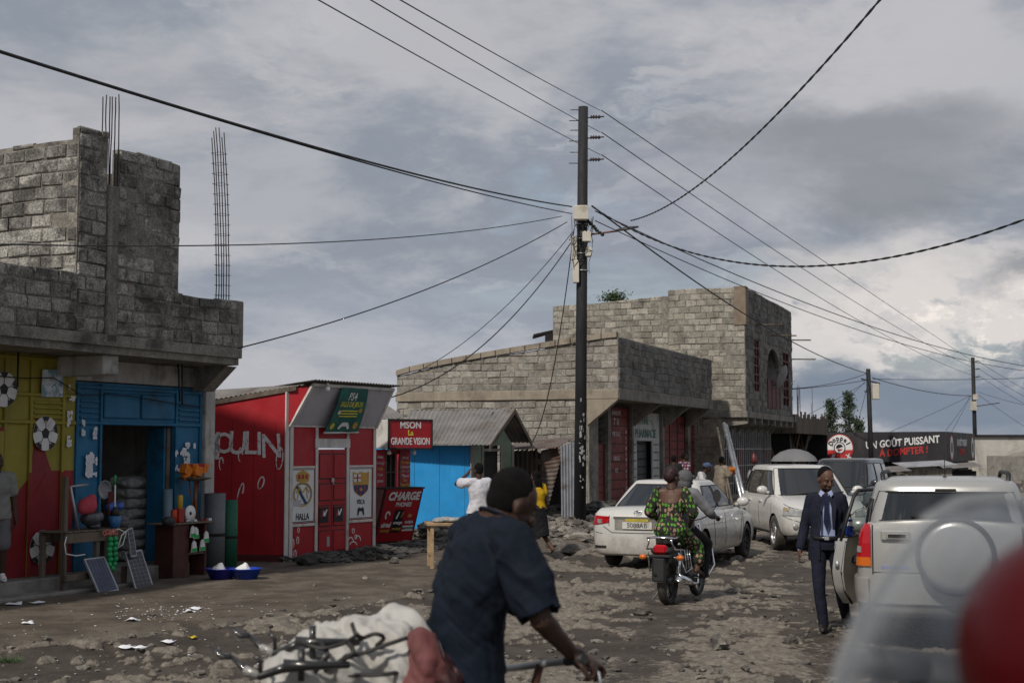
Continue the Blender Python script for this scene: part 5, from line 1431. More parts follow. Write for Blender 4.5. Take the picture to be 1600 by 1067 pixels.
class Car:
    """x forward, y left, z up; stations run tail to nose"""
    prof = [(0, 0), (.80, 0), (.92, .04), (.975, .16), (.995, .34), (1.0, .55), (.985, .76), (.955, .90), (.88, .975), (.5, 1.0), (0, 1.02)]
    def __init__(s, st, cab):
        s.st = np.array(st, float)      # x, w, zb, zt
        s.cab = cab                     # dict zb zr wb wr xr0 xr1 xf0 xf1
    def sec(s, x):
        return [np.interp(x, s.st[:, 0], s.st[:, i]) for i in (1, 2, 3)]
    def shell(s, mats, parent, arches, ar):
        xs = []
        for a, b in zip(s.st[:-1, 0], s.st[1:, 0]):
            k = max(1, int((b - a) / .14)); xs += [a + (b - a) * i / k for i in range(k)]
        xs.append(s.st[-1, 0]); mb = MB(); n = len(s.prof); ring = []
        for x in xs:
            w, zb, zt = s.sec(x); r = [(x, -p * w, zb + (zt - zb) * q) for p, q in s.prof] + [(x, p * w, zb + (zt - zb) * q) for p, q in s.prof[-2:0:-1]]
            ring.append(r)
        m = len(ring[0]); vs = [v for r in ring for v in r]
        fs = [(i * m + k, i * m + (k + 1) % m, (i + 1) * m + (k + 1) % m, (i + 1) * m + k) for i in range(len(ring) - 1) for k in range(m)]
        fs += [tuple(range(m))[::-1], tuple((len(ring) - 1) * m + k for k in range(m))]
        mb.add(vs, fs, 0, .5, True); o = mb.build('body', mats, None)
        cut = MB()
        for ax in arches:
            for sy in (-1, 1):
                w = s.sec(ax)[0]; cut.tube([(ax, sy * (w - .24), ar), (ax, sy * (w + .1), ar)], ar + .055 if isinstance(ar, float) else .39, 28, mi=1, smooth=False)
        c = cut.build('cutter', mats); md = o.modifiers.new('cut', 'BOOLEAN'); md.object = c; md.operation = 'DIFFERENCE'; md.solver = 'EXACT'
        me = bpy.data.meshes.new_from_object(o.evaluated_get(bpy.context.evaluated_depsgraph_get()))
        o.modifiers.clear(); o.data = me; bpy.data.objects.remove(c); o.parent = parent
        me.set_sharp_from_angle(angle=R(38)); o.data.polygons.foreach_set('use_smooth', [True] * len(me.polygons))
        return o
    def outline(s, z, end):
        """outline at height z from the centre of one end (-1 tail, +1 nose) round to the flank"""
        st = s.st if end < 0 else s.st[::-1]; pts = [(st[0, 0], 0.)]
        xs = []
        for a, b in zip(st[:-1, 0], st[1:, 0]):
            k = max(1, int(abs(b - a) / .14)); xs += [a + (b - a) * i / k for i in range(k)]
        for x in xs:
            w, zb, zt = s.sec(x); q = min(max((z - zb) / (zt - zb), 0), .97)
            pts.append((x, w * np.interp(q, [p[1] for p in s.prof], [p[0] for p in s.prof])))
        return np.array(pts)
    def pt(s, a, z, end, side, off):
        p = s.outline(z, end); d = np.hypot(*np.diff(p, axis=0).T); L = np.concatenate([[0], np.cumsum(d)])
        q = [np.interp(a, L, p[:, i]) for i in (0, 1)]; r = [np.interp(a + .01, L, p[:, i]) for i in (0, 1)]
        t = Vector((r[0] - q[0], r[1] - q[1], 0)).normalized(); nn = Vector((-t.y, t.x, 0)) if end > 0 else Vector((-t.y, t.x, 0))
        if nn.dot(Vector((end, .8, 0))) < 0: nn = -nn
        v = Vector((q[0], q[1], z)) + nn * off
        return Vector((v.x, v.y * side, v.z))
    def patch(s, mb, a0, a1, z0, z1, end, side, off=.006, mi=0, n=10, m=4):
        f = lambda v, a: v(a) if callable(v) else v
        g = lambda u, v: s.pt(a0 + (a1 - a0) * u, f(z0, u) + (f(z1, u) - f(z0, u)) * v, end, side, off)
        mb.grid(g, n, m, mi)
        if off > .004:      # close the rim so the piece has thickness
            h = lambda u, v: s.pt(a0 + (a1 - a0) * u, f(z0, u) + (f(z1, u) - f(z0, u)) * v, end, side, -.004)
            for e in (0, 1):
                mb.grid(lambda u, v, e=e: (g(u, e) if v > .5 else h(u, e)), n, 1, mi); mb.grid(lambda u, v, e=e: (g(e, u) if v > .5 else h(e, u)), m, 1, mi)
    def seam(s, mb, path, end, side, r=.005, mi=0, off=.001):
        pts = []
        for (a, z), (b, y) in zip(path[:-1], path[1:]):
            for k in range(6): pts.append(s.pt(a + (b - a) * k / 6, z + (y - z) * k / 6, end, side, off))
        pts.append(s.pt(*path[-1], end, side, off)); mb.tube(pts, r, 4, mi)
    # ---- glasshouse
    def cs(s, face, a, z, off=0., side=1):
        c = s.cab; t = (z - c['zb']) / (c['zr'] - c['zb'])
        xr = c['xr0'] + (c['xr1'] - c['xr0']) * t; xf = c['xf0'] + (c['xf1'] - c['xf0']) * t; w = c['wb'] + (c['wr'] - c['wb']) * t + .02 * math.sin(math.pi * min(max(t, 0), 1))
        xc, lx = (xr + xf) / 2, (xf - xr) / 2; n = 7.
        if face == 's':
            q = min(.999, abs((a - xc) / lx)); y = w * (1 - q ** n) ** (1 / n); return Vector((a, side * (y + off), z + off * .3))
        q = min(.999, abs(a / w)); x = lx * (1 - q ** n) ** (1 / n)
        bulge = .05 * (1 - q * q)
        return Vector((xc + (x + off + bulge - .05) * (1 if face == 'f' else -1), a, z + off * .5))
    def cabin(s, mat, parent):
        c = s.cab; mb = MB(); rings = []; n = 48
        hs = [(c['zb'] - .02, 1.)] + [(c['zb'] + (c['zr'] - c['zb']) * t, 1.) for t in (.15, .3, .45, .6, .75, .9, 1.)]
        for z, k in hs:
            r = []
            for i in range(n):
                a = 2 * math.pi * i / n; ca, sa = math.cos(a), math.sin(a); t = (z - c['zb']) / (c['zr'] - c['zb'])
                w = c['wb'] + (c['wr'] - c['wb']) * t + .02 * math.sin(math.pi * min(max(t, 0), 1)); xr = c['xr0'] + (c['xr1'] - c['xr0']) * t; xf = c['xf0'] + (c['xf1'] - c['xf0']) * t
                p = 2 / 7.; x = math.copysign(abs(ca) ** p, ca) * (xf - xr) / 2 + (xr + xf) / 2; y = math.copysign(abs(sa) ** p, sa) * w
                q = abs(y / w); x += (-.05 + .05 * (1 - q * q)) * abs(ca) ** 2 * (1 if ca > 0 else -1)
                r.append((x, y, z))
            rings.append(r)
        top = rings[-1]; cx = (c['xr1'] + c['xf1']) / 2; cr = c.get('crown', .05)
        for k, dz in ((.965, .45), (.9, .72), (.75, .9), (.45, .98), (.1, 1.)):
            rings.append([(cx + (x - cx) * k, y * k, z + cr * dz) for x, y, z in top])
        vs = [v for r in rings for v in r]
        mb.add(vs, [(i * n + k, i * n + (k + 1) % n, (i + 1) * n + (k + 1) % n, (i + 1) * n + k) for i in range(len(rings) - 1) for k in range(n)] + [tuple((len(rings) - 1) * n + k for k in range(n))], 0, .5, True)
        return mb.build('cabin', mat, parent)
    def window(s, face, side, b0, b1, t0, t1, z0, z1, mat, parent, off=.008, name='window', trim=True):
        f = lambda u, v: s.cs(face, (b0 + (t0 - b0) * v) * (1 - u) + (b1 + (t1 - b1) * v) * u, z0 + (z1 - z0) * v, off, side)
        mb = MB(); mb.grid(f, 12, 6); o = mb.build(name, mat, parent)
        if trim:
            mb = MB(); e = [f(u / 12, 0) for u in range(13)] + [f(1, v / 6) for v in range(1, 7)] + [f(1 - u / 12, 1) for u in range(1, 13)] + [f(0, 1 - v / 6) for v in range(1, 7)]
            mb.tube(e, .011, 5); mb.build('window_trim', m_plast, o)
        return o


def wheel(parent, x, y, r, wd, rim, spokes, steer=0., side=1):
    w = thing('wheel', '', '', (x, y, r), steer); w.parent = parent; del w['label']; del w['category']
    s = side; mb = MB(); h = wd / 2
    mb.lathe([(r * .64, -h * .8), (r * .8, -h), (r * .95, -h * .85), (r, -h * .55), (r, h * .55), (r * .95, h * .85), (r * .8, h), (r * .66, h * .85), (r * .63, h * .6), (r * .6, -h * .6)], 36, axis='y')
    for k in range(48):
        a = 2 * math.pi * k / 48; T = Matrix.Rotation(a, 4, 'Y'); mb.box(-.008, .008, -h * .6, h * .6, r * .99, r * 1.012, 0, .5, T)
    mb.build('tyre', m_tyre, w)
    mb = MB(); q = s * h * .55
    mb.lathe([(r * .645, s * h * .9), (r * .66, s * h * .8), (r * .6, s * h * .6), (r * .58, -s * h * .3)], 30, axis='y')
    mb.lathe([(0, q + s * .012), (r * .13, q + s * .01), (r * .15, q - s * .01)], 14, axis='y')
    for k in range(spokes):
        T = Matrix.Rotation(2 * math.pi * k / spokes, 4, 'Y'); b = .055 if spokes < 8 else .022
        mb.add([(-b * .55, q, r * .1), (b * .55, q, r * .1), (b, q + s * .015, r * .62), (-b, q + s * .015, r * .62), (-b * .55, q - s * .03, r * .1), (b * .55, q - s * .03, r * .1), (b, q - s * .02, r * .62), (-b, q - s * .02, r * .62)], [(0, 1, 2, 3), (0, 4, 5, 1), (1, 5, 6, 2), (3, 7, 4, 0)], 0, .5, False, T)
    mb.build('rim', rim, w)
    MB().lathe([(0, -s * h * .1), (r * .5, -s * h * .1), (r * .58, -s * h * .3)], 24, axis='y').build('brake_disc', m_under, w)
    return w


def mirror(parent, x, y, z, side, mat):
    mb = MB(); mb.ell((x, y + side * .12, z + .06), (.07, .115, .085), 14); mb.tube([(x + .02, y - side * .02, z), (x, y + side * .08, z + .03)], [.035, .025], 8); mb.build('wing_mirror', mat, parent)


def heading(px_dir):
    return R(90 - px_dir)


# ================================================================== white sedan
sed = thing('parked_car', 'white four-door sedan seen from behind with a yellow and white number plate', 'car', (0, 0, 0), 0, 'cars standing on the street')
S1 = Car([(-2.36, .58, .34, .86), (-2.345, .68, .27, .90), (-2.30, .77, .24, .955), (-2.2, .835, .23, 1.0), (-2.0, .865, .22, 1.03), (-1.5, .88, .21, 1.035), (-.5, .885, .2, .99), (.6, .885, .2, .97), (1.1, .88, .2, .95), (1.6, .87, .21, .89), (2.0, .84, .22, .81), (2.2, .78, .23, .74), (2.3, .68, .26, .69), (2.35, .56, .32, .64)],
         dict(zb=.95, zr=1.42, wb=.80, wr=.60, xr0=-1.72, xr1=-.92, xf0=1.12, xf1=.22, crown=.05))
S1.shell([m_cw, m_under], sed, (-1.38, 1.42), .31)
S1.cabin(m_cw, sed)
S1.window('r', 1, -.66, .66, -.50, .50, 1.02, 1.385, m_gl, sed, name='rear_window')
S1.window('f', 1, -.68, .68, -.52, .52, 1.0, 1.39, m_gl, sed, name='windscreen')
for sd_ in (-1, 1):
    S1.window('s', sd_, -1.18, -.36, -.82, -.34, 1.0, 1.36, m_gl, sed); S1.window('s', sd_, -.28, .86, -.27, .24, 1.0, 1.36, m_gl, sed)
    mirror(sed, .78, sd_ * .84, .99, sd_, m_cw)
    wheel(sed, -1.38, sd_ * .77, .315, .2, m_alloy, 9, 0, sd_); wheel(sed, 1.42, sd_ * .77, .315, .2, M('black_rim', (.03, .03, .032), .35, metal=.5, bump=0), 10, 0, sd_)
    mb = MB(); S1.patch(mb, .50, .99, lambda u: .735 + .05 * (1 - u) ** 2, lambda u: .885 + .02 * u, -1, sd_, .014); tl = mb.build('tail_light', m_rl, sed)
    mb = MB(); S1.patch(mb, .62, .72, .77, .84, -1, sd_, .018); mb.build('reversing_lens', m_hl, tl)
    mb = MB(); S1.patch(mb, .55, .80, .36, .40, -1, sd_, .010); mb.build('bumper_vent', m_plast, sed)
    mb = MB(); S1.patch(mb, .45, .9, .56, .68, 1, sd_, .012); mb.build('headlight', m_hl, sed)
    mb = MB(); sidex = lambda x: .58 + (-2.0 + x) * 0 + (x + 2.36) + .36
    S1.seam(mb, [(sidex(.62), .3), (sidex(.9), .92)][::-1], -1, sd_)
    for x0 in (-1.02, -.3, .92): S1.seam(mb, [(sidex(x0 + (.1 if x0 < -.9 else 0)), .28), (sidex(x0), .7), (sidex(x0), .95)], -1, sd_)
    mb.build('door_gap', m_under, sed)
    mb = MB()
    for x0 in (-.5, .22): S1.patch(mb, sidex(x0 - .1), sidex(x0 + .1), .80, .835, -1, sd_, .028)
    mb.build('door_handle', m_cw, sed)
mb = MB()
for sd_ in (-1, 1):
    S1.seam(mb, [(0, .615), (.45, .62), (.60, .72)], -1, sd_, .006); S1.seam(mb, [(.5, .73), (.495, .90)], -1, sd_, .006); S1.seam(mb, [(.62, .60), (1.0, .66), (1.35, .66)], -1, sd_, .005)
mb.build('boot_gap', m_under, sed)
mb = MB(); S1.patch(mb, 0, .42, .855, .885, -1, 1, .016); S1.patch(mb, 0, .42, .855, .885, -1, -1, .016); mb.build('boot_trim', m_chrome, sed)
mb = MB(); [S1.patch(mb, 0, .40, .66, .845, -1, k, .004) for k in (-1, 1)]; mb.build('plate_recess', m_concl, sed)
mb = MB(); mb.bbox(-2.385, -2.372, -.26, .26, .68, .80, .003); mb.bbox(-2.385, -2.370, -.20, .20, .805, .85, .003, 1); pl_ = mb.build('number_plate', [m_plate, M('yellow_plate', (.42, .34, .04), .5, bump=0)], sed)
BACK = Matrix.Rotation(-math.pi / 2, 4, 'Z') @ FRONT
text('5088AB', .11, (-2.387, 0, .74), m_black, pl_, rot=BACK, ext=.002)
mb = MB()
def torus(mb, c, ax, bx, ra, rb, r, n=24):
    c, ax, bx = Vector(c), Vector(ax), Vector(bx); mb.tube([c + ax * ra * math.cos(2 * math.pi * k / n) + bx * rb * math.sin(2 * math.pi * k / n) for k in range(n + 1)], r, 5)
for ra, rb, cz in ((.062, .042, .945), (.016, .04, .947), (.04, .016, .962)): torus(mb, (-2.34 + (cz - .945), 0, cz), (0, 1, 0), (.25, 0, 1), ra, rb, .0065)
mb.build('emblem', m_chrome, sed)
pR = gnd(958, 880); th1 = 24.
# the rear left wheel stands at pR
hd = Vector((math.sin(R(th1)), math.cos(R(th1)), 0)); lf = Vector((-hd.y, hd.x, 0)); c0 = pR - hd * -1.38 - lf * .77
sed.location = (c0.x, c0.y, .0); sed.rotation_euler = (0, 0, R(90 - th1))

# ================================================================== white SUV facing the viewer
suv = thing('parked_car', 'white compact SUV facing the viewer behind the man in the navy suit', 'car', (0, 0, 0), 0, 'cars standing on the street')
S2 = Car([(-2.15, .66, .42, 1.0), (-2.12, .76, .36, 1.04), (-2.05, .85, .33, 1.06), (-1.8, .9, .3, 1.07), (-1.0, .91, .28, 1.07), (.2, .91, .28, 1.07), (.9, .91, .28, 1.08), (1.2, .905, .28, 1.06), (1.6, .89, .29, 1.0), (1.95, .85, .3, .92), (2.1, .80, .31, .86), (2.2, .7, .33, .80), (2.25, .55, .38, .74)],
         dict(zb=1.03, zr=1.62, wb=.84, wr=.66, xr0=-2.08, xr1=-1.75, xf0=1.12, xf1=.3, crown=.06))
S2.shell([m_cw, m_under], suv, (-1.3, 1.36), .34); S2.cabin(m_cw, suv)
S2.window('f', 1, -.76, .76, -.60, .60, 1.07, 1.60, m_gl, suv, name='windscreen'); S2.window('r', 1, -.70, .70, -.58, .58, 1.1, 1.55, m_gl, suv, name='rear_window')
for sd_ in (-1, 1):
    S2.window('s', sd_, -1.85, -1.25, -1.68, -1.22, 1.12, 1.53, m_gl, suv); S2.window('s', sd_, -1.18, -.3, -1.16, -.3, 1.09, 1.56, m_gl, suv); S2.window('s', sd_, -.22, .86, -.22, .25, 1.09, 1.56, m_gl, suv)
    mirror(suv, .82, sd_ * .87, 1.12, sd_, m_cw)
    wheel(suv, -1.3, sd_ * .8, .345, .22, m_alloy, 6, 0, sd_); wheel(suv, 1.36, sd_ * .8, .345, .22, m_alloy, 6, 0, sd_)
    mb = MB(); S2.patch(mb, .50, .98, lambda u: .70 + .02 * u, lambda u: .80 + .08 * u, 1, sd_, .014); hl = mb.build('headlight', m_hl, suv)
    mb = MB(); S2.patch(mb, .80, .97, lambda u: .80, lambda u: .86, 1, sd_, .018); mb.build('indicator_lens', M('smoky_amber_lens', (.30, .22, .12), .15, bump=0), hl)
    mb = MB(); p = S2.pt(.66, .50, 1, sd_, .0); mb.lathe([(0, .02), (.05, .02), (.065, .0)], 14, c=p, axis='x'); mb.build('fog_lamp', m_hl, suv)
    mb = MB(); S2.seam(mb, [(.0, .62), (.6, .60), (1.05, .72)], 1, sd_, .006); S2.seam(mb, [(.4, .70), (.52, .82), (1.1, .93)], 1, sd_, .006)
    for a in (1.75, 2.85, 3.75): S2.seam(mb, [(a, .34), (a, 1.03)], 1, sd_, .006)
    mb.build('door_gap', m_under, suv)
    mb = MB()
    for a in (2.6, 3.6): S2.patch(mb, a, a + .2, .93, .965, 1, sd_, .03)
    mb.build('door_handle', m_cw, suv)
    mb = MB(); S2.patch(mb, 1.75, 3.8, .29, .36, 1, sd_, .018); mb.build('sill', m_plast, suv)
mb = MB(); [S2.patch(mb, 0, .42, .68, .76, 1, k, .008) for k in (-1, 1)]; [S2.patch(mb, 0, .5, .36, .5, 1, k, .008) for k in (-1, 1)]; mb.build('grille', m_plast, suv)
mb = MB(); torus(mb, (2.27, 0, .72), (0, 1, 0), (0, 0, 1), .07, .045, .008); torus(mb, (2.275, 0, .725), (0, 1, 0), (0, 0, 1), .018, .04, .006); mb.build('emblem', m_chrome, suv)
mb = MB(); mb.bbox(2.262, 2.275, -.26, .26, .50, .62, .003); mb.build('number_plate', m_plate, suv)
mb = MB(); mb.tube([S2.cs('f', -.45, 1.08, .02), S2.cs('f', .1, 1.12, .03)], .012, 5); mb.tube([S2.cs('f', .2, 1.08, .02), S2.cs('f', .66, 1.13, .03)], .012, 5); mb.build('wiper', m_plast, suv)
pF = gnd(1213, 857); th2 = 177.
hd = Vector((math.sin(R(th2)), math.cos(R(th2)), 0)); lf = Vector((-hd.y, hd.x, 0)); c0 = pF - hd * 1.36 + lf * .8
suv.location = (c0.x, c0.y, 0); suv.rotation_euler = (0, 0, R(90 - th2))

# ================================================================== dark van behind it
van = thing('parked_car', 'black van parked behind the white SUV with pale side windows', 'car', (0, 0, 0), 0, 'cars standing on the street')
S3 = Car([(-2.2, .66, .42, 1.0), (-2.15, .78, .36, 1.04), (-2.0, .84, .3, 1.06), (-1.0, .85, .28, 1.06), (.9, .85, .28, 1.05), (1.3, .85, .28, 1.0), (1.8, .82, .29, .92), (2.05, .74, .31, .84), (2.15, .6, .36, .76)],
         dict(zb=1.0, zr=1.72, wb=.80, wr=.66, xr0=-2.12, xr1=-1.95, xf0=1.4, xf1=.55, crown=.05))
S3.shell([m_cd, m_under], van, (-1.35, 1.4), .31); S3.cabin(m_cd, van)
m_gp_ = M('pale_reflecting_glass', (.07, .075, .08), .05, var=.05, bump=0, spec=1, coat=.6)
S3.window('f', 1, -.70, .70, -.56, .56, 1.06, 1.68, m_gl, van, name='windscreen'); S3.window('r', 1, -.66, .66, -.56, .56, 1.1, 1.62, m_gl, van, name='rear_window')
for sd_ in (-1, 1):
    S3.window('s', sd_, -1.95, -1.1, -1.85, -1.1, 1.08, 1.62, m_gp_, van); S3.window('s', sd_, -1.0, -.1, -1.0, -.1, 1.08, 1.64, m_gp_, van); S3.window('s', sd_, 0, 1.05, 0, .5, 1.08, 1.64, m_gp_, van)
    mirror(van, 1.05, sd_ * .82, 1.1, sd_, m_cd); wheel(van, -1.35, sd_ * .74, .31, .2, m_alloy, 6, 0, sd_); wheel(van, 1.4, sd_ * .74, .31, .2, m_alloy, 6, 0, sd_)
    mb = MB(); S3.patch(mb, .5, .95, .72, .86, 1, sd_, .012); mb.build('headlight', m_hl, van)
    mb = MB(); S3.patch(mb, .55, .85, .8, 1.0, -1, sd_, .012); mb.build('tail_light', m_rl, van)
van.location = (8.75, 37.4, 0); van.rotation_euler = (0, 0, R(90 - 205))

# ================================================================== silver SUV with an open door, seen from behind
ssv = thing('parked_car', 'silver SUV seen from behind at the right edge with its left door open', 'car', (0, 0, 0), 0, 'cars standing on the street')
S4 = Car([(-2.0, .70, .50, 1.26), (-1.985, .785, .42, 1.30), (-1.94, .835, .38, 1.31), (-1.8, .86, .34, 1.10), (-1.2, .865, .3, 1.02), (0, .865, .28, 1.0), (.9, .865, .28, 1.0), (1.3, .86, .28, .97), (1.7, .84, .3, .92), (1.9, .76, .32, .86), (2.0, .6, .36, .78)],
         dict(zb=.98, zr=1.62, wb=.83, wr=.70, xr0=-1.975, xr1=-1.80, xf0=1.0, xf1=.15, crown=.10))
S4.shell([m_cs, m_under], ssv, (-1.2, 1.28), .34)
# doors open: the cabin is glazed all round, so the flank that stands open reads dark
S4.cabin(m_cs, ssv)
S4.window('r', 1, -.73, .73, -.635, .635, 1.29, 1.575, m_gl, ssv, name='rear_window'); S4.window('f', 1, -.72, .72, -.6, .6, 1.03, 1.56, m_gl, ssv, name='windscreen')
for sd_ in (-1, 1):
    S4.window('s', sd_, -1.8, -1.05, -1.68, -1.02, 1.08, 1.50, m_gl, ssv); S4.window('s', sd_, -.95, -.1, -.92, -.1, 1.05, 1.53, m_gl, ssv); S4.window('s', sd_, 0, .82, 0, .3, 1.05, 1.53, m_gl, ssv)
    wheel(ssv, -1.2, sd_ * .76, .34, .22, m_alloy, 5, 0, sd_); wheel(ssv, 1.28, sd_ * .76, .34, .22, m_alloy, 5, 0, sd_)
    mb = MB(); S4.patch(mb, .715, 1.0, lambda u: 1.08, lambda u: 1.27, -1, sd_, .022); tl = mb.build('tail_light', m_rl, ssv)
    mb = MB(); S4.patch(mb, .715, 1.0, .86, .945, -1, sd_, .022); mb.build('amber_lens', m_al, tl)
    mb = MB(); S4.patch(mb, .715, 1.0, .946, 1.079, -1, sd_, .021); mb.build('lower_lens', m_rl, tl)
    mb = MB(); S4.patch(mb, .80, .90, .99, 1.05, -1, sd_, .026); mb.build('reversing_lens', m_hl, tl)
    mb = MB(); S4.patch(mb, .74, 1.35, .50, .74, -1, sd_, .03); mb.build('bumper_corner', m_cs, ssv)
    mb = MB(); S4.seam(mb, [(.70, .50), (.70, 1.26)], -1, sd_, .008); S4.seam(mb, [(0, .80), (.70, .80)], -1, sd_, .006); mb.build('tailgate_gap', m_under, ssv)
    mb = MB(); mb.tube([(-1.5, sd_ * .60, 1.66), (-1.42, sd_ * .61, 1.75), (-1.2, sd_ * .61, 1.765), (.1, sd_ * .60, 1.755), (.25, sd_ * .58, 1.66)], [.02, .025, .022, .022, .018], 8); mb.build('roof_rail', m_plast, ssv)
    mirror(ssv, .78, sd_ * .84, 1.05, sd_, m_cs)
mb = MB(); [S4.patch(mb, 0, .70, .50, .78, -1, k, .03) for k in (-1, 1)]; mb.build('bumper', m_cs, ssv)
mb = MB(); mb.bbox(-2.035, -2.01, .34, .62, 1.11, 1.21, .012); mb.bbox(-2.05, -2.036, .36, .57, 1.13, 1.19, .01, 0); mb.bbox(-2.058, -2.051, .38, .55, 1.145, 1.175, .003, 1); mb.build('tailgate_handle', [m_cs, m_plast], ssv)
mb = MB(); mb.lathe([(0, -.17), (.27, -.17), (.33, -.155), (.35, -.12), (.36, -.03), (.345, 0)], 40, c=(-2.02, -.08, .98), axis='x'); sc2 = mb.build('spare_wheel_cover', m_cs, ssv)
mb = MB(); torus(mb, (-2.17, -.08, .98), (0, 1, 0), (0, 0, 1), .352, .352, .025, 40); mb.build('cover_rim', m_plast, sc2)
mb = MB(); mb.bbox(-2.008, -2.0, .36, .62, .835, .865, .002); mb.build('blue_sticker', M('blue_sticker', (.15, .18, .45), .5, bump=0), ssv)
mb = MB(); mb.tube([S4.cs('r', .33, 1.33, .03), S4.cs('r', -.15, 1.345, .03)], [.02, .009], 6); mb.build('wiper', m_plast, ssv)
mb = MB(); mb.tube([(-1.25, .0, 1.69), (-1.25, .0, 1.73)], .02, 8); mb.tube([(-1.25, 0, 1.72), (-1.45, 0, 2.0)], .004, 5); mb.build('aerial', m_plast, ssv)
mb = MB(); mb.bbox(-1.83, -1.80, -.1, .1, 1.585, 1.615, .006); mb.build('brake_lamp', m_plast, ssv)
# the open door: skin, inner card, window frame and glass, hinged at the front of the rear opening
dr = thing('door', '', '', (.05, .87, 0), R(-17)); dr.parent = ssv; del dr['category']; dr['label'] = 'rear left door swung wide open'
# door local: x from hinge (0) to free edge (-.95), y outward
zs0, zs1, zt_ = .36, 1.03, 1.56
outl = [(0, zs0 + .04), (-.05, zs0), (-.80, zs0), (-.93, zs0 + .14), (-.98, .7), (-.97, zs1), (-.90, 1.30), (-.78, zt_), (-.70, zt_ + .02), (-.10, zt_), (-.03, 1.45), (0, zs1)]
cur = lambda z: -.05 + .06 * math.sin(min(max((z - .3) / .75, 0), 1) * math.pi) - max(0, z - zs1) * .2
hole = [(-.07, zs1 + .05), (-.88, zs1 + .05), (-.83, 1.28), (-.74, zt_ - .05), (-.12, zt_ - .05), (-.08, 1.42)]
mb = MB()
rows = [zs0, .45, .6, .8, .95, zs1 + .03]
def xedge(z):
    return np.interp(z, [zs0, zs0 + .14, .7, zs1, 1.30, zt_], [-.80, -.93, -.98, -.97, -.90, -.78])
mb.grid(lambda u, v: (u * xedge(zs0 + (zs1 + .03 - zs0) * v), cur(zs0 + (zs1 + .03 - zs0) * v), zs0 + (zs1 + .03 - zs0) * v), 10, 10)
mb.build('outer_skin', m_cs, dr)
mb = MB(); mb.grid(lambda u, v: (u * xedge(zs0 + (zs1 + .03 - zs0) * v), cur(zs0 + (zs1 + .03 - zs0) * v) - .10 - .02 * math.sin(v * 3.1), zs0 + (zs1 + .03 - zs0) * v), 10, 10, 0)
mb.bbox(-.75, -.25, -.17, -.12, .78, .86, .02, 1); mb.build('inner_card', [M('beige_door_card', (.25, .23, .19), .7), m_plast], dr)
mb = MB(); N_ = 20   # edge band joining skin and card, and the frame
zsx = [zs0 + (zs1 + .03 - zs0) * k / N_ for k in range(N_ + 1)]
mb.grid(lambda u, v: (xedge(zs0 + (zs1 + .03 - zs0) * v), cur(zs0 + (zs1 + .03 - zs0) * v) - (.10 + .02 * math.sin(v * 3.1)) * u, zs0 + (zs1 + .03 - zs0) * v), 1, 14)
mb.grid(lambda u, v: (v * -.80, cur(zs0) - .10 * u, zs0), 1, 6); mb.build('edge_panel', m_cs, dr)
mb = MB(); pth = [(-.96, zs1), (-.90, 1.30), (-.82, zt_ - .06), (-.72, zt_), (-.12, zt_), (-.04, 1.43), (-.03, zs1)]
mb.tube([(x, cur(z) - .04, z) for x, z in pth], .02, 8, side=(0, 1, 0)); mb.build('window_frame', m_plast, dr)
mb = MB(); mb.tube([(x + .012, cur(z) - .095, z) for x, z in [(-.80, zs0), (-.93, .5), (-.98, .7), (-.97, zs1)]], .014, 6); mb.build('rubber_seal', m_plast, dr)
mb = MB(); mb.add([(x, cur(z) - .04, z) for x, z in [(-.94, zs1), (-.89, 1.30), (-.80, zt_ - .04), (-.14, zt_ - .02), (-.06, 1.42), (-.05, zs1)]], [(0, 1, 2, 3, 4, 5)])
mb.build('window_glass', glass_mat('door_glass', (.62, .68, .66), .8), dr)
mb = MB(); mb.tube([(-.975, cur(.8) - .05, .74), (-.985, cur(.8) - .05, .82)], .025, 6); mb.build('door_latch', m_steel, dr)
D4 = 13.9; ssv.location = (4.22 + .32, D4 + 2.0, 0); ssv.rotation_euler = (0, 0, R(90 - 14))
# rear centre at px 1470
hd = Vector((math.sin(R(16.5)), math.cos(R(16.5)), 0)); rc = Vector(((1474 - 800) / FPX * D4, D4, 0)); c0 = rc + hd * 2.0
ssv.location = (c0.x, c0.y, 0); ssv.rotation_euler = (0, 0, R(90 - 16.5))

# tan car roof and canopy further off
fc = thing('parked_car', 'rusty tan car roof showing between the black van and the silver SUV', 'car', (11.8 * .9, 43, 0), R(90 - 200), 'cars standing on the street')
S5 = Car([(-2.0, .6, .4, .95), (-1.9, .78, .3, 1.0), (-1.0, .82, .25, 1.0), (1.0, .82, .25, .98), (1.8, .76, .28, .85), (2.0, .55, .35, .7)], dict(zb=.95, zr=1.42, wb=.76, wr=.58, xr0=-1.7, xr1=-1.1, xf0=1.1, xf1=.3, crown=.06))
m_tan = M('dusty_tan_paint', (.27, .17, .13), .5, dirt=(.3, .25, .2)); S5.shell([m_tan, m_under], fc, (-1.3, 1.3), .3); S5.cabin(m_tan, fc)
S5.window('f', 1, -.6, .6, -.5, .5, 1.0, 1.38, m_gl, fc, name='windscreen')
for sd_ in (-1, 1):
    S5.window('s', sd_, -1.3, 0, -1.0, 0, 1.0, 1.36, m_gl, fc); wheel(fc, -1.3, sd_ * .7, .3, .18, m_alloy, 5, 0, sd_); wheel(fc, 1.3, sd_ * .7, .3, .18, m_alloy, 5, 0, sd_)
can = thing('market_umbrella', 'grey dome-shaped umbrella behind the white SUV roof', 'umbrella', (9.1, 46, 0))
mb = MB(); mb.lathe([(0, 2.02), (.2, 2.0), (.45, 1.92), (.68, 1.76), (.76, 1.62)], 8, T=Matrix.Identity(4)); mb.build('canopy', M('grey_umbrella_cloth', (.16, .16, .165), .7, var=.15, scale=2), can)
MB().tube([(0, 0, 0), (0, 0, 2.0)], .02, 6).build('pole', m_steel, can)

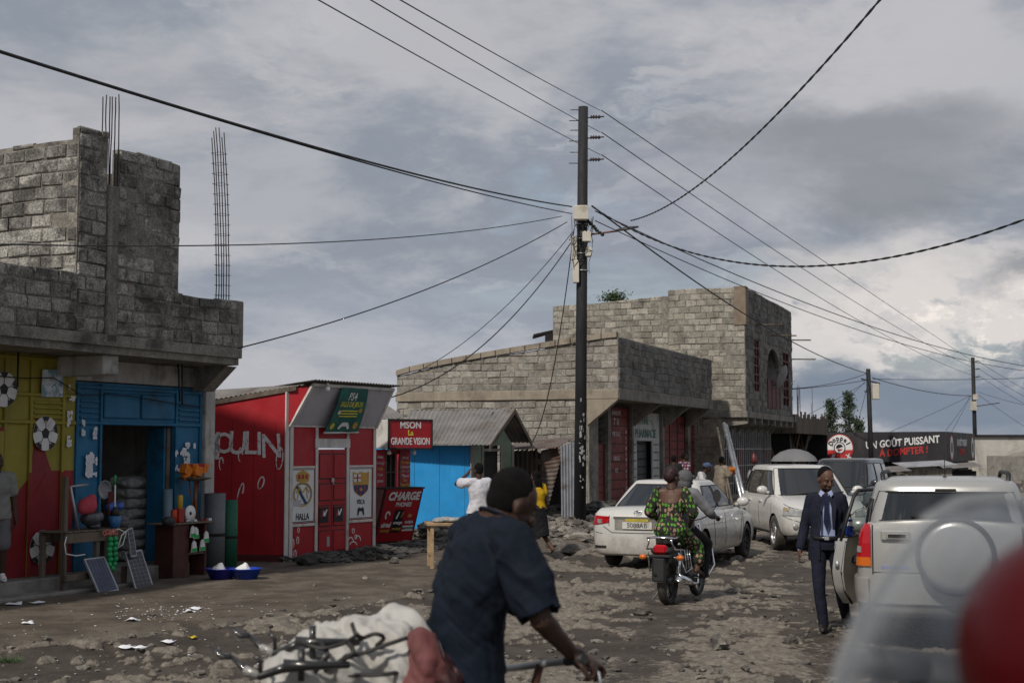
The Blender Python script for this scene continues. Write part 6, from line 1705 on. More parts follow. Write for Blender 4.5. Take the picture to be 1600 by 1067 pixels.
# ================================================================== motorcycle
mc = thing('motorcycle', 'black motorcycle carrying a woman in a green patterned dress, seen from behind', 'motorcycle')
def mwheel(x, r, wd):
    w = thing('wheel', '', '', (x, 0, r)); w.parent = mc; del w['label']; del w['category']
    mb = MB(); mb.lathe([(r - .075, -wd * .3), (r - .05, -wd * .5), (r - .02, -wd * .45), (r, 0), (r - .02, wd * .45), (r - .05, wd * .5), (r - .075, wd * .3)], 40, axis='y'); mb.build('tyre', m_tyre, w)
    mb = MB(); mb.lathe([(r - .075, -wd * .28), (r - .095, -wd * .2), (r - .095, wd * .2), (r - .075, wd * .28)], 36, axis='y'); mb.lathe([(0, -.06), (.055, -.06), (.06, 0), (.055, .06), (0, .06)], 16, axis='y')
    for k in range(5):
        T = Matrix.Rotation(2 * math.pi * k / 5, 4, 'Y'); mb.bbox(-.014, .014, -.014, .014, .04, r - .085, .004, 0, .5, T)
    mb.build('rim', M('dark_cast_rim', (.08, .08, .085), .35, metal=.7, bump=0), w)
mwheel(-.62, .305, .115); mwheel(.66, .30, .09)
mb = MB(); mb.tube([(-.62, 0, .62), (-.9, 0, .52), (-.98, 0, .38)], [.075, .085, .08], 10, ry=[.02, .02, .012]); mb.bbox(-1.0, -.975, -.085, .085, .32, .62, .02); mb.build('mudguard', m_plast, mc)
mb = MB(); mb.bbox(-.95, -.86, -.09, .09, .66, .78, .03); mb.build('tail_light', m_rl, mc)
mb = MB(); mb.bbox(-.97, -.84, -.14, .14, .62, .655, .01); mb.bbox(-.93, -.55, -.13, .13, .66, .74, .03); mb.build('tail_panel', m_plast, mc)
for s in (-1, 1):
    mb = MB(); mb.tube([(-.86, s * .13, .62), (-.86, s * .2, .62)], .012, 6, mi=1); mb.ell((-.87, s * .245, .62), (.035, .055, .035), 10); mb.build('indicator', [m_al, m_chrome], mc)
    mb = MB(); mb.tube([(-.5, s * .13, .70), (-.62, s * .13, .32)], .028, 8); mb.tube([(-.5, s * .13, .72), (-.62, s * .13, .30)], .016, 8); mb.build('shock_absorber', m_chrome, mc)
    mb = MB(); mb.tube([(.0, s * .11, .32), (-.62, s * .11, .305)], .022, 6); mb.build('swingarm', m_plast, mc)
    mb = MB(); mb.tube([(.43, s * .1, .98), (.66, s * .1, .3)], [.022, .026], 8); mb.build('fork_leg', m_chrome, mc)
    mb = MB(); mb.tube([(.38, 0, 1.02), (.36, s * .15, 1.05), (.30, s * .27, 1.10), (.2, s * .38, 1.08)], .012, 8); mb.tube([(.24, s * .335, 1.085), (.15, s * .43, 1.075)], .019, 8, mi=1); mb.build('handlebar', [m_chrome, m_plast], mc)
    mb = MB(); mb.tube([(.27, s * .3, 1.1), (.25, s * .38, 1.2), (.22, s * .42, 1.3)], .006, 6); mb.tube([(.23, s * .42, 1.36), (.205, s * .42, 1.36)], [.05, .055], 14, ry=[.085, .09], side=(0, 1, 0)); mb.build('mirror', m_plast, mc)
    mb = MB(); mb.tube([(.38, s * .12, .7), (.36, s * .3, .66), (.33, s * .34, .45), (.2, s * .28, .3), (.05, s * .12, .3)], .013, 8); mb.build('crash_bar', m_chrome, mc)
    mb = MB(); mb.tube([(-.3, s * .1, .36), (-.26, s * .27, .36)], .016, 6); mb.build('footrest', m_plast, mc); mb = MB(); mb.tube([(.12, s * .1, .3), (.12, s * .28, .3)], .018, 6); mb.build('footrest', m_plast, mc)
    mb = MB(); mb.tube([(-.2, s * .14, .74), (-.55, s * .19, .70), (-.88, s * .19, .72), (-.92, s * .15, .80), (-.92, s * .15, .86)], .011, 6); mb.tube([(-.3, s * .18, .72), (-.36, s * .24, .45), (-.62, s * .24, .42), (-.8, s * .2, .68)], .009, 6)
    for k in range(3): mb.tube([(-.36 - k * .1, s * .235, .46), (-.34 - k * .1, s * .2, .70)], .006, 5)
    mb.build('side_rail', m_chrome, mc)
mb = MB(); mb.tube([(-.92, -.17, .86), (-.95, -.1, .87), (-.95, .1, .87), (-.92, .17, .86)], .012, 8)
for k in range(4): mb.tube([(-.93, -.12 + k * .08, .87), (-.62, -.12 + k * .08, .86)], .008, 6)
mb.tube([(-.62, -.17, .86), (-.62, .17, .86)], .01, 6); mb.tube([(-.92, .17, .86), (-.6, .17, .86)], .01, 6); mb.tube([(-.92, -.17, .86), (-.6, -.17, .86)], .01, 6); mb.build('luggage_rack', m_chrome, mc)
mb = MB(); mb.tube([(-.74, 0, .83), (-.55, 0, .84), (-.2, 0, .82), (.02, 0, .80), (.12, 0, .83)], [.12, .14, .135, .115, .08], 14, ry=[.045, .055, .055, .05, .04], side=(0, 1, 0)); mb.build('seat', m_plast, mc)
mb = MB(); mb.tube([(.06, 0, .84), (.16, 0, .9), (.32, 0, .92), (.44, 0, .86)], [.09, .14, .14, .08], 14, ry=[.05, .1, .1, .06], side=(0, 1, 0)); mb.build('fuel_tank', M('dark_red_tank', (.13, .008, .012), .2, bump=0, coat=.8), mc)
mb = MB(); mb.bbox(-.12, .26, -.12, .12, .26, .52, .03); mb.tube([(.1, 0, .5), (.2, 0, .72)], [.08, .07], 12); mb.bbox(-.3, -.08, -.1, .1, .5, .72, .03)
for k in range(5): mb.lathe([(.05, 0), (.1, 0), (.1, .012), (.05, .012)], 14, T=Matrix.Translation((.12 + k * .018, 0, .55 + k * .035)))
mb.build('engine', M('dull_aluminium', (.18, .18, .18), .45, metal=.7), mc)
mb = MB(); mb.tube([(.22, -.06, .5), (.3, -.12, .36), (.15, -.16, .22), (-.25, -.18, .25)], .02, 8); mb.tube([(-.2, -.19, .25), (-.35, -.2, .28), (-.80, -.21, .36)], [.03, .05, .052], 14); mb.lathe([(.052, 0), (.056, -.01), (.03, -.02), (.028, .03)], 16, axis='x', c=(-.805, -.21, .361)); mb.build('exhaust', m_chrome, mc)
mb = MB(); mb.tube([(.45, 0, .86), (.56, 0, .86)], [.09, .06], 16); mb.build('headlamp', m_plast, mc)
mb = MB(); mb.tube([(.9, 0, .52), (.78, 0, .62), (.62, 0, .63), (.45, 0, .5)], [.06] * 4, 10, ry=[.012] * 4, side=(0, 1, 0)); mb.build('front_mudguard', m_plast, mc)
mb = MB(); mb.tube([(-.3, .12, .30), (-.34, .30, .02)], .012, 6); mb.build('side_stand', m_steel, mc)
pM = gnd(1041, 945); thm = 24.
hd = Vector((math.sin(R(thm)), math.cos(R(thm)), 0)); mc.location = (pM + hd * .62).to_tuple(); mc.location.z = gz(mc.location.x, mc.location.y) - .01; mc.rotation_euler = (0, 0, R(90 - thm))
TM = Matrix.Translation(mc.location) @ Matrix.Rotation(R(90 - thm), 4, 'Z')
# ------------------------------------------------------------------ people
m_skin = M('dark_brown_skin', (.052, .028, .02), .5, var=.12, scale=5, bump=.12, bscale=80, bdist=.003, spec=.25)
m_skin2 = M('brown_skin', (.095, .05, .034), .5, var=.12, scale=5, bump=.12, bscale=80, bdist=.003, spec=.25)
m_hair = M('black_curly_hair', (.007, .0065, .0065), .95, var=.3, scale=30, bump=1, bscale=260, bdist=.008, spec=.12)
m_eye = M('eye_white', (.2, .18, .17), .5, var=0, bump=0)


def cloth(name, col, **k):
    a = dict(rough=.85, var=.12, scale=4, bump=.35, bscale=14, bdist=.012, spec=.2); a.update(k)
    return M(name, col, **a)


def skin_mesh(name, mb, mats, parent, vox=.009, it=4, wr=0., seed=0, disp=None):
    o = mb.build(name, mats if isinstance(mats, list) else [mats], None, recalc=True)
    md = o.modifiers.new('r', 'REMESH'); md.mode = 'VOXEL'; md.voxel_size = vox; md.use_smooth_shade = True
    sm = o.modifiers.new('s', 'SMOOTH'); sm.factor = .5; sm.iterations = it
    me = bpy.data.meshes.new_from_object(o.evaluated_get(bpy.context.evaluated_depsgraph_get()))
    o.modifiers.clear(); o.data = me
    if wr:
        n = len(me.vertices); co = np.empty(n * 3, np.float32); me.vertices.foreach_get('co', co); co = co.reshape(-1, 3)
        no = np.empty(n * 3, np.float32); me.vertices.foreach_get('normal', no); no = no.reshape(-1, 3)
        x, y, z = co.T; q = (fbm(x * 6 + y * 5 + seed, z * 5 + 2 * fbm(x * 8, y * 8 + z * 4, 2, seed), 3, seed + 3) - .5) + .5 * (np.abs(fbm(x * 9 + z * 8 + seed, y * 9 - z * 7, 3, seed + 9) - .5) * -2 + .3)
        co += no * (q * wr)[:, None]; me.vertices.foreach_set('co', co.ravel()); me.update()
    me.polygons.foreach_set('use_smooth', [True] * len(me.polygons))
    me.materials.clear()
    for m in (mats if isinstance(mats, list) else [mats]): me.materials.append(m)
    o.parent = parent
    return o


V = Vector


def headframe(c, fwd, roll=0.):
    f = V(fwd).normalized(); l = V((0, 0, 1)).cross(f)
    if l.length < 1e-4: l = V((0, 1, 0))
    l.normalize(); u = f.cross(l); M_ = Matrix(((f.x, l.x, u.x, 0), (f.y, l.y, u.y, 0), (f.z, l.z, u.z, 0), (0, 0, 0, 1)))
    return Matrix.Translation(c) @ M_ @ Matrix.Rotation(roll, 4, 'X')


def head(mb, T, k=1.):
    K = T @ Matrix.Scale(k, 4); e = lambda c, r, n=16: mb.ell(c, r, n, T=K)
    e((-.008, 0, .035), (.098, .076, .098), 20); e((.02, 0, -.03), (.072, .062, .075)); e((.04, 0, -.075), (.048, .045, .032)); e((.07, 0, -.098), (.02, .022, .016))
    mb.cap(V((.088, 0, .022)), .010, V((.108, 0, -.018)), .016, 10, T=K); e((.100, .013, -.022), .011, 8); e((.100, -.013, -.022), .011, 8)
    for s in (-1, 1):
        e((.082, s * .032, .038), (.014, .026, .010), 10); e((.07, s * .045, -.018), (.022, .018, .02), 10)
        e((-.012, s * .078, -.004), (.020, .010, .031), 12); e((-.016, s * .082, .002), (.012, .010, .02), 10)
    e((.086, 0, -.054), (.013, .024, .009), 12); e((.084, 0, -.066), (.012, .020, .009), 12)


def eyes(T, parent, k=1.):
    K = T @ Matrix.Scale(k, 4)
    for s in (-1, 1):
        mb = MB(); mb.ell((.079, s * .032, .014), (.008, .012, .0045), 10, T=K); mb.ell((.0845, s * .032, .014), (.005, .008, .0045), 8, 1, T=K); mb.build('eye', [m_eye, m_black], parent)


def hair(mb, T, k=1., n=20):
    K = T @ Matrix.Scale(k, 4); mb.ell((-.028, 0, .054), (.090, .080, .094), n, T=K); mb.ell((-.036, 0, .012), (.076, .072, .072), n, T=K)


def hand(mb, w, d, nrm, side, curl=.5, k=1., thumb=.6, seg=8):
    """wrist, finger direction, palm normal, side of the thumb (+-1 along d x n)"""
    d = V(d).normalized(); nn = (V(nrm) - d * V(nrm).dot(d)).normalized(); a = d.cross(nn).normalized() * side
    w = V(w); mb.cap(w, .026 * k, w + d * .03 * k, .03 * k, seg)
    c = w + d * .055 * k
    mb.tube([w + d * .005 * k, w + d * .04 * k, w + d * .088 * k], [.028 * k, .041 * k, .040 * k], 12, ry=[.02 * k, .017 * k, .013 * k], side=a)
    for i, (off, L) in enumerate(((.031, .074), (.0105, .083), (-.010, .077), (-.030, .060))):
        p = w + (d * .086 + a * off) * k; ang = 0; r = .0088 * k; L *= k
        for j, f in enumerate((.46, .31, .23)):
            ang += curl * (.9, 1.15, .8)[j]; q = p + (d * math.cos(ang) + nn * math.sin(ang)) * L * f; mb.cap(p, r, q, r * .93, seg); p = q; r *= .93
    p = w + (d * .028 + a * .030) * k; q = p + (d * .028 + a * .022 + nn * .012) * k; mb.cap(p, .014 * k, q, .012 * k, seg)
    t = q + (d * .024 + a * .012 * (1 - thumb) + nn * .020 * thumb) * k; mb.cap(q, .012 * k, t, .0105 * k, seg); mb.cap(t, .0105 * k, t + (d * .020 + nn * .012 * thumb - a * .006 * thumb) * k, .0085 * k, seg)


def limb(mb, pts, rs, n=12):
    for (p, q), (r, s) in zip(zip(pts[:-1], pts[1:]), zip(rs[:-1], rs[1:])): mb.cap(V(p), r, V(q), s, n)


def torso(mb, pel, chest, neck, side, k=0., belly=0., w=1., n=20, hips=None, fem=0.):
    pel, chest, neck = V(pel), V(chest), V(neck); wst = pel.lerp(chest, .5)
    pts = [pel - (wst - pel) * .5, pel, wst, chest, chest.lerp(neck, .62), neck]
    rx = [(.135 + .03 * fem) * w + k, (.165 + .035 * fem) * w + k, (.142 - .01 * fem) * w + k * 1.3, .172 * w + k, .155 * w + k, .058 * w + k * .4]; ry = [.10 * w + k, .112 * w + .02 * fem + k, .098 * w + belly + k * 1.4, .115 * w + k, .09 * w + k, .058 * w + k * .4]
    s2 = side if not isinstance(side, (list,)) else side[0]
    mb.tube(pts, rx, n, ry=ry, side=s2); mb.ell(pts[1], (.12 * w + k, .12 * w + k, .1 * w + k), 14)
    return pts


def shoulders(mb, ls, rs, neck, r, k=0.):
    for s in (ls, rs): mb.cap(V(s), r, V(neck).lerp(V(s), .35) - V((0, 0, .015)), r * .95, 12)


def shoe(mb, ankle, toe, k=1., mi=0):
    a, t = V(ankle), V(toe); d = (t - a); d.z = 0; d.normalize(); g = min(a.z, t.z)
    heel = a - d * .06 + V((0, 0, -.02)); mb.tube([heel, a + d * .02 + V((0, 0, -.01)), a.lerp(t, .6) + V((0, 0, -.005)), t], [.034 * k, .042 * k, .046 * k, .03 * k], 12, ry=[.045 * k, .055 * k, .036 * k, .018 * k], side=d.cross(V((0, 0, 1))))
    mb.ell(heel, (.035 * k,) * 3, 10); mb.ell(t, (.03 * k, .03 * k, .018 * k), 10); mb.cap(a + V((0, 0, .0)), .04 * k, a + V((0, 0, .05)), .04 * k, 10)


def person(label, T, J, wear, skin=m_skin, vox=.009, group=None, hk=1., head_fwd=(1, 0, 0), hands=None, hairdo=None, face=True, fem=0., w=1.):
    """J: joints in the figure's own frame (x forward, y left). wear: garments"""
    t = thing('person', label, 'person', T.translation, T.to_euler().z, group)
    mb = MB(); side = (V(J['ls']) - V(J['rs'])).normalized()
    torso(mb, J['pel'], J['chest'], J['neck'], side, fem=fem, w=w)
    HT = headframe(V(J['head']), head_fwd); head(mb, HT, hk); mb.cap(V(J['neck']) - V((0, 0, .02)), .06, HT @ V((-.02, 0, -.03)), .052, 14)
    shoulders(mb, J['ls'], J['rs'], J['neck'], .056)
    for a in 'lr':
        limb(mb, [J[a + 's'], J[a + 'e'], J[a + 'w']], [.054, .042, .028]); e, wv = V(J[a + 'e']), V(J[a + 'w']); mb.ell(e.lerp(wv, .25), .042, 10)
        limb(mb, [J[a + 'h'], J[a + 'k'], J[a + 'a']], [.086 + .012 * fem, .056, .038]); kk, aa = V(J[a + 'k']), V(J[a + 'a']); mb.ell(kk.lerp(aa, .3), .054, 10)
        hd_ = (hands or {}).get(a, {}); d = V(hd_.get('d', wv - e)); hand(mb, wv, d, hd_.get('n', (0, -1 if a == 'l' else 1, 0)), hd_.get('side', 1), hd_.get('curl', .35), thumb=hd_.get('thumb', .4))
        mb.cap(aa, .034, V(J[a + 't']), .022, 10); mb.ell(aa - (V(J[a + 't']) - aa).normalized() * .04 - V((0, 0, .02)), .032, 8)
    b = skin_mesh('body', mb, skin, t, vox, 3)
    if hairdo != 'none':
        mb = MB(); hair(mb, HT, hk); skin_mesh('hair', mb, hairdo or m_hair, t, max(vox * .8, .006), 2)
    if face: eyes(HT, t, hk)
    for g in wear:
        mb = MB(); kind = g['kind']; k = g.get('k', .016)
        if kind == 'top':
            torso(mb, J['pel'], J['chest'], J['neck'], side, k, g.get('belly', 0), fem=fem, w=w, n=24)
            sh_r = .056 + k; shoulders(mb, J['ls'], J['rs'], V(J['neck']) - V((0, 0, .03)), sh_r)
            for a in 'lr':
                s, e, wv = V(J[a + 's']), V(J[a + 'e']), V(J[a + 'w']); L = g.get('sleeve', .6)
                if L <= 1: limb(mb, [s, s.lerp(e, L)], [.056 + k, .05 + k * g.get('flare', 1.6)])
                else: limb(mb, [s, e, e.lerp(wv, L - 1)], [.056 + k, .046 + k, .033 + k])
            if g.get('hem'):
                p0 = V(J['pel']); n_ = V(g['hem']); mb.tube([p0 + V((0, 0, .05)), p0, p0 + n_], [.165 * w + k, .175 * w + k, .185 * w + k * 1.2], 20, ry=[.115 + k, .125 + k, .13 + k * 1.2], side=side)
        elif kind == 'trousers':
            p0 = V(J['pel']); mb.tube([p0 + V((0, 0, .07)), p0, p0 - V((0, 0, .09))], [.15 * w + k, .17 * w + k, .165 * w + k], 20, ry=[.105 + k, .12 + k, .11 + k], side=side)
            for a in 'lr':
                h, kk, aa = V(J[a + 'h']), V(J[a + 'k']), V(J[a + 'a']); L = g.get('leg', 2.)
                if L > 1: limb(mb, [h, kk, kk.lerp(aa, L - 1)], [.09 + k, .062 + k, .045 + k * 1.4], 14)
                else: limb(mb, [h, h.lerp(kk, L)], [.092 + k, .08 + k * 1.5], 14)
        elif kind == 'skirt':
            p0 = V(J['pel']); q = V(g['to']); mb.tube([p0 + V((0, 0, .09)), p0, p0.lerp(q, .5), q], [.145 + k, .19 + k, .185 + k, g.get('r', .19) + k], 22, ry=[.11 + k, .135 + k, .14 + k, g.get('r2', .13) + k], side=side)
        elif kind == 'wrap_legs':
            for a in 'lr': limb(mb, [J[a + 'h'], J[a + 'k'], V(J[a + 'k']).lerp(V(J[a + 'a']), g.get('leg', .6))], [.105 + k, .085 + k, .09 + k], 14)
            mb.ell(V(J['pel']), (.17, .20, .14), 16)
        elif kind == 'shoes':
            for a in 'lr':
                m2 = MB(); shoe(m2, J[a + 'a'], J[a + 't'], g.get('s', 1.)); skin_mesh('shoe', m2, g['mat'], t, vox, 2)
            continue
        o = skin_mesh(g['name'], mb, g['mat'], t, g.get('vox', vox), g.get('it', 4), g.get('wr', .02), g.get('seed', 1))
    return t, HT


def stand(h=1.75, lean=0., step=.0):
    s = h / 1.75; f = lambda x, y, z: (x * s, y * s, z * s)
    return dict(pel=f(0, 0, .96), chest=f(lean * .5, 0, 1.28), neck=f(lean * .8, 0, 1.47), head=f(lean + .02, 0, 1.612), ls=f(lean * .7, .175, 1.42), rs=f(lean * .7, -.175, 1.42),
                le=f(lean * .6 - .02, .235, 1.13), re=f(lean * .6 - .02, -.235, 1.13), lw=f(.05 + lean, .25, .87), rw=f(.05 + lean, -.25, .87), lh=f(0, .09, .92), rh=f(0, -.09, .92),
                lk=f(.03 + step * .5, .10, .5), rk=f(.03 - step * .3, -.10, .5), la=f(step, .105, .085), ra=f(-step, -.105, .085 + abs(step) * .1), lt=f(step + .15, .115, .03), rt=f(-step + .14, -.115, .03 + abs(step) * .02))


def place(px, D, face_deg, z=None):
    """figure frame: face_deg = heading faced, clockwise from straight up the street"""
    X = (px - 800) / FPX * D
    return Matrix.Translation((X, D, gz(X, D) if z is None else z)) @ Matrix.Rotation(R(90 - face_deg), 4, 'Z')


def to_local(T, px, py, D):
    return T.inverted() @ at(px, py, D)


# ================================================================== man in the navy suit
navy_s = cloth('navy_suit_cloth', (.012, .014, .026), bump=.25, scale=5); lblue = cloth('light_blue_shirt_cloth', (.28, .33, .50), bump=.3)
T = place(1288, 15.7, 192); J = stand(1.79)
J['rs'] = (0, -.158, 1.45); J['ls'] = (0, .158, 1.45); J['rw'] = (.03, -.285, .90); J['re'] = (-.03, -.235, 1.16); J['le'] = (-.05, .225, 1.16); J['lw'] = (.14, .20, 1.12)
J['rk'] = (.05, -.09, .5); J['ra'] = (.02, -.05, .085); J['rt'] = (.17, -.06, .035); J['lk'] = (-.05, .13, .5); J['la'] = (-.42, .20, .12); J['lt'] = (-.27, .22, .035)
t, HT = person('man in a navy suit and tie holding a blue bottle by the open silver door', T, J, [
    dict(kind='trousers', name='trousers', mat=navy_s, k=.006, wr=.012, seed=2), dict(kind='shoes', mat=M('black_leather', (.012, .012, .013), .3, bump=.03)),
    dict(kind='top', name='shirt', mat=lblue, k=.001, sleeve=2.0, wr=.008, seed=3)],
    skin=m_skin2, vox=.008, hk=1.05, w=.94, head_fwd=(.80, .42, -.30), hands={'r': dict(n=(0, 1, 0), side=1, curl=.35), 'l': dict(d=(.75, .3, .1), n=(0, 0, 1), side=-1, curl=.8)})
mb = MB(); k = .020      # jacket: torso without the open front strip
side = V((0, 1, 0)); torso(mb, V(J['pel']) + V((0, 0, -.02)), J['chest'], J['neck'], side, k); shoulders(mb, J['ls'], J['rs'], V(J['neck']) - V((0, 0, .03)), .066)
mb.tube([(0, 0, 1.02), (-.01, 0, .86), (-.01, 0, .78)], [.19, .2, .2], 20, ry=[.14, .145, .14], side=side)
for a in 'lr': limb(mb, [J[a + 's'], J[a + 'e'], V(J[a + 'e']).lerp(V(J[a + 'w']), .9)], [.066, .058, .050])
jk = skin_mesh('jacket', mb, navy_s, t, .008, 3, .012, 5)
bm = bmesh.new(); bm.from_mesh(jk.data)          # cut the opening
dl = [v for v in bm.verts if v.co.x > .02 and -.075 - .02 * (v.co.z - 1.1) < v.co.y < .085 + .06 * max(0, 1.15 - v.co.z) and (abs(v.co.y - .005) < .042 + .07 * min(1, max(0, (1.50 - v.co.z) / .2)) + .22 * max(0, 1.02 - v.co.z)) and v.co.z < 1.56]
bmesh.ops.delete(bm, geom=dl, context='VERTS'); bm.to_mesh(jk.data); bm.free()
so = jk.modifiers.new('thick', 'SOLIDIFY'); so.thickness = .008; so.offset = -1
fx = lambda z: .128 - .0 * z + .03 * math.sin((z - .95) * 5)
mb = MB()
for s in (-1, 1): mb.add([(.118, s * .035, 1.50), (.158, s * .11, 1.38), (.168, s * .085, 1.12), (.170, s * .062, 1.12), (.150, s * .055, 1.36), (.12, s * .02, 1.48)], [(0, 1, 4, 5), (1, 2, 3, 4)])
lp = mb.build('lapel', navy_s, t); s_ = lp.modifiers.new('t', 'SOLIDIFY'); s_.thickness = .008
mb = MB(); mb.add([(.104, .016, 1.505), (.104, -.016, 1.505), (.128, -.022, 1.475), (.128, .022, 1.475), (.150, .032, 1.20), (.150, -.032, 1.20), (.150, 0, 1.10), (.146, -.022, 1.35), (.146, .022, 1.35)], [(0, 1, 2, 3), (3, 2, 7, 8), (8, 7, 5, 4), (4, 5, 6)])
tie = mb.build('tie', cloth('dark_navy_tie', (.012, .015, .04)), t); s_ = tie.modifiers.new('t', 'SOLIDIFY'); s_.thickness = .014
mb = MB()
for s in (-1, 1): mb.add([(.075, s * .055, 1.545), (.108, s * .012, 1.515), (.118, s * .05, 1.468), (.085, s * .075, 1.50)], [(0, 1, 2, 3)])
cl = mb.build('collar', lblue, t); s_ = cl.modifiers.new('t', 'SOLIDIFY'); s_.thickness = .008
mb = MB(); mb.tube([(.02, 0, 1.005), (.02, 0, 1.045)], [.172, .168], 24, ry=[.128, .126], side=side); mb.bbox(.135, .152, -.025, .025, 1.005, 1.045, .004, 1); mb.build('belt', [M('black_leather', (.012, .012, .013), .3), m_steel], t)
mb = MB(); mb.lathe([(.034, 0), (.037, .004), (.037, .02), (.034, .024)], 16, T=Matrix.Translation(V(J['rw']) + V((0, 0, .03)))); mb.build('wristwatch', m_plast, t)
mb = MB(); [mb.tube([(.15, .09 + .012 * k, 1.0), (.155, .085 + .015 * k, .91)], .004, 5) for k in range(3)]; torus(mb, (.155, .1, .93), (0, 1, 0), (0, 0, 1), .02, .02, .004, 14); mb.bbox(.145, .155, .08, .12, .9, .93, .003); mb.build('keyring', m_steel, t)
mb = MB(); mb.ell(HT @ V((.045, 0, -.085)), (.054, .052, .036), 14); skin_mesh('beard', mb, m_hair, t, .006, 2)
bt = thing('water_bottle', 'blue and white bottle held at the chest of the man in the suit', 'bottle', T @ V((.26, .235, 1.06)))
mb = MB(); mb.lathe([(0, 0), (.036, 0), (.038, .02), (.038, .11)], 18); mb.build('blue_base', M('blue_plastic', (.02, .05, .3), .3, bump=0), bt)
mb = MB(); mb.lathe([(.0385, .111), (.0385, .15), (.036, .155)], 18); mb.lathe([(.036, .18), (.03, .2), (.0, .2)], 18); mb.build('white_cap', m_foil, bt); MB().lathe([(.0362, .156), (.0362, .179)], 18).build('band', M('blue_plastic', (.02, .05, .3), .3), bt)

# ================================================================== woman passenger and rider on the motorcycle
def dress_mat():
    m = bpy.data.materials.new('green_and_pink_print_cloth'); m.use_nodes = True; t = m.node_tree; t.nodes.clear(); n = N(t)
    o = n.new('ShaderNodeOutputMaterial'); p = n.new('ShaderNodeBsdfPrincipled'); t.links.new(p.outputs[0], o.inputs[0])
    tc = n.new('ShaderNodeTexCoord').outputs['Object']; v = n.new('ShaderNodeTexVoronoi'); v.feature = 'F1'; v.inputs['Scale'].default_value = 23; v.inputs['Randomness'].default_value = .45
    w = n.new('ShaderNodeVectorMath', operation='ADD'); n.put(w.inputs[0], n.mapping(tc, scale=(1, 1, .72))); ns = n.new('ShaderNodeTexNoise'); n.put(ns.inputs[0], tc); ns.inputs['Scale'].default_value = 30; sc = n.new('ShaderNodeVectorMath', operation='SCALE'); n.put(sc.inputs[0], ns.outputs['Color']); sc.inputs[3].default_value = .03; n.put(w.inputs[1], sc.outputs[0]); n.put(v.inputs['Vector'], w.outputs[0])
    sp = n.new('ShaderNodeSeparateColor'); n.put(sp.inputs[0], v.outputs['Color'])
    c = n.mix(n.math('GREATER_THAN', sp.outputs[0], .5), (.32, .20, .145), (.085, .25, .03)); inside = n.math('LESS_THAN', v.outputs['Distance'], .42)
    inner = n.math('LESS_THAN', v.outputs['Distance'], .12); c = n.mix(n.math('MULTIPLY', inner, .5), c, (.05, .05, .03))
    c = n.mix(inside, (.022, .024, .018), c); n.put(p.inputs['Base Color'], c); p.inputs['Roughness'].default_value = .8; p.inputs['Specular IOR Level'].default_value = .2
    return m


def sit(x, h=.84, k=1.):
    """seated astride at x, seat height h"""
    return dict(pel=(x, 0, h + .10), chest=(x + .02, 0, h + .42), neck=(x + .04, 0, h + .60), head=(x + .07, 0, h + .745), ls=(x + .03, .17, h + .555), rs=(x + .03, -.17, h + .555), le=(x + .12, .26, h + .30), re=(x + .12, -.26, h + .30),
                lw=(x + .3, .16, h + .16), rw=(x + .3, -.16, h + .16), lh=(x + .04, .10, h + .06), rh=(x + .04, -.10, h + .06), lk=(x + .40, .20, h - .08), rk=(x + .40, -.20, h - .08), la=(x + .26, .22, h - .44), ra=(x + .26, -.22, h - .44), lt=(x + .40, .23, h - .49), rt=(x + .40, -.23, h - .49))


dm_ = dress_mat()
J = sit(-.46, .86); J['le'] = (-.46, .29, 1.17); J['re'] = (-.44, -.29, 1.17); J['lw'] = (-.26, .20, 1.02); J['rw'] = (-.26, -.20, 1.02); J['rk'] = (-.1, -.23, .70); J['ra'] = (-.20, -.26, .42); J['rt'] = (-.06, -.27, .37); J['lk'] = (-.1, .22, .72); J['la'] = (-.20, .25, .42); J['lt'] = (-.06, .26, .37)
hairR = M('dark_burgundy_hair', (.022, .006, .009), .6, var=.3, scale=20, bump=.8, bscale=90, bdist=.006)
t, HT = person('woman in a green and pink patterned dress with bare upper back riding pillion', TM, J, [
    dict(kind='wrap_legs', name='skirt', mat=dm_, k=.012, leg=.55, wr=.02, seed=3)], skin=m_skin2, vox=.0085, head_fwd=(.9, -.45, -.05), hairdo=hairR, fem=1.)
mb = MB(); torso(mb, J['pel'], J['chest'], J['neck'], (0, 1, 0), .016, fem=1.)
for a in 'lr': limb(mb, [J[a + 's'], J[a + 'e'], V(J[a + 'e']).lerp(V(J[a + 'w']), .25)], [.08, .072, .062], 14)
mb.ell(V(J['pel']) + V((-.02, 0, -.02)), (.17, .225, .15), 18)
bo = skin_mesh('bodice', mb, dm_, t, .0085, 3, .012, 4)
bm = bmesh.new(); bm.from_mesh(bo.data); P0 = V(J['neck'])
bmesh.ops.delete(bm, geom=[v for v in bm.verts if (abs(v.co.y) < .15 and v.co.z > P0.z - .18 + .11 * (v.co.y / .15) ** 4) or (v.co.z > P0.z - .03 and abs(v.co.y) < .15)], context='VERTS'); bm.to_mesh(bo.data); bm.free(); s_ = bo.modifiers.new('t', 'SOLIDIFY'); s_.thickness = .008; s_.offset = -1
mb = MB(); mb.ell(HT @ V((-.02, 0, .06)), (.105, .092, .10), 18); mb.ell(HT @ V((-.05, 0, .02)), (.09, .085, .09), 16); skin_mesh('hair_bun', mb, hairR, t, .0085, 3, .012, 7)
mb = MB(); mb.tube([V(J['neck']) + V((.0, .07 * math.cos(a), .03 + .02 * math.sin(a))) + V((.07 * math.sin(a), 0, 0)) for a in np.linspace(0, 6.28, 20)], .004, 5); mb.build('necklace', m_plast, t)
mb = MB(); [shoe(mb, J[a + 'a'], J[a + 't'], .9) for a in 'l']; skin_mesh('sandal', mb, m_plast, t, .0085, 2)
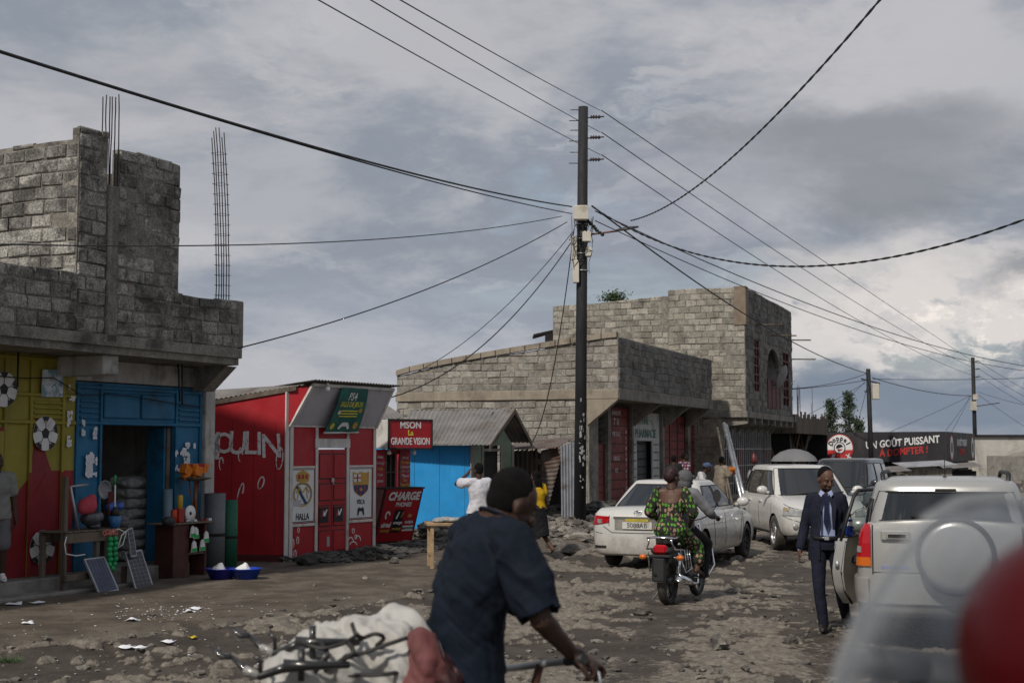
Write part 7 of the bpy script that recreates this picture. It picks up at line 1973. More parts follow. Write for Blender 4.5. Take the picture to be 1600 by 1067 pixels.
greyc = cloth('grey_shirt_cloth', (.17, .17, .18)); J = sit(-.02, .84); J['lw'] = (.20, .36, 1.10); J['rw'] = (.20, -.36, 1.10); J['le'] = (.10, .30, 1.18); J['re'] = (.12, -.34, 1.15); J['rk'] = (.34, -.24, .72); J['ra'] = (.10, -.26, .36); J['rt'] = (.25, -.27, .31); J['lk'] = (.34, .24, .72); J['la'] = (.10, .26, .36); J['lt'] = (.25, .27, .31); J['head'] = (.10, -.03, 1.55)
t, HT = person('motorcycle rider in grey shirt and grey hood in front of the pillion woman', TM, J, [
    dict(kind='top', name='shirt', mat=greyc, k=.022, sleeve=1.95, wr=.03, seed=4), dict(kind='trousers', name='trousers', mat=cloth('black_trouser_cloth', (.015, .015, .017)), k=.012, wr=.02), dict(kind='shoes', mat=m_plast)],
    vox=.009, head_fwd=(1, -.5, -.05), hairdo='none', hands={'l': dict(d=(.5, .5, -.1), n=(0, 0, -1), side=1, curl=.9), 'r': dict(d=(.6, -.4, -.1), n=(0, 0, -1), side=-1, curl=.9)})
mb = MB(); mb.ell(HT @ V((-.015, 0, .045)), (.125, .105, .115), 18); mb.ell(HT @ V((-.04, 0, -.03)), (.10, .10, .10), 16); mb.ell(HT @ V((.07, 0, .06)), (.075, .08, .03), 12); skin_mesh('hood', mb, cloth('dusty_grey_hood_cloth', (.10, .10, .105)), t, .0085, 4, .02, 2)

# ================================================================== bystanders
tee = cloth('pale_grey_tshirt', (.45, .45, .50)); dk = cloth('black_cloth', (.012, .012, .014))
T = place(748, 24.6, 340); J = stand(1.72); J['le'] = (.12, .36, 1.37); J['lw'] = (.14, .15, 1.54)
person('man in a white t-shirt holding a hand to his face before the blue shack', T, J, [dict(kind='top', name='tshirt', mat=cloth('white_tshirt', (.5, .5, .54)), k=.022, sleeve=.62, hem=(0, 0, -.08), wr=.03, seed=8), dict(kind='trousers', name='trousers', mat=dk, k=.014), dict(kind='shoes', mat=m_plast)], vox=.011, head_fwd=(1, .3, -.1), hands={'l': dict(d=(.1, -.4, .7), n=(0, -1, 0), side=1, curl=.6)}, face=False)
T = place(838, 27.2, 330); J = stand(1.56, .03); J['lk'] = (.06, .09, .45); J['la'] = (.02, .09, .08); J['lt'] = (.15, .10, .03); J['rk'] = (.02, -.10, .45); J['ra'] = (-.24, -.22, .10); J['rt'] = (-.12, -.26, .03)
t, HT = person('woman in a yellow top and long black skirt walking past the power pole', T, J, [dict(kind='top', name='blouse', mat=cloth('yellow_cloth', (.50, .30, .01)), k=.016, sleeve=.4, wr=.02, seed=5), dict(kind='skirt', name='skirt', mat=dk, to=(-.06, -.04, .33), r=.165, r2=.17, k=.01, wr=.03)], skin=m_skin2, vox=.011, fem=.6, face=False)
mb = MB(); rnd = random.Random(3)
for k_ in range(16): y_ = -.07 + .14 * k_ / 15; mb.tube([HT @ V((-.06, y_, .06)), HT @ V((-.11, y_ * 1.1, -.05)), HT @ V((-.12, y_ * 1.3 + rnd.uniform(-.01, .01), -.36 - rnd.uniform(0, .06)))], [.014, .012, .006], 6)
mb.build('braids', m_hair, t)
T = place(-2, 19.3, 150, z=.22); J = stand(1.73)
person('young man in a grey t-shirt and shorts at the left edge by the yellow shop', T, J, [dict(kind='top', name='tshirt', mat=cloth('heather_tshirt', (.20, .20, .19)), k=.024, sleeve=.65, hem=(0, 0, -.1), wr=.03, seed=6), dict(kind='trousers', name='shorts', mat=cloth('grey_shorts', (.13, .13, .14)), leg=.95, k=.02), dict(kind='shoes', mat=m_clean)], vox=.01, head_fwd=(1, .2, 0))


def plaid():
    m = cloth('red_plaid_cloth', (.2, .05, .07)); t = m.node_tree; n = N(t); p = [x for x in t.nodes if x.type == 'BSDF_PRINCIPLED'][0]; tc = n.new('ShaderNodeTexCoord').outputs['Object']
    s = n.new('ShaderNodeSeparateXYZ'); n.put(s.inputs[0], tc)
    f = lambda a: n.math('GREATER_THAN', n.math('SINE', n.math('MULTIPLY', a, 70)), .3)
    n.put(p.inputs['Base Color'], n.mix(f(s.outputs[1]), n.mix(f(s.outputs[2]), (.14, .02, .04), (.04, .03, .06)), n.mix(f(s.outputs[2]), (.35, .3, .33), (.06, .02, .05)))); return m


MB_ = MB(); MB_.bbox(0, 16, -.2, .93, 0, .16, .02); MB_.build('plinth', m_conc, b1)
for px, D, fa, h, lab, tc_, hf in ((1068, 41.5, 60, 1.78, 'man in a red plaid shirt standing behind the white sedan roof', plaid(), (1, -.1, 0)), (1052, 41.0, 30, 1.70, 'man in a black top with pale collar left of the plaid shirt man', dk, (1, 0, 0))):
    J = stand(h); z_ = 2.0 + (702 - (707 if px == 1068 else 711)) * D / FPX - h
    person(lab, place(px, D, fa, z=max(z_, .0)), J, [dict(kind='top', name='shirt', mat=tc_, k=.022, sleeve=1.8, wr=.02), dict(kind='trousers', name='trousers', mat=dk, k=.014), dict(kind='shoes', mat=m_plast)], vox=.014, head_fwd=hf, face=False, group='people behind the white sedan')
J = stand(1.68, .12); J['lw'] = (.42, .12, 1.2); J['le'] = (.2, .2, 1.14); J['rw'] = (.42, -.12, 1.2); J['re'] = (.2, -.2, 1.14)
stp = cloth('striped_beige_dress', (.30, .25, .19), var=.35, scale=12, stretch=(8, 8, .4))
t, HT = person('woman in a striped beige dress holding an orange bundle by the shop', place(1122, 39.6, 60, z=.12), J, [dict(kind='top', name='dress_top', mat=stp, k=.03, sleeve=.8, wr=.02, belly=.02), dict(kind='skirt', name='skirt', mat=stp, to=(0, 0, .35), r=.24, r2=.2, k=.02, wr=.03)], vox=.013, fem=.6, face=False, group='people behind the white sedan')
bd = MB(); [bd.ell(V((.05 * math.sin(i * 2.1), .06 * math.cos(i * 1.7), .05 * math.sin(i))), (.09, .07, .07), 10) for i in range(6)]
o = skin_mesh('orange_bundle', bd, cloth('orange_cloth', (.50, .15, .03), var=.4), None, .012, 3, .03); o.location = place(1122, 39.6, 60, z=.12) @ V((.44, 0, 1.28)); tag(o, 'orange cloth bundle held by the woman in the striped dress', 'bundle')
J = sit(0, .5); J['head'] = (.2, 0, 1.24); J['neck'] = (.12, 0, 1.10)
t, HT = person('seated person in a white shirt and blue cap behind the sedan roof', place(1092, 38.0, 100, z=.28), J, [dict(kind='top', name='shirt', mat=cloth('white_shirt', (.5, .5, .5)), k=.022, sleeve=.8, wr=.02), dict(kind='trousers', name='trousers', mat=dk, k=.014)], vox=.013, face=False, group='people behind the white sedan')
mb = MB(); mb.ell(HT @ V((-.01, 0, .06)), (.115, .1, .085), 14); mb.ell(HT @ V((.11, 0, .045)), (.07, .07, .012), 10); skin_mesh('cap', mb, cloth('blue_cap', (.08, .11, .2)), t, .01, 2)
st_ = thing('low_stool', 'wooden stool under the seated person in the blue cap', 'stool', place(1092, 38.0, 100, z=0).translation, R(-10))
mb = MB(); mb.bbox(-.2, .2, -.2, .2, .74, .78, .01); [mb.bbox(a * .16 - .025, a * .16 + .025, b * .16 - .025, b * .16 + .025, 0, .739, .005) for a in (-1, 1) for b in (-1, 1)]; mb.build('seat', m_wood, st_)

# ================================================================== man pushing the loaded bicycle, nearest figure
DM = 5.2; TF = Matrix.Translation((-.1, 5.3, gz(-.1, 5.3))) @ Matrix.Rotation(R(30), 4, 'Z')
W = lambda px, py, D: tuple(TF.inverted() @ at(px, py, D))
gz0 = TF.translation.z
nk = V(W(771, 806, 5.27)); rs = V(W(803, 846, 5.10)); lsd = V(W(733, 838, 5.46)); pelv = V(W(723, 1078, 5.30))
J = dict(pel=pelv, chest=pelv.lerp(nk, .56) + V((-.035, 0, 0)), neck=nk, head=nk + V((.07, -.01, .032)), ls=lsd, rs=rs, re=W(846, 968, 5.02), rw=W(893, 1019, 5.17), le=(nk.x + .28, .24, nk.z - .32), lw=(.52, .16, 1.16 - gz0 + .0),
         lh=pelv + V((0, .09, -.05)), rh=pelv + V((0, -.09, -.05)), lk=(.22, .1, .50), rk=(-.10, -.1, .50), la=(.1, .1, .10), ra=(-.42, -.1, .16), lt=(.25, .1, .03), rt=(-.28, -.1, .04))
tshirt = cloth('navy_cotton_tshirt', (.0045, .008, .0155), var=.25, scale=3, bump=.5, bscale=9, bdist=.02, dirt=(.009, .021, .043), dscale=1.3, dlo=.42, dhi=.75, damt=.5)
t, HT = person('man in a dark blue t-shirt pushing a loaded bicycle across the foreground', TF, J, [
    dict(kind='top', name='tshirt', mat=tshirt, k=.022, sleeve=.95, flare=1.4, hem=(-.02, 0, -.12), wr=.05, seed=11, vox=.008, it=6), dict(kind='trousers', name='trousers', mat=dk, k=.02, wr=.03), dict(kind='shoes', mat=m_plast)],
    skin=m_skin, w=1.03, vox=.0055, head_fwd=(.86, -.02, -.46), hk=.98, hands={'r': dict(d=(.62, -.45, -.35), n=(-.1, .3, -.9), side=-1, curl=.95, thumb=.9), 'l': dict(d=(1, 0, -.2), n=(0, 0, -1), side=1, curl=.95)})
ts = [c for c in t.children if c.name.startswith('tshirt')][0]; bm = bmesh.new(); bm.from_mesh(ts.data); s0, e0 = V(J['rs']), V(J['re']); ad = (e0 - s0).normalized(); Lc = (e0 - s0).length * .95
bmesh.ops.delete(bm, geom=[v for v in bm.verts if (v.co - s0).dot(ad) > Lc + .006 * math.sin(v.co.x * 60 + v.co.y * 40) and ((v.co - s0) - ad * (v.co - s0).dot(ad)).length < .11], context='VERTS'); bm.to_mesh(ts.data); bm.free()
sm_ = ts.modifiers.new('t', 'SOLIDIFY'); sm_.thickness = .006; sm_.offset = -1
mb = MB(); Tc = Matrix.Translation(nk + V((.012, 0, .0))) @ Matrix.Rotation(.5, 4, 'Y'); torus(mb, (0, 0, 0), (1, 0, 0), (0, 1, 0), .066, .070, .007, 30); o = mb.build('collar', tshirt, t); o.matrix_local = Tc
bk = thing('loaded_bicycle', 'bicycle pushed by the man in blue, only its handlebar showing', 'bicycle', TF.translation, R(30))
hr, hl_ = V(W(905, 1030, 5.14)), V(W(776, 1046, 5.62)); ax = (hr - hl_).normalized()
mb = MB(); mb.tube([hr + ax * .02, hr, hl_.lerp(hr, .5), hl_, hl_ - ax * .05], .0135, 10); mb.build('handlebar', m_steel, bk)
mb = MB(); mb.tube([hr - ax * .08, hr + ax * .035], .018, 10); mb.build('grip', m_plast, bk)
st0 = hl_.lerp(hr, .55); mb = MB(); mb.tube([hr - ax * .02 + V((.02, 0, -.01)), hr + V((.07, -.02, -.05)), hr + V((.06, -.05, -.09))], .007, 6); mb.build('brake_lever', m_steel, bk)
mb = MB(); mb.tube([st0, st0 + V((-.02, 0, -.06)), st0 + V((-.04, 0, -.35))], .016, 10); mb.build('stem', M('rusty_stem', (.1, .045, .03), .6, metal=.5), bk)
mb = MB(); b0_ = st0 + V((-.04, 0, -.35)); mb.tube([b0_, b0_ + V((.12, 0, -.3))], .016, 8); mb.tube([b0_, (-.5, .02, b0_.z - .02)], .016, 8); mb.tube([b0_ + V((0, 0, -.1)), (-.25, .02, .3)], .016, 8); mb.tube([(-.5, .02, b0_.z - .02), (-.25, .02, .3), (-.95, .02, .34)], .014, 8); mb.tube([(-1.3, .02, .72), (-.5, .02, .74)], .014, 8); mb.build('frame', m_plast, bk)
for wx in (b0_.x + .16, -.95):
    mb = MB(); torus(mb, (wx, .02, .33), (1, 0, 0), (0, 0, 1), .32, .32, .02, 36)
    for k_ in range(14): a = 6.283 * k_ / 14; mb.tube([(wx, .02, .33), (wx + .31 * math.cos(a), .02, .33 + .31 * math.sin(a))], .0015, 3)
    mb.build('wheel', m_tyre, bk)
# sacks
m_sack = M('white_woven_sack', (.40, .39, .365), .65, var=.12, scale=5, bump=.5, bscale=12, bdist=.02, dirt=(.30, .27, .23), dscale=4, dlo=.5, dhi=.75)
m_sackr = M('faded_pink_woven_sack', (.13, .042, .04), .7, var=.2, scale=6, bump=.5, bscale=14, bdist=.02, dirt=(.24, .17, .16), dscale=5, dlo=.5, dhi=.7)
def sack(mat, pieces, label, seed):
    mb = MB(); c0_ = at(*pieces[0][0])
    for (px, py, D), r in pieces: mb.ell(at(px, py, D) - c0_, r, 18)
    o = skin_mesh('sack', mb, mat, None, .009, 4, .11, seed); o.location = c0_; tag(o, label, 'sack', 'sacks piled on the bicycle')
sack(m_sack, [((560, 1040, 5.2), (.23, .24, .18)), ((520, 1003, 5.25), (.13, .18, .09)), ((610, 990, 5.2), (.12, .18, .075)), ((475, 1050, 5.1), (.13, .18, .10)), ((630, 1050, 5.15), (.13, .2, .16)), ((560, 1100, 5.2), (.30, .27, .16))], 'white woven sack on top of the bicycle load under the black forks', 3)
sack(m_sackr, [((664, 1052, 5.03), (.06, .12, .12)), ((655, 1022, 5.03), (.045, .09, .07)), ((665, 1090, 5.15), (.10, .15, .15))], 'faded pink sack at the right end of the bicycle load', 5)
m_tubeb = M('black_rubber', (.014, .013, .013), .55, var=.3, bump=.2, dirt=(.05, .04, .035), dscale=5)
m_fork = M('chipped_black_enamel', (.016, .015, .015), .3, var=.3, bump=.1, dirt=(.12, .06, .035), dscale=7, dlo=.58, dhi=.66, coat=.5)


def fork(tip, crown, D0, D1, label, bend=-.05, other=None):
    a, b = at(*tip, D0), at(*crown, D1); t = thing('bicycle_fork', label, 'bicycle fork', b, 0, 'black forks tied on the load'); a = a - b; o = V((0, 0, 0))
    mb = MB(); mid = (a + o) / 2 + V((0, 0, bend)); mb.tube([a, a.lerp(mid, .5) + V((0, 0, bend * .3)), mid, mid.lerp(o, .6), o], [.009, .011, .014, .015, .017], 10)
    mb.tube([a + V((-.07, 0, .03)), a + V((-.03, 0, .0)), a], [.004, .014, .010], 8, ry=[.003, .006, .01]); mb.build('blade', m_fork, t)
    mb = MB(); p = a.lerp(mid, .45) + V((0, 0, bend * .28)); q = a.lerp(mid, .95) + V((0, 0, bend * .02)); mb.tube([p, p.lerp(q, .5), q], .0145, 10, cap=True); mb.build('white_decal', M('chipped_white_decal', (.35, .34, .32), .3, metal=.3, var=.3, scale=12, dirt=(.03, .03, .03), dscale=9, dlo=.5, dhi=.6), t)
    mb = MB(); r = V((.2, .03, .0)); mb.tube([o - V((.02, 0, 0)), r * .35, r], [.024, .016, .012], 10); mb.tube([r * .2 + V((0, 0, -.05)), r * .2 + V((0, 0, .06))], .012, 8); mb.build('steerer', m_fork, t)
    mb = MB(); mb.tube([mid + V((0, 0, .0)), mid + V((.0, 0, .05)), mid + V((-.02, 0, .07))], .008, 6); mb.build('brake_boss', m_fork, t)
    return t
fork((390, 992), (470, 1004), 5.05, 5.0, 'upper black bicycle fork with shiny band pointing left over the sack')
fork((362, 1025), (452, 1040), 4.9, 4.86, 'lower black bicycle fork with shiny band pointing left over the sack')
rt = thing('rubber_strap', 'black rubber straps knotted over the white sack', 'strap', at(520, 1030, 4.95)); o0 = at(520, 1030, 4.95)
for pts in ([(636, 996), (600, 1008), (560, 1022), (520, 1028), (480, 1032), (450, 1044)], [(636, 1047), (600, 1053), (560, 1054), (520, 1050), (490, 1040), (460, 1030)], [(540, 1000), (552, 1018), (530, 1034), (505, 1050), (520, 1066), (560, 1072)], [(500, 1004), (512, 1022), (500, 1040), (480, 1062), (470, 1085)], [(550, 974), (556, 990), (566, 996)], [(470, 1000), (500, 1012), (535, 1005), (560, 990)], [(560, 1000), (585, 990), (600, 996), (588, 1008)]):
    P_ = [at(x, y, 4.97 - .05 * math.sin(i * 1.3)) - o0 for i, (x, y) in enumerate(pts)]; Q = []
    for i in range(len(P_) - 1):
        p0, p1, p2, p3 = P_[max(i - 1, 0)], P_[i], P_[i + 1], P_[min(i + 2, len(P_) - 1)]
        for k_ in range(5):
            u = k_ / 5; Q.append(.5 * ((2 * p1) + (p2 - p0) * u + (2 * p0 - 5 * p1 + 4 * p2 - p3) * u * u + (3 * p1 - p0 - 3 * p2 + p3) * u ** 3))
    Q.append(P_[-1]); mb = MB(); mb.tube(Q, .0085, 8, ry=.006); mb.build('strap', m_tubeb, rt)

# ================================================================== nearest motorcycle: screen, handlebar, helmet
nm = thing('motorcycle', 'blurred motorcycle windscreen and handlebar close to the camera at bottom right', 'motorcycle', (.68, 1.75, gz(.68, 1.75)), R(95))
zc = 2.0 - nm.location.z
mb = MB()
Tn = Matrix.Translation(nm.location) @ Matrix.Rotation(R(95), 4, 'Z'); Ti = Tn.inverted()
ed = [(1298, 1110), (1312, 1040), (1345, 960), (1395, 880), (1450, 812), (1500, 783), (1560, 776), (1640, 790), (1720, 850), (1770, 960), (1790, 1110)]
def scr(u, v):
    f = u * (len(ed) - 1); i = min(int(f), len(ed) - 2); w_ = f - i; px = ed[i][0] * (1 - w_) + ed[i + 1][0] * w_; py = ed[i][1] * (1 - w_) + ed[i + 1][1] * w_
    cx_, cy_ = 1545, 1115; px = cx_ + (px - cx_) * v; py = cy_ + (py - cy_) * v
    return Ti @ (at(px, py, 1.38) + V((0, .18 * (1 - v * v) ** 1.0 - .0, 0)))
mb.grid(scr, 40, 12); mb.build('windscreen', glass_mat('scratched_acrylic', (.86, .88, .90), .8, .12, haze=.55), nm)
mb = MB(); mb.tube([scr(i / 40, 1) for i in range(41)], .008, 6); mb.build('screen_rim', M('cloudy_acrylic_edge', (.30, .32, .34), .3, var=.1, bump=0, alpha=.4), nm)
L = lambda px, py, D: Ti @ at(px, py, D)
mb = MB(); mb.tube([L(1340, 1035, 1.8), L(1440, 1052, 1.85), L(1560, 1090, 1.9), L(1700, 1090, 1.9)], .013, 8); mb.build('handlebar', m_plast, nm)
mb = MB(); mb.tube([L(1372, 1036, 1.82), L(1440, 1046, 1.84)], .022, 10); mb.tube([L(1430, 1040, 1.84), L(1480, 1075, 1.86), L(1560, 1075, 1.88)], [.02, .045, .05], 10); mb.build('switch_pod', m_plast, nm)
mb = MB(); g0 = L(1545, 1150, 1.95); mb.tube([g0, V((g0.x, g0.y, .9 * 1.0)), V((g0.x + .25, g0.y, .35))], [.05, .04, .04], 10); mb.tube([V((g0.x - .9, g0.y, .82)), V((g0.x - .3, g0.y, .84)), V((g0.x, g0.y, .9))], [.12, .13, .1], 12, ry=[.06, .07, .09]); mb.build('fork_and_tank', m_plast, nm)
for wx in (g0.x + .35, g0.x - .95):
    mb = MB(); torus(mb, (wx, g0.y, .3), (1, 0, 0), (0, 0, 1), .26, .26, .045, 30); mb.build('wheel', m_tyre, nm)
hm = thing('helmet', 'glossy red helmet, blurred and very close at the bottom right corner', 'helmet', at(1690, 1005, 1.0))
mb = MB(); mb.ell((0, 0, -.01), (.083, .10, .088), 28); mb.ell((0, 0, -.09), (.082, .10, .10), 28)
skin_mesh('shell', mb, M('glossy_red_helmet', (.055, .001, .002), .4, var=.03, bump=0, spec=.15, coat=.05), hm, .005, 3)
mb = MB(); mb.tube([(-.05, -.09, -.075), (.05, -.09, -.075)], .02, 10); mb.build('chin_guard', m_plast, hm)
# ------------------------------------------------------------------ goods in front of the shops
RS = R(90 - 25)


def spot(px, py, y):
    """place on the shop's own frame: local point at depth y from the parapet line"""
    p = onp(TS, 1, y, px, py); return p


def sthing(name, label, cat, p, group=None, rz=0.):
    return thing(name, label, cat, TS @ V(p), RS + rz, group)


# cement sacks stacked inside the doorway
rnd = random.Random(31)
m_cem = M('grey_woven_sack', (.30, .30, .29), .7, var=.2, scale=4, bump=.5, bscale=12, bdist=.02, dirt=(.07, .07, .068), dscale=3)
words = ['bottom', 'second', 'third', 'fourth', 'fifth', 'sixth', 'seventh', 'top']
for k in range(8):
    p = (spot(208, 780, 1.75).x + rnd.uniform(-.03, .03), SY + .75, PZ + .09 + k * .165)
    mb = MB(); mb.ell((0, 0, 0), (.43, .28, .098), 18); mb.bbox(-.36, .36, -.22, .22, -.08, .08, .03)
    o = skin_mesh('cement_sack', mb, m_cem, None, .016, 6, .05, k); o.location = TS @ V(p); o.rotation_euler = (0, 0, RS + rnd.uniform(-.08, .08))
    tag(o, words[k] + (' ' if k in (0, 7) else ' from the bottom ') + 'grey sack of the stack inside the blue shop doorway', 'sack', 'sacks stacked in the shop doorway')
# slatted wooden stall
sa = spot(100, 850, .30).x; sb = spot(205, 850, .30).x
st = sthing('wooden_stall', 'rough wooden stall frame in front of the blue doorway', 'stall', (sa, .3, 0)); Lw = sb - sa
mb = MB()
for x, y, z1 in ((0, 0, 1.62), (0, .38, .8), (Lw * .47, 0, .78), (Lw * .9, 0, .3), (Lw * .9, .38, .7)): mb = MB(); mb.bbox(x, x + .07, y, y + .07, 0, z1, .006); mb.build('post', m_wood, st)
mb = MB(); mb.bbox(-.02, Lw * .9, -.03, -.002, .70, .84, .006); mb.bbox(-.02, Lw * .55, -.03, -.002, .18, .27, .006); mb.bbox(0, Lw * .9, .42, .46, .70, .84, .006); mb.build('rail', m_wood, st)
mb = MB(); [mb.bbox(-.02 + k * Lw * .115, -.02 + (k + .9) * Lw * .115, -.04, .47, .845, .865, .004) for k in range(8)]; mb.build('counter_plank', m_wood, st)
g = lambda px, py, y=.4: spot(px, py, y)


def blob(name, pieces, mat, label, cat, base, group=None, wr=.02, vox=.008, seed=1, rz=0.):
    mb = MB()
    for c, r in pieces: mb.ell(c, r, 14)
    o = skin_mesh(name, mb, mat, None, vox, 4, wr, seed); o.location = TS @ V(base); o.rotation_euler = (0, 0, RS + rz); tag(o, label, cat, group); return o


p = g(137, 790); blob('plastic_bag', [((0, 0, 0), (.17, .1, .12)), ((.08, 0, .08), (.08, .06, .08)), ((-.08, 0, -.03), (.1, .08, .09))], cloth('pink_mesh_bag', (.42, .06, .08), bump=.4), 'pink mesh bag hanging above the wooden stall', 'bag', p, seed=2)
p = g(142, 810); blob('cooking_pot', [((0, 0, 0), (.17, .14, .11)), ((.1, 0, .02), (.12, .12, .10))], M('dark_enamel', (.045, .047, .055), .3, bump=0, coat=.4), 'dark grey pot hanging under the pink bag', 'pot', p, wr=.0)
p = g(146, 822); blob('cooking_pot', [((0, 0, 0), (.11, .1, .05))], M('dark_enamel', (.045, .047, .055), .3), 'small dark pan lying left on the stall counter', 'pan', (p.x, .4, .91), wr=0)
ms = sthing('metal_frame', 'grey bent metal bracket leaning at the left end of the stall', 'bracket', g(110, 760)); mb = MB(); mb.tube([(0, 0, 0), (.35, 0, .02)], .018, 6); mb.tube([(0, 0, 0), (.18, 0, -.62)], .022, 6); mb.build('bar', m_steel, ms)
p = g(172, 800); rp = sthing('rope_bundle', 'bundle of reddish brown cords hanging on the stall', 'rope', (p.x, .4, p.z)); mb = MB(); rnd = random.Random(6)
for k in range(14): x = rnd.uniform(-.06, .06); mb.tube([(x, 0, .3), (x + rnd.uniform(-.04, .04), -.03, .05), (x + rnd.uniform(-.05, .05), 0, -.2)], .009, 5)
mb.build('cord', cloth('maroon_cord', (.11, .025, .025)), rp)
p = g(168, 765); sv = sthing('strainer', 'round grey mesh strainer behind the brush on the stall', 'strainer', (p.x, .45, p.z)); mb = MB(); mb.lathe([(.13, 0), (.12, .03), (.07, .05), (0, .06)], 20, axis='y'); torus(mb, (0, 0, 0), (1, 0, 0), (0, 0, 1), .13, .13, .008); mb.build('bowl', m_tinl, sv)
p = g(173, 830); jr = sthing('cup', 'blue cup with a brush standing on the stall counter', 'cup', (p.x, .33, .87)); mb = MB(); mb.lathe([(0, 0), (.075, 0), (.095, .17), (.088, .17), (.07, .01)], 18); mb.build('body', M('blue_cup_plastic', (.03, .14, .32), .35, bump=0), jr)
mb = MB(); mb.tube([(0, 0, .05), (-.01, 0, .75)], .013, 6); mb.tube([(0, 0, .16), (.0, 0, .3)], [.07, .03], 12, mi=1); mb.tube([(-.01, 0, .62), (-.01, 0, .76)], .018, 6, mi=2); mb.build('brush', [m_foil, m_plast, M('green_plastic', (.02, .3, .07), .4, bump=0)], jr)
p = g(190, 806); hb = blob('woolly_hat', [((0, 0, 0), (.15, .12, .10))], M('striped_grey_wool', (.10, .10, .11), .9, var=.8, scale=10, stretch=(.1, .1, 4)), 'dark striped woolly hat at the right end of the stall counter', 'hat', (p.x, .4, .94))
for px, py, r, lab in ((174, 792, .10, 'blue ball of wrapped goods above the stall counter'), (186, 790, .08, 'small blue and white packet right of the blue ball')): blob('packet', [((0, 0, 0), (r, .07, r * .8))], M('blue_wrapper', (.03, .09, .35), .35), lab, 'packet', g(px, py), seed=int(px))
gb = sthing('green_garland', 'green string of plastic balls hanging from the stall', 'garland', g(176, 842, .22)); mb = MB()
for s in (-1, 1):
    for k in range(6): mb.ell((s * .055 + .012 * math.sin(k * 2), 0, -k * .072), .045, 10)
mb.ell((0, 0, -.42), .05, 10); mb.build('ball', M('green_plastic_ball', (.012, .28, .09), .35, bump=0), gb)
pk_ = sthing('pink_garland', 'short string of coral pink plastic rings on the stall edge', 'garland', g(172, 832, .22)); mb = MB(); [torus(mb, ((k - 2) * .06, 0, .01 * (k % 2)), (1, 0, 0), (0, 0, 1), .026, .035, .012, 10) for k in range(5)]; mb.build('ring', M('coral_plastic', (.5, .14, .10), .4, bump=0), pk_)
for pts, lab in (([(104, 838), (101, 850), (103, 865), (118, 868), (133, 866)], 'white cable looping down the left post of the stall'), ([(172, 832), (185, 826), (197, 832), (192, 850), (184, 856), (190, 836), (199, 828)], 'coil of white cable at the right end of the stall')):
    P_ = [g(x, y, .22) for x, y in pts]; b = P_[0]; mb = MB(); mb.tube([q - b for q in P_], .009, 6); o = mb.build('white_cable', m_foil); o.location = TS @ b; o.rotation_euler = (0, 0, RS); tag(o, lab, 'cable')


def solar(pxs, zs, y0, y1, nx, nz, label, col, w=None):
    """panel leaning back: four seen corners on two depth lines"""
    bl, br, tr, tl = [onp(TS, 1, y, px, py) for (px, py), y in zip(pxs, (y0, y0, y1, y1))]
    t = sthing('solar_panel', label, 'solar panel', bl, 'solar panels leaning on the stall'); f = lambda u, v: (bl.lerp(br, u)).lerp(tl.lerp(tr, u), v) - bl
    nn = (V(f(1, 0))).cross(V(f(0, 1))).normalized()
    if nn.y > 0: nn = -nn
    mb = MB(); mb.slab(f(0, 0), f(1, 0), f(1, 1), f(0, 1), .025); e = .06
    for a, b_, c, d in ((0, 0, 1, .03), (0, .97, 1, 1), (0, .031, .05, .969), (.95, .031, 1, .969)): q = [V(f(a, b_)), V(f(c, b_)), V(f(c, d)), V(f(a, d))]; mb.add([v + nn * .004 for v in q], [(0, 1, 2, 3)])
    mb.build('frame', m_steel, t); mb = MB()
    for i in range(nx):
        for j in range(nz):
            u0, u1 = .06 + .88 * (i + .07) / nx, .06 + .88 * (i + .93) / nx; v0, v1 = .04 + .92 * (j + .06) / nz, .04 + .92 * (j + .94) / nz
            mb.add([V(f(a, b_)) + nn * .006 for a, b_ in ((u0, v0), (u1, v0), (u1, v1), (u0, v1))], [(0, 1, 2, 3)], 0, rnd.random())
    mb.build('cells', M(col[0], col[1], .25, var=.15, bump=0, tone=.25), t)
    mb = MB(); mb.add([V(f(a, b_)) + nn * .002 for a, b_ in ((.05, .03), (.95, .03), (.95, .97), (.05, .97))], [(0, 1, 2, 3)]); mb.build('backing_sheet', M('grey_cell_backing', (.2, .21, .23), .4, bump=0), t)


solar([(155, 928), (186, 922), (163, 869), (131, 873)], 0, -.05, .25, 6, 14, 'blue solar panel leaning on the stall, left one', ('blue_cells', (.025, .04, .09)))
solar([(212, 921), (240, 917), (221, 858), (195, 863)], 0, -.05, .25, 4, 9, 'grey-celled solar panel right of the blue one', ('grey_cells', (.03, .03, .04)))
solar([(205, 870), (214, 868), (207, 824), (199, 826)], 0, .15, .3, 1, 6, 'narrow small solar panel behind the grey-celled panel', ('grey_cells', (.03, .03, .04)))
# rolls of sheeting
def roll(px, py, y, r, z0, h, mat, label):
    p = spot(px, py, y); t = sthing('sheet_roll', label, 'roll', (p.x, y, z0), 'rolls of sheeting beside the shop'); mb = MB(); mb.tube([(0, 0, 0), (.005, 0, h)], r, 20); mb.tube([(0, 0, h - .06), (.0, 0, h + .002)], r * .7, 16, mi=1); mb.lathe([(r + .004, h * .45), (r + .006, h * .47), (r + .004, h * .49)], 20, mi=1); mb.build('roll', [mat, m_dark], t)
roll(261, 830, .95, .075, PZ, 1.15, M('clear_blue_sheet_roll', (.16, .24, .30), .4, var=.1, scale=3, stretch=(1, 1, .1)), 'pale blue roll standing in the shop doorway')
roll(335, 850, .75, .17, 0, 1.28, M('grey_sheet_roll', (.13, .135, .145), .5, var=.1), 'thick grey roll standing against the white end wall')
roll(358, 850, .70, .135, 0, 1.16, M('green_mesh_roll', (.012, .10, .055), .6, var=.15, scale=6), 'dark green roll right of the grey roll')
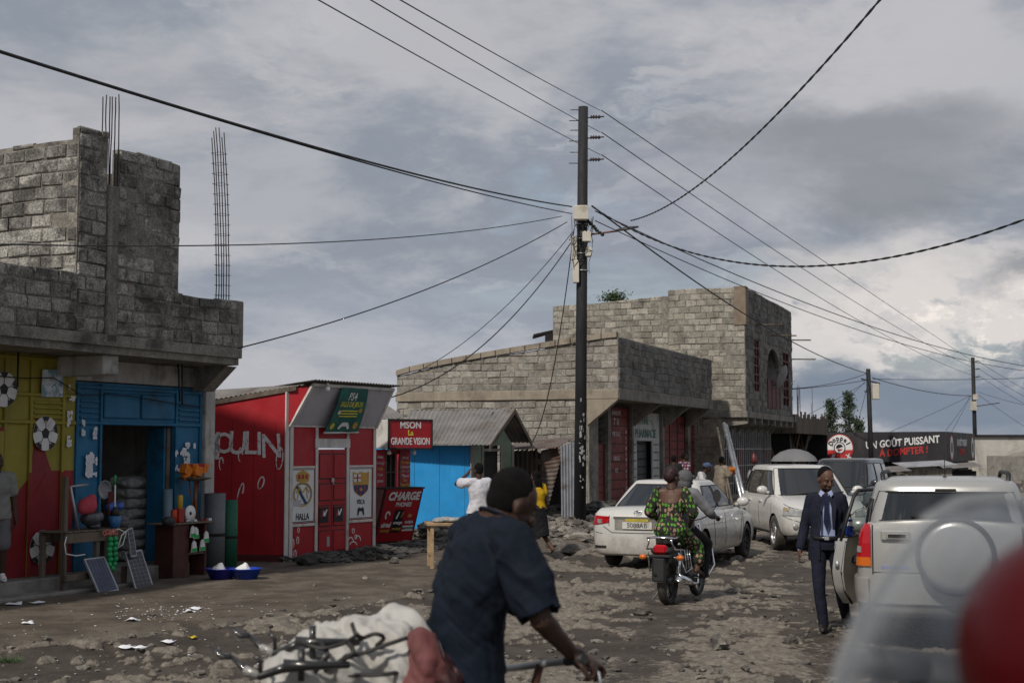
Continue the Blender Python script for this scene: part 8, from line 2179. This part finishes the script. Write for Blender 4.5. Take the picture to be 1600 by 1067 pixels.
# little brown cabinet with goods
cA = spot(270, 880, .35).x; cB = spot(323, 880, .35).x; cb = sthing('cabinet_table', 'dark red wooden cabinet table under the white end wall', 'table', (cA, .35, 0)); w = cB - cA
mb = MB(); mb.bbox(0, w * .45, -.01, .36, 0, .84, .01); mb.bbox(w * .93, w, 0, .36, 0, .84, .01); mb.bbox(w * .455, w * .925, .32, .36, 0, .84, .005); mb.build('side_panel', M('dark_red_board_wood', (.075, .022, .018), .6, bump=.2, dirt=(.03, .015, .012)), cb)
mb = MB(); mb.bbox(-.12, w + .10, -.06, .42, .842, .865, .005); mb.bbox(w * .455, w * .925, .01, .315, .36, .385, .004); mb.build('shelf', m_wood, cb)
G2 = lambda px, y=.45: spot(px, 800, y).x
def item(name, px, y, z, label, cat, fn, mat, grp='goods on the cabinet table'):
    t = sthing(name, label, cat, (G2(px, y), y, z), grp); mb = MB(); fn(mb); mb.build('body', mat, t); return t
item('tube', 281, .5, .87, 'tall yellow cylinder on the cabinet table', 'tin', lambda m: m.lathe([(0, 0), (.045, 0), (.045, .40), (.035, .42), (0, .42)], 16), M('yellow_plastic', (.5, .30, .02), .4, bump=0))
item('paint_tin', 272, .45, .87, 'orange red tin at the left end of the cabinet table', 'tin', lambda m: m.lathe([(0, 0), (.052, 0), (.052, .2), (0, .2)], 16), M('orange_red_tin', (.45, .05, .02), .4, bump=0))
item('paint_tin', 280, .42, .87, 'darker red tin in front of the yellow cylinder', 'tin', lambda m: m.bbox(-.06, .07, -.05, .05, 0, .22, .01), M('red_tin', (.32, .02, .015), .4, bump=0))
item('tape_roll', 297, .4, 1.0, 'round white reel leaning on the cabinet table', 'reel', lambda m: (m.lathe([(.025, -.01), (.125, -.014), (.125, .014), (.025, .01)], 24, axis='y'), m.lathe([(0, -.012), (.03, -.012)], 12, axis='y', mi=1)), [m_foil, m_dark])
rnd = random.Random(14)
t = sthing('small_wares', 'clutter of small white and grey packets covering the cabinet table', 'packets', (cA, .4, .868)); mb = MB()
for k in range(26): x = rnd.uniform(-.08, w + .06); y = rnd.uniform(-.08, .2); s = rnd.uniform(.02, .045); mb.bbox(x, x + s * 1.6, y, y + s, 0, s * rnd.uniform(.4, 1.), .004, rnd.randint(0, 2))
mb.build('packet', [m_foil, M('grey_wrapper', (.25, .27, .3), .4), M('dull_red_wrapper', (.3, .05, .04), .4)], t)
t = sthing('mug', 'dark mug hanging at the left end of the cabinet table', 'mug', (cA - .12, .35, .9)); mb = MB(); mb.ell((0, 0, 0), (.13, .08, .08), 12); mb.build('body', m_plast, t)
for i, (px, py, lab) in enumerate(((301, 830, 'upper left'), (306, 832, 'upper middle'), (322, 838, 'upper right'), (303, 853, 'lower left'), (316, 851, 'lower right'))):
    p = onp(TS, 1, .28, px, py); t = sthing('hanging_packet', 'green and white packet hanging from the cabinet table, ' + lab + ' one', 'packet', p, 'packets hanging from the cabinet table')
    mb = MB(); mb.prism([(-.06, -.09), (.07, -.09), (.05, .05), (.0, .09), (-.04, .05)], -.01, .01, 'y'); mb.build('pouch', m_foil, t); mb = MB(); mb.bbox(-.06, .07, -.014, -.011, -.085, -.03, .001); mb.build('green_label', M('green_plastic', (.02, .3, .07), .4), t)
# brooms
p = onp(TS, 1, .7, 304, 760); t = sthing('broom_stand', 'bundle of wooden handles carrying orange broom heads beside the end wall', 'brooms', (p.x, .7, .87)); rnd = random.Random(4)
mb = MB()
for k in range(9): mb.tube([(rnd.uniform(-.05, .05), rnd.uniform(-.05, .05), 0), (rnd.uniform(-.16, .14), rnd.uniform(-.05, .05), .66)], .012, 6)
mb.build('handle', M('varnished_handle', (.22, .08, .03), .5), t); mb = MB(); mb.lathe([(.1, .62), (.26, .66), (.27, .68), (.1, .67)], 20); mb.build('tray', m_wood, t)
org = M('orange_bristles', (.62, .17, .012), .7, var=.25, scale=12, bump=.3)
for i, (x, z, w_, tl) in enumerate(((-.24, .77, .2, .5), (.06, .80, .44, 0.), (-.02, .76, .22, .2))):
    mb = MB(); T_ = Matrix.Translation((x, -.02 * i, z)) @ Matrix.Rotation(tl, 4, 'Y'); mb.prism([(-w_ / 2, .1), (w_ / 2, .1), (w_ * .36, -.05), (-w_ * .36, -.05)], -.06, .06, 'y', 0, T=T_)
    if i == 1: mb.prism([(-.07, .101), (.09, .101), (.07, -.02), (-.05, -.02)], -.064, -.0605, 'y', 1, T=T_)
    mb.tube([(x, 0, z - .04), (x, 0, z - .13)], [.07, .02], 10); mb.build('broom_head', [org, M('red_bristles', (.3, .01, .02), .7)], t)
# basins
for px, lab in ((350, 'left dark blue plastic basin with white goods beside the kiosk'), (388, 'right brighter blue plastic basin with white goods beside the kiosk')):
    q = gnd(px, 906); t = thing('basin', lab, 'basin', (q.x, q.y, gz(q.x, q.y)), 0, 'blue basins on the ground'); mb = MB(); r = .24
    mb.lathe([(0, .004), (r * .68, .004), (r * .98, .15), (r * 1.04, .152), (r * 1.04, .165), (r * .96, .16), (r * .64, .02), (0, .02)], 30); mb.build('bowl', M('cobalt_plastic' if px < 360 else 'bright_blue_plastic', (.015, .02, .25) if px < 360 else (.015, .05, .36), .3, bump=0), t)
    mb = MB(); mb.tube([(-.05, 0, .08), (-.02, 0, .16), (0, 0, .25)], [.14, .10, .02], 10); o = skin_mesh('white_goods', mb, m_foil, None, .012, 3, .03, px); o.location = t.location; tag(o, 'heap of white goods in the ' + ('left' if px < 360 else 'right') + ' blue basin', 'goods')
# table of raw timber with a folded sheet, half hidden by the man in blue
q = gnd(676, 890); tb_ = thing('timber_table', 'raw timber table with a crumpled plastic sheet behind the man in blue', 'table', (q.x, q.y, gz(q.x, q.y)), R(8)); mb = MB()
for x in (0, 1.25):
    for y in (0, .6): mb.bbox(x - .03, x + .03, y - .025, y + .025, 0, .70, .004)
mb.build('leg', m_woodl, tb_); mb = MB(); mb.bbox(-.08, 1.35, -.06, .66, .702, .75, .005); mb.bbox(-.03, .03, .03, .57, .2, .25, .004); mb.build('top', m_woodl, tb_)
mb = MB(); [mb.ell((.1 + .13 * k, .2 + .05 * math.sin(k * 2), .0 + .02 * math.sin(k)), (.12, .18, .035), 12) for k in range(6)]; o = skin_mesh('plastic_sheet', mb, M('crumpled_grey_plastic', (.3, .3, .29), .3, bump=.3), None, .014, 3, .05, 4); o.location = tb_.location + V((0, 0, .78)); tag(o, 'crumpled grey plastic sheet lying on the timber table', 'plastic sheet')
# leaning poles and hanging wares by the tall building
lp_ = thing('leaning_poles', 'bundle of steel tubes and timber leaning on the wall by the striped dress woman', 'poles', at(1163, 786, 46)); b = lp_.location.copy(); b.z = 0; lp_.location = b
mb = MB(); mb.tube([(0, 0, 0), at(1131, 662, 50) - b], .07, 8); mb.tube([(.12, 0, 0), at(1135, 664, 50.2) - b], .05, 8); mb.build('steel_tube', M('shiny_steel_tube', (.42, .43, .45), .35, metal=.8), lp_)
mb = MB(); [mb.tube([(-.3 - .12 * k, .3, 0), at(1121 + 2.5 * k, 668 + 6 * k, 51) - b], .035, 6) for k in range(5)]; mb.build('timber_pole', m_wood, lp_)
rnd = random.Random(77); cols = [('yellow_wares', (.4, .3, .02)), ('blue_wares', (.03, .08, .3)), ('red_wares', (.1, .02, .02)), ('tan_wares', (.3, .25, .15)), ('grey_wares', (.2, .2, .2)), ('green_wares', (.03, .16, .07))]
spots_ = [(1178, 718, 'red hanging lamp among the wares at the arcade'), (1172, 745, 'grey round basin among the wares at the arcade'), (1168, 768, 'yellow can low at the wares by the arcade'), (1177, 775, 'tan upright bundle at the wares by the arcade'), (1190, 768, 'green upright can at the right of the wares'), (1186, 742, 'blue hanging can above the wares')]
for (px, py, lab), ci in zip(spots_, (2, 4, 0, 3, 5, 1)):
    pos = at(px, py, 50); t = thing('hardware_ware', lab, 'wares', pos, 0, 'wares hung before the arcade'); nm_, c_ = cols[ci]; mb = MB(); h_ = .5 if py > 760 else .28
    mb.lathe([(0, 0), (.10, .02), (.11, h_ * .5), (.09, h_), (.05, h_ + .04), (.05, h_ + .1), (0, h_ + .1)], 12, c=(0, 0, -h_ / 2)); mb.build('body', M(nm_, c_, .5), t); mb = MB(); mb.tube([(0, 0, h_ / 2 + .08), (.02, 0, h_ / 2 + .35)], .01, 4); mb.build('hook', m_wire, t)
# litter
rnd = random.Random(55)
for i, (px, py, w_, lab) in enumerate(((30, 944, .13, 'larger white paper on the pavement below the yellow shop'), (66, 942, .10, 'flat white paper right of the larger one'), (52, 974, .09, 'white scrap nearest the gutter at the left'), (204, 1006, .10, 'crumpled white bag beside the dry stalks'), (226, 1009, .08, 'thin white scrap right of the crumpled bag'), (270, 998, .08, 'white scrap by the gutter behind the forks'), (214, 968, .09, 'white rag among the litter line'), (302, 957, .07, 'small white scrap at the right end of the litter line'), (312, 951, .09, 'thin white strip in the sun on the pavement'), (308, 993, .05, 'small yellow scrap by the gutter'))):
    q = gnd(px, py); mb = MB(); a = rnd.uniform(0, 3); s = w_
    mb.grid(lambda u, v: ((u - .5) * s * 1.5, (v - .5) * s * 1.6, .02 + .018 * math.sin(u * 5 + a) * math.sin(v * 4 + a)), 5, 5)
    o = mb.build('paper_scrap', m_paper if i != 9 else M('yellow_wrapper', (.5, .4, .02), .5)); o.location = (q.x, q.y, gz(q.x, q.y)); o.rotation_euler = (0, 0, a); tag(o, lab, 'litter', 'paper scraps on the pavement'); sm_ = o.modifiers.new('t', 'SOLIDIFY'); sm_.thickness = .003
mb = MB()
for _ in range(420):
    px = rnd.uniform(0, 800); py = 925 + 125 * rnd.random() ** 1.1; q = gnd(px, py)
    if py > 1000 and rnd.random() < .4: continue
    if rnd.random() < .35: q = gnd(180 + 160 * rnd.random(), 968 - 20 * rnd.random() + rnd.gauss(0, 3))
    s = rnd.uniform(.006, .022); z = gz(q.x, q.y) + .008; a = rnd.uniform(0, 3); c_, d_ = math.cos(a) * s, math.sin(a) * s
    mb.add([(q.x + c_, q.y + d_, z), (q.x - d_, q.y + c_, z + .006), (q.x - c_, q.y - d_, z), (q.x + d_, q.y - c_, z + .004)], [(0, 1, 2, 3)], 0 if rnd.random() < .7 else 1)
o = mb.build('small_litter', [m_paper, m_woodl]); o['kind'] = 'stuff'; tag(o, 'tiny scraps of paper and straw scattered over the pavement', 'litter')
q = gnd(25, 1028); tf = thing('weed_tuft', 'small green weed in the gutter at the lower left', 'weed', (q.x, q.y, gz(q.x, q.y))); mb = MB()
for _ in range(120): a = rnd.uniform(0, 6.28); r_ = rnd.uniform(.02, .13); h_ = rnd.uniform(.02, .08); mb.add([(r_ * math.cos(a), r_ * math.sin(a), h_ * .3), (r_ * math.cos(a) + .012, r_ * math.sin(a), h_ * .3), (r_ * 1.25 * math.cos(a), r_ * 1.25 * math.sin(a), h_)], [(0, 1, 2)], 0, rnd.random())
mb.build('leaves', M('weed_leaves', (.05, .085, .03), .7, bump=0, tone=.5), tf)
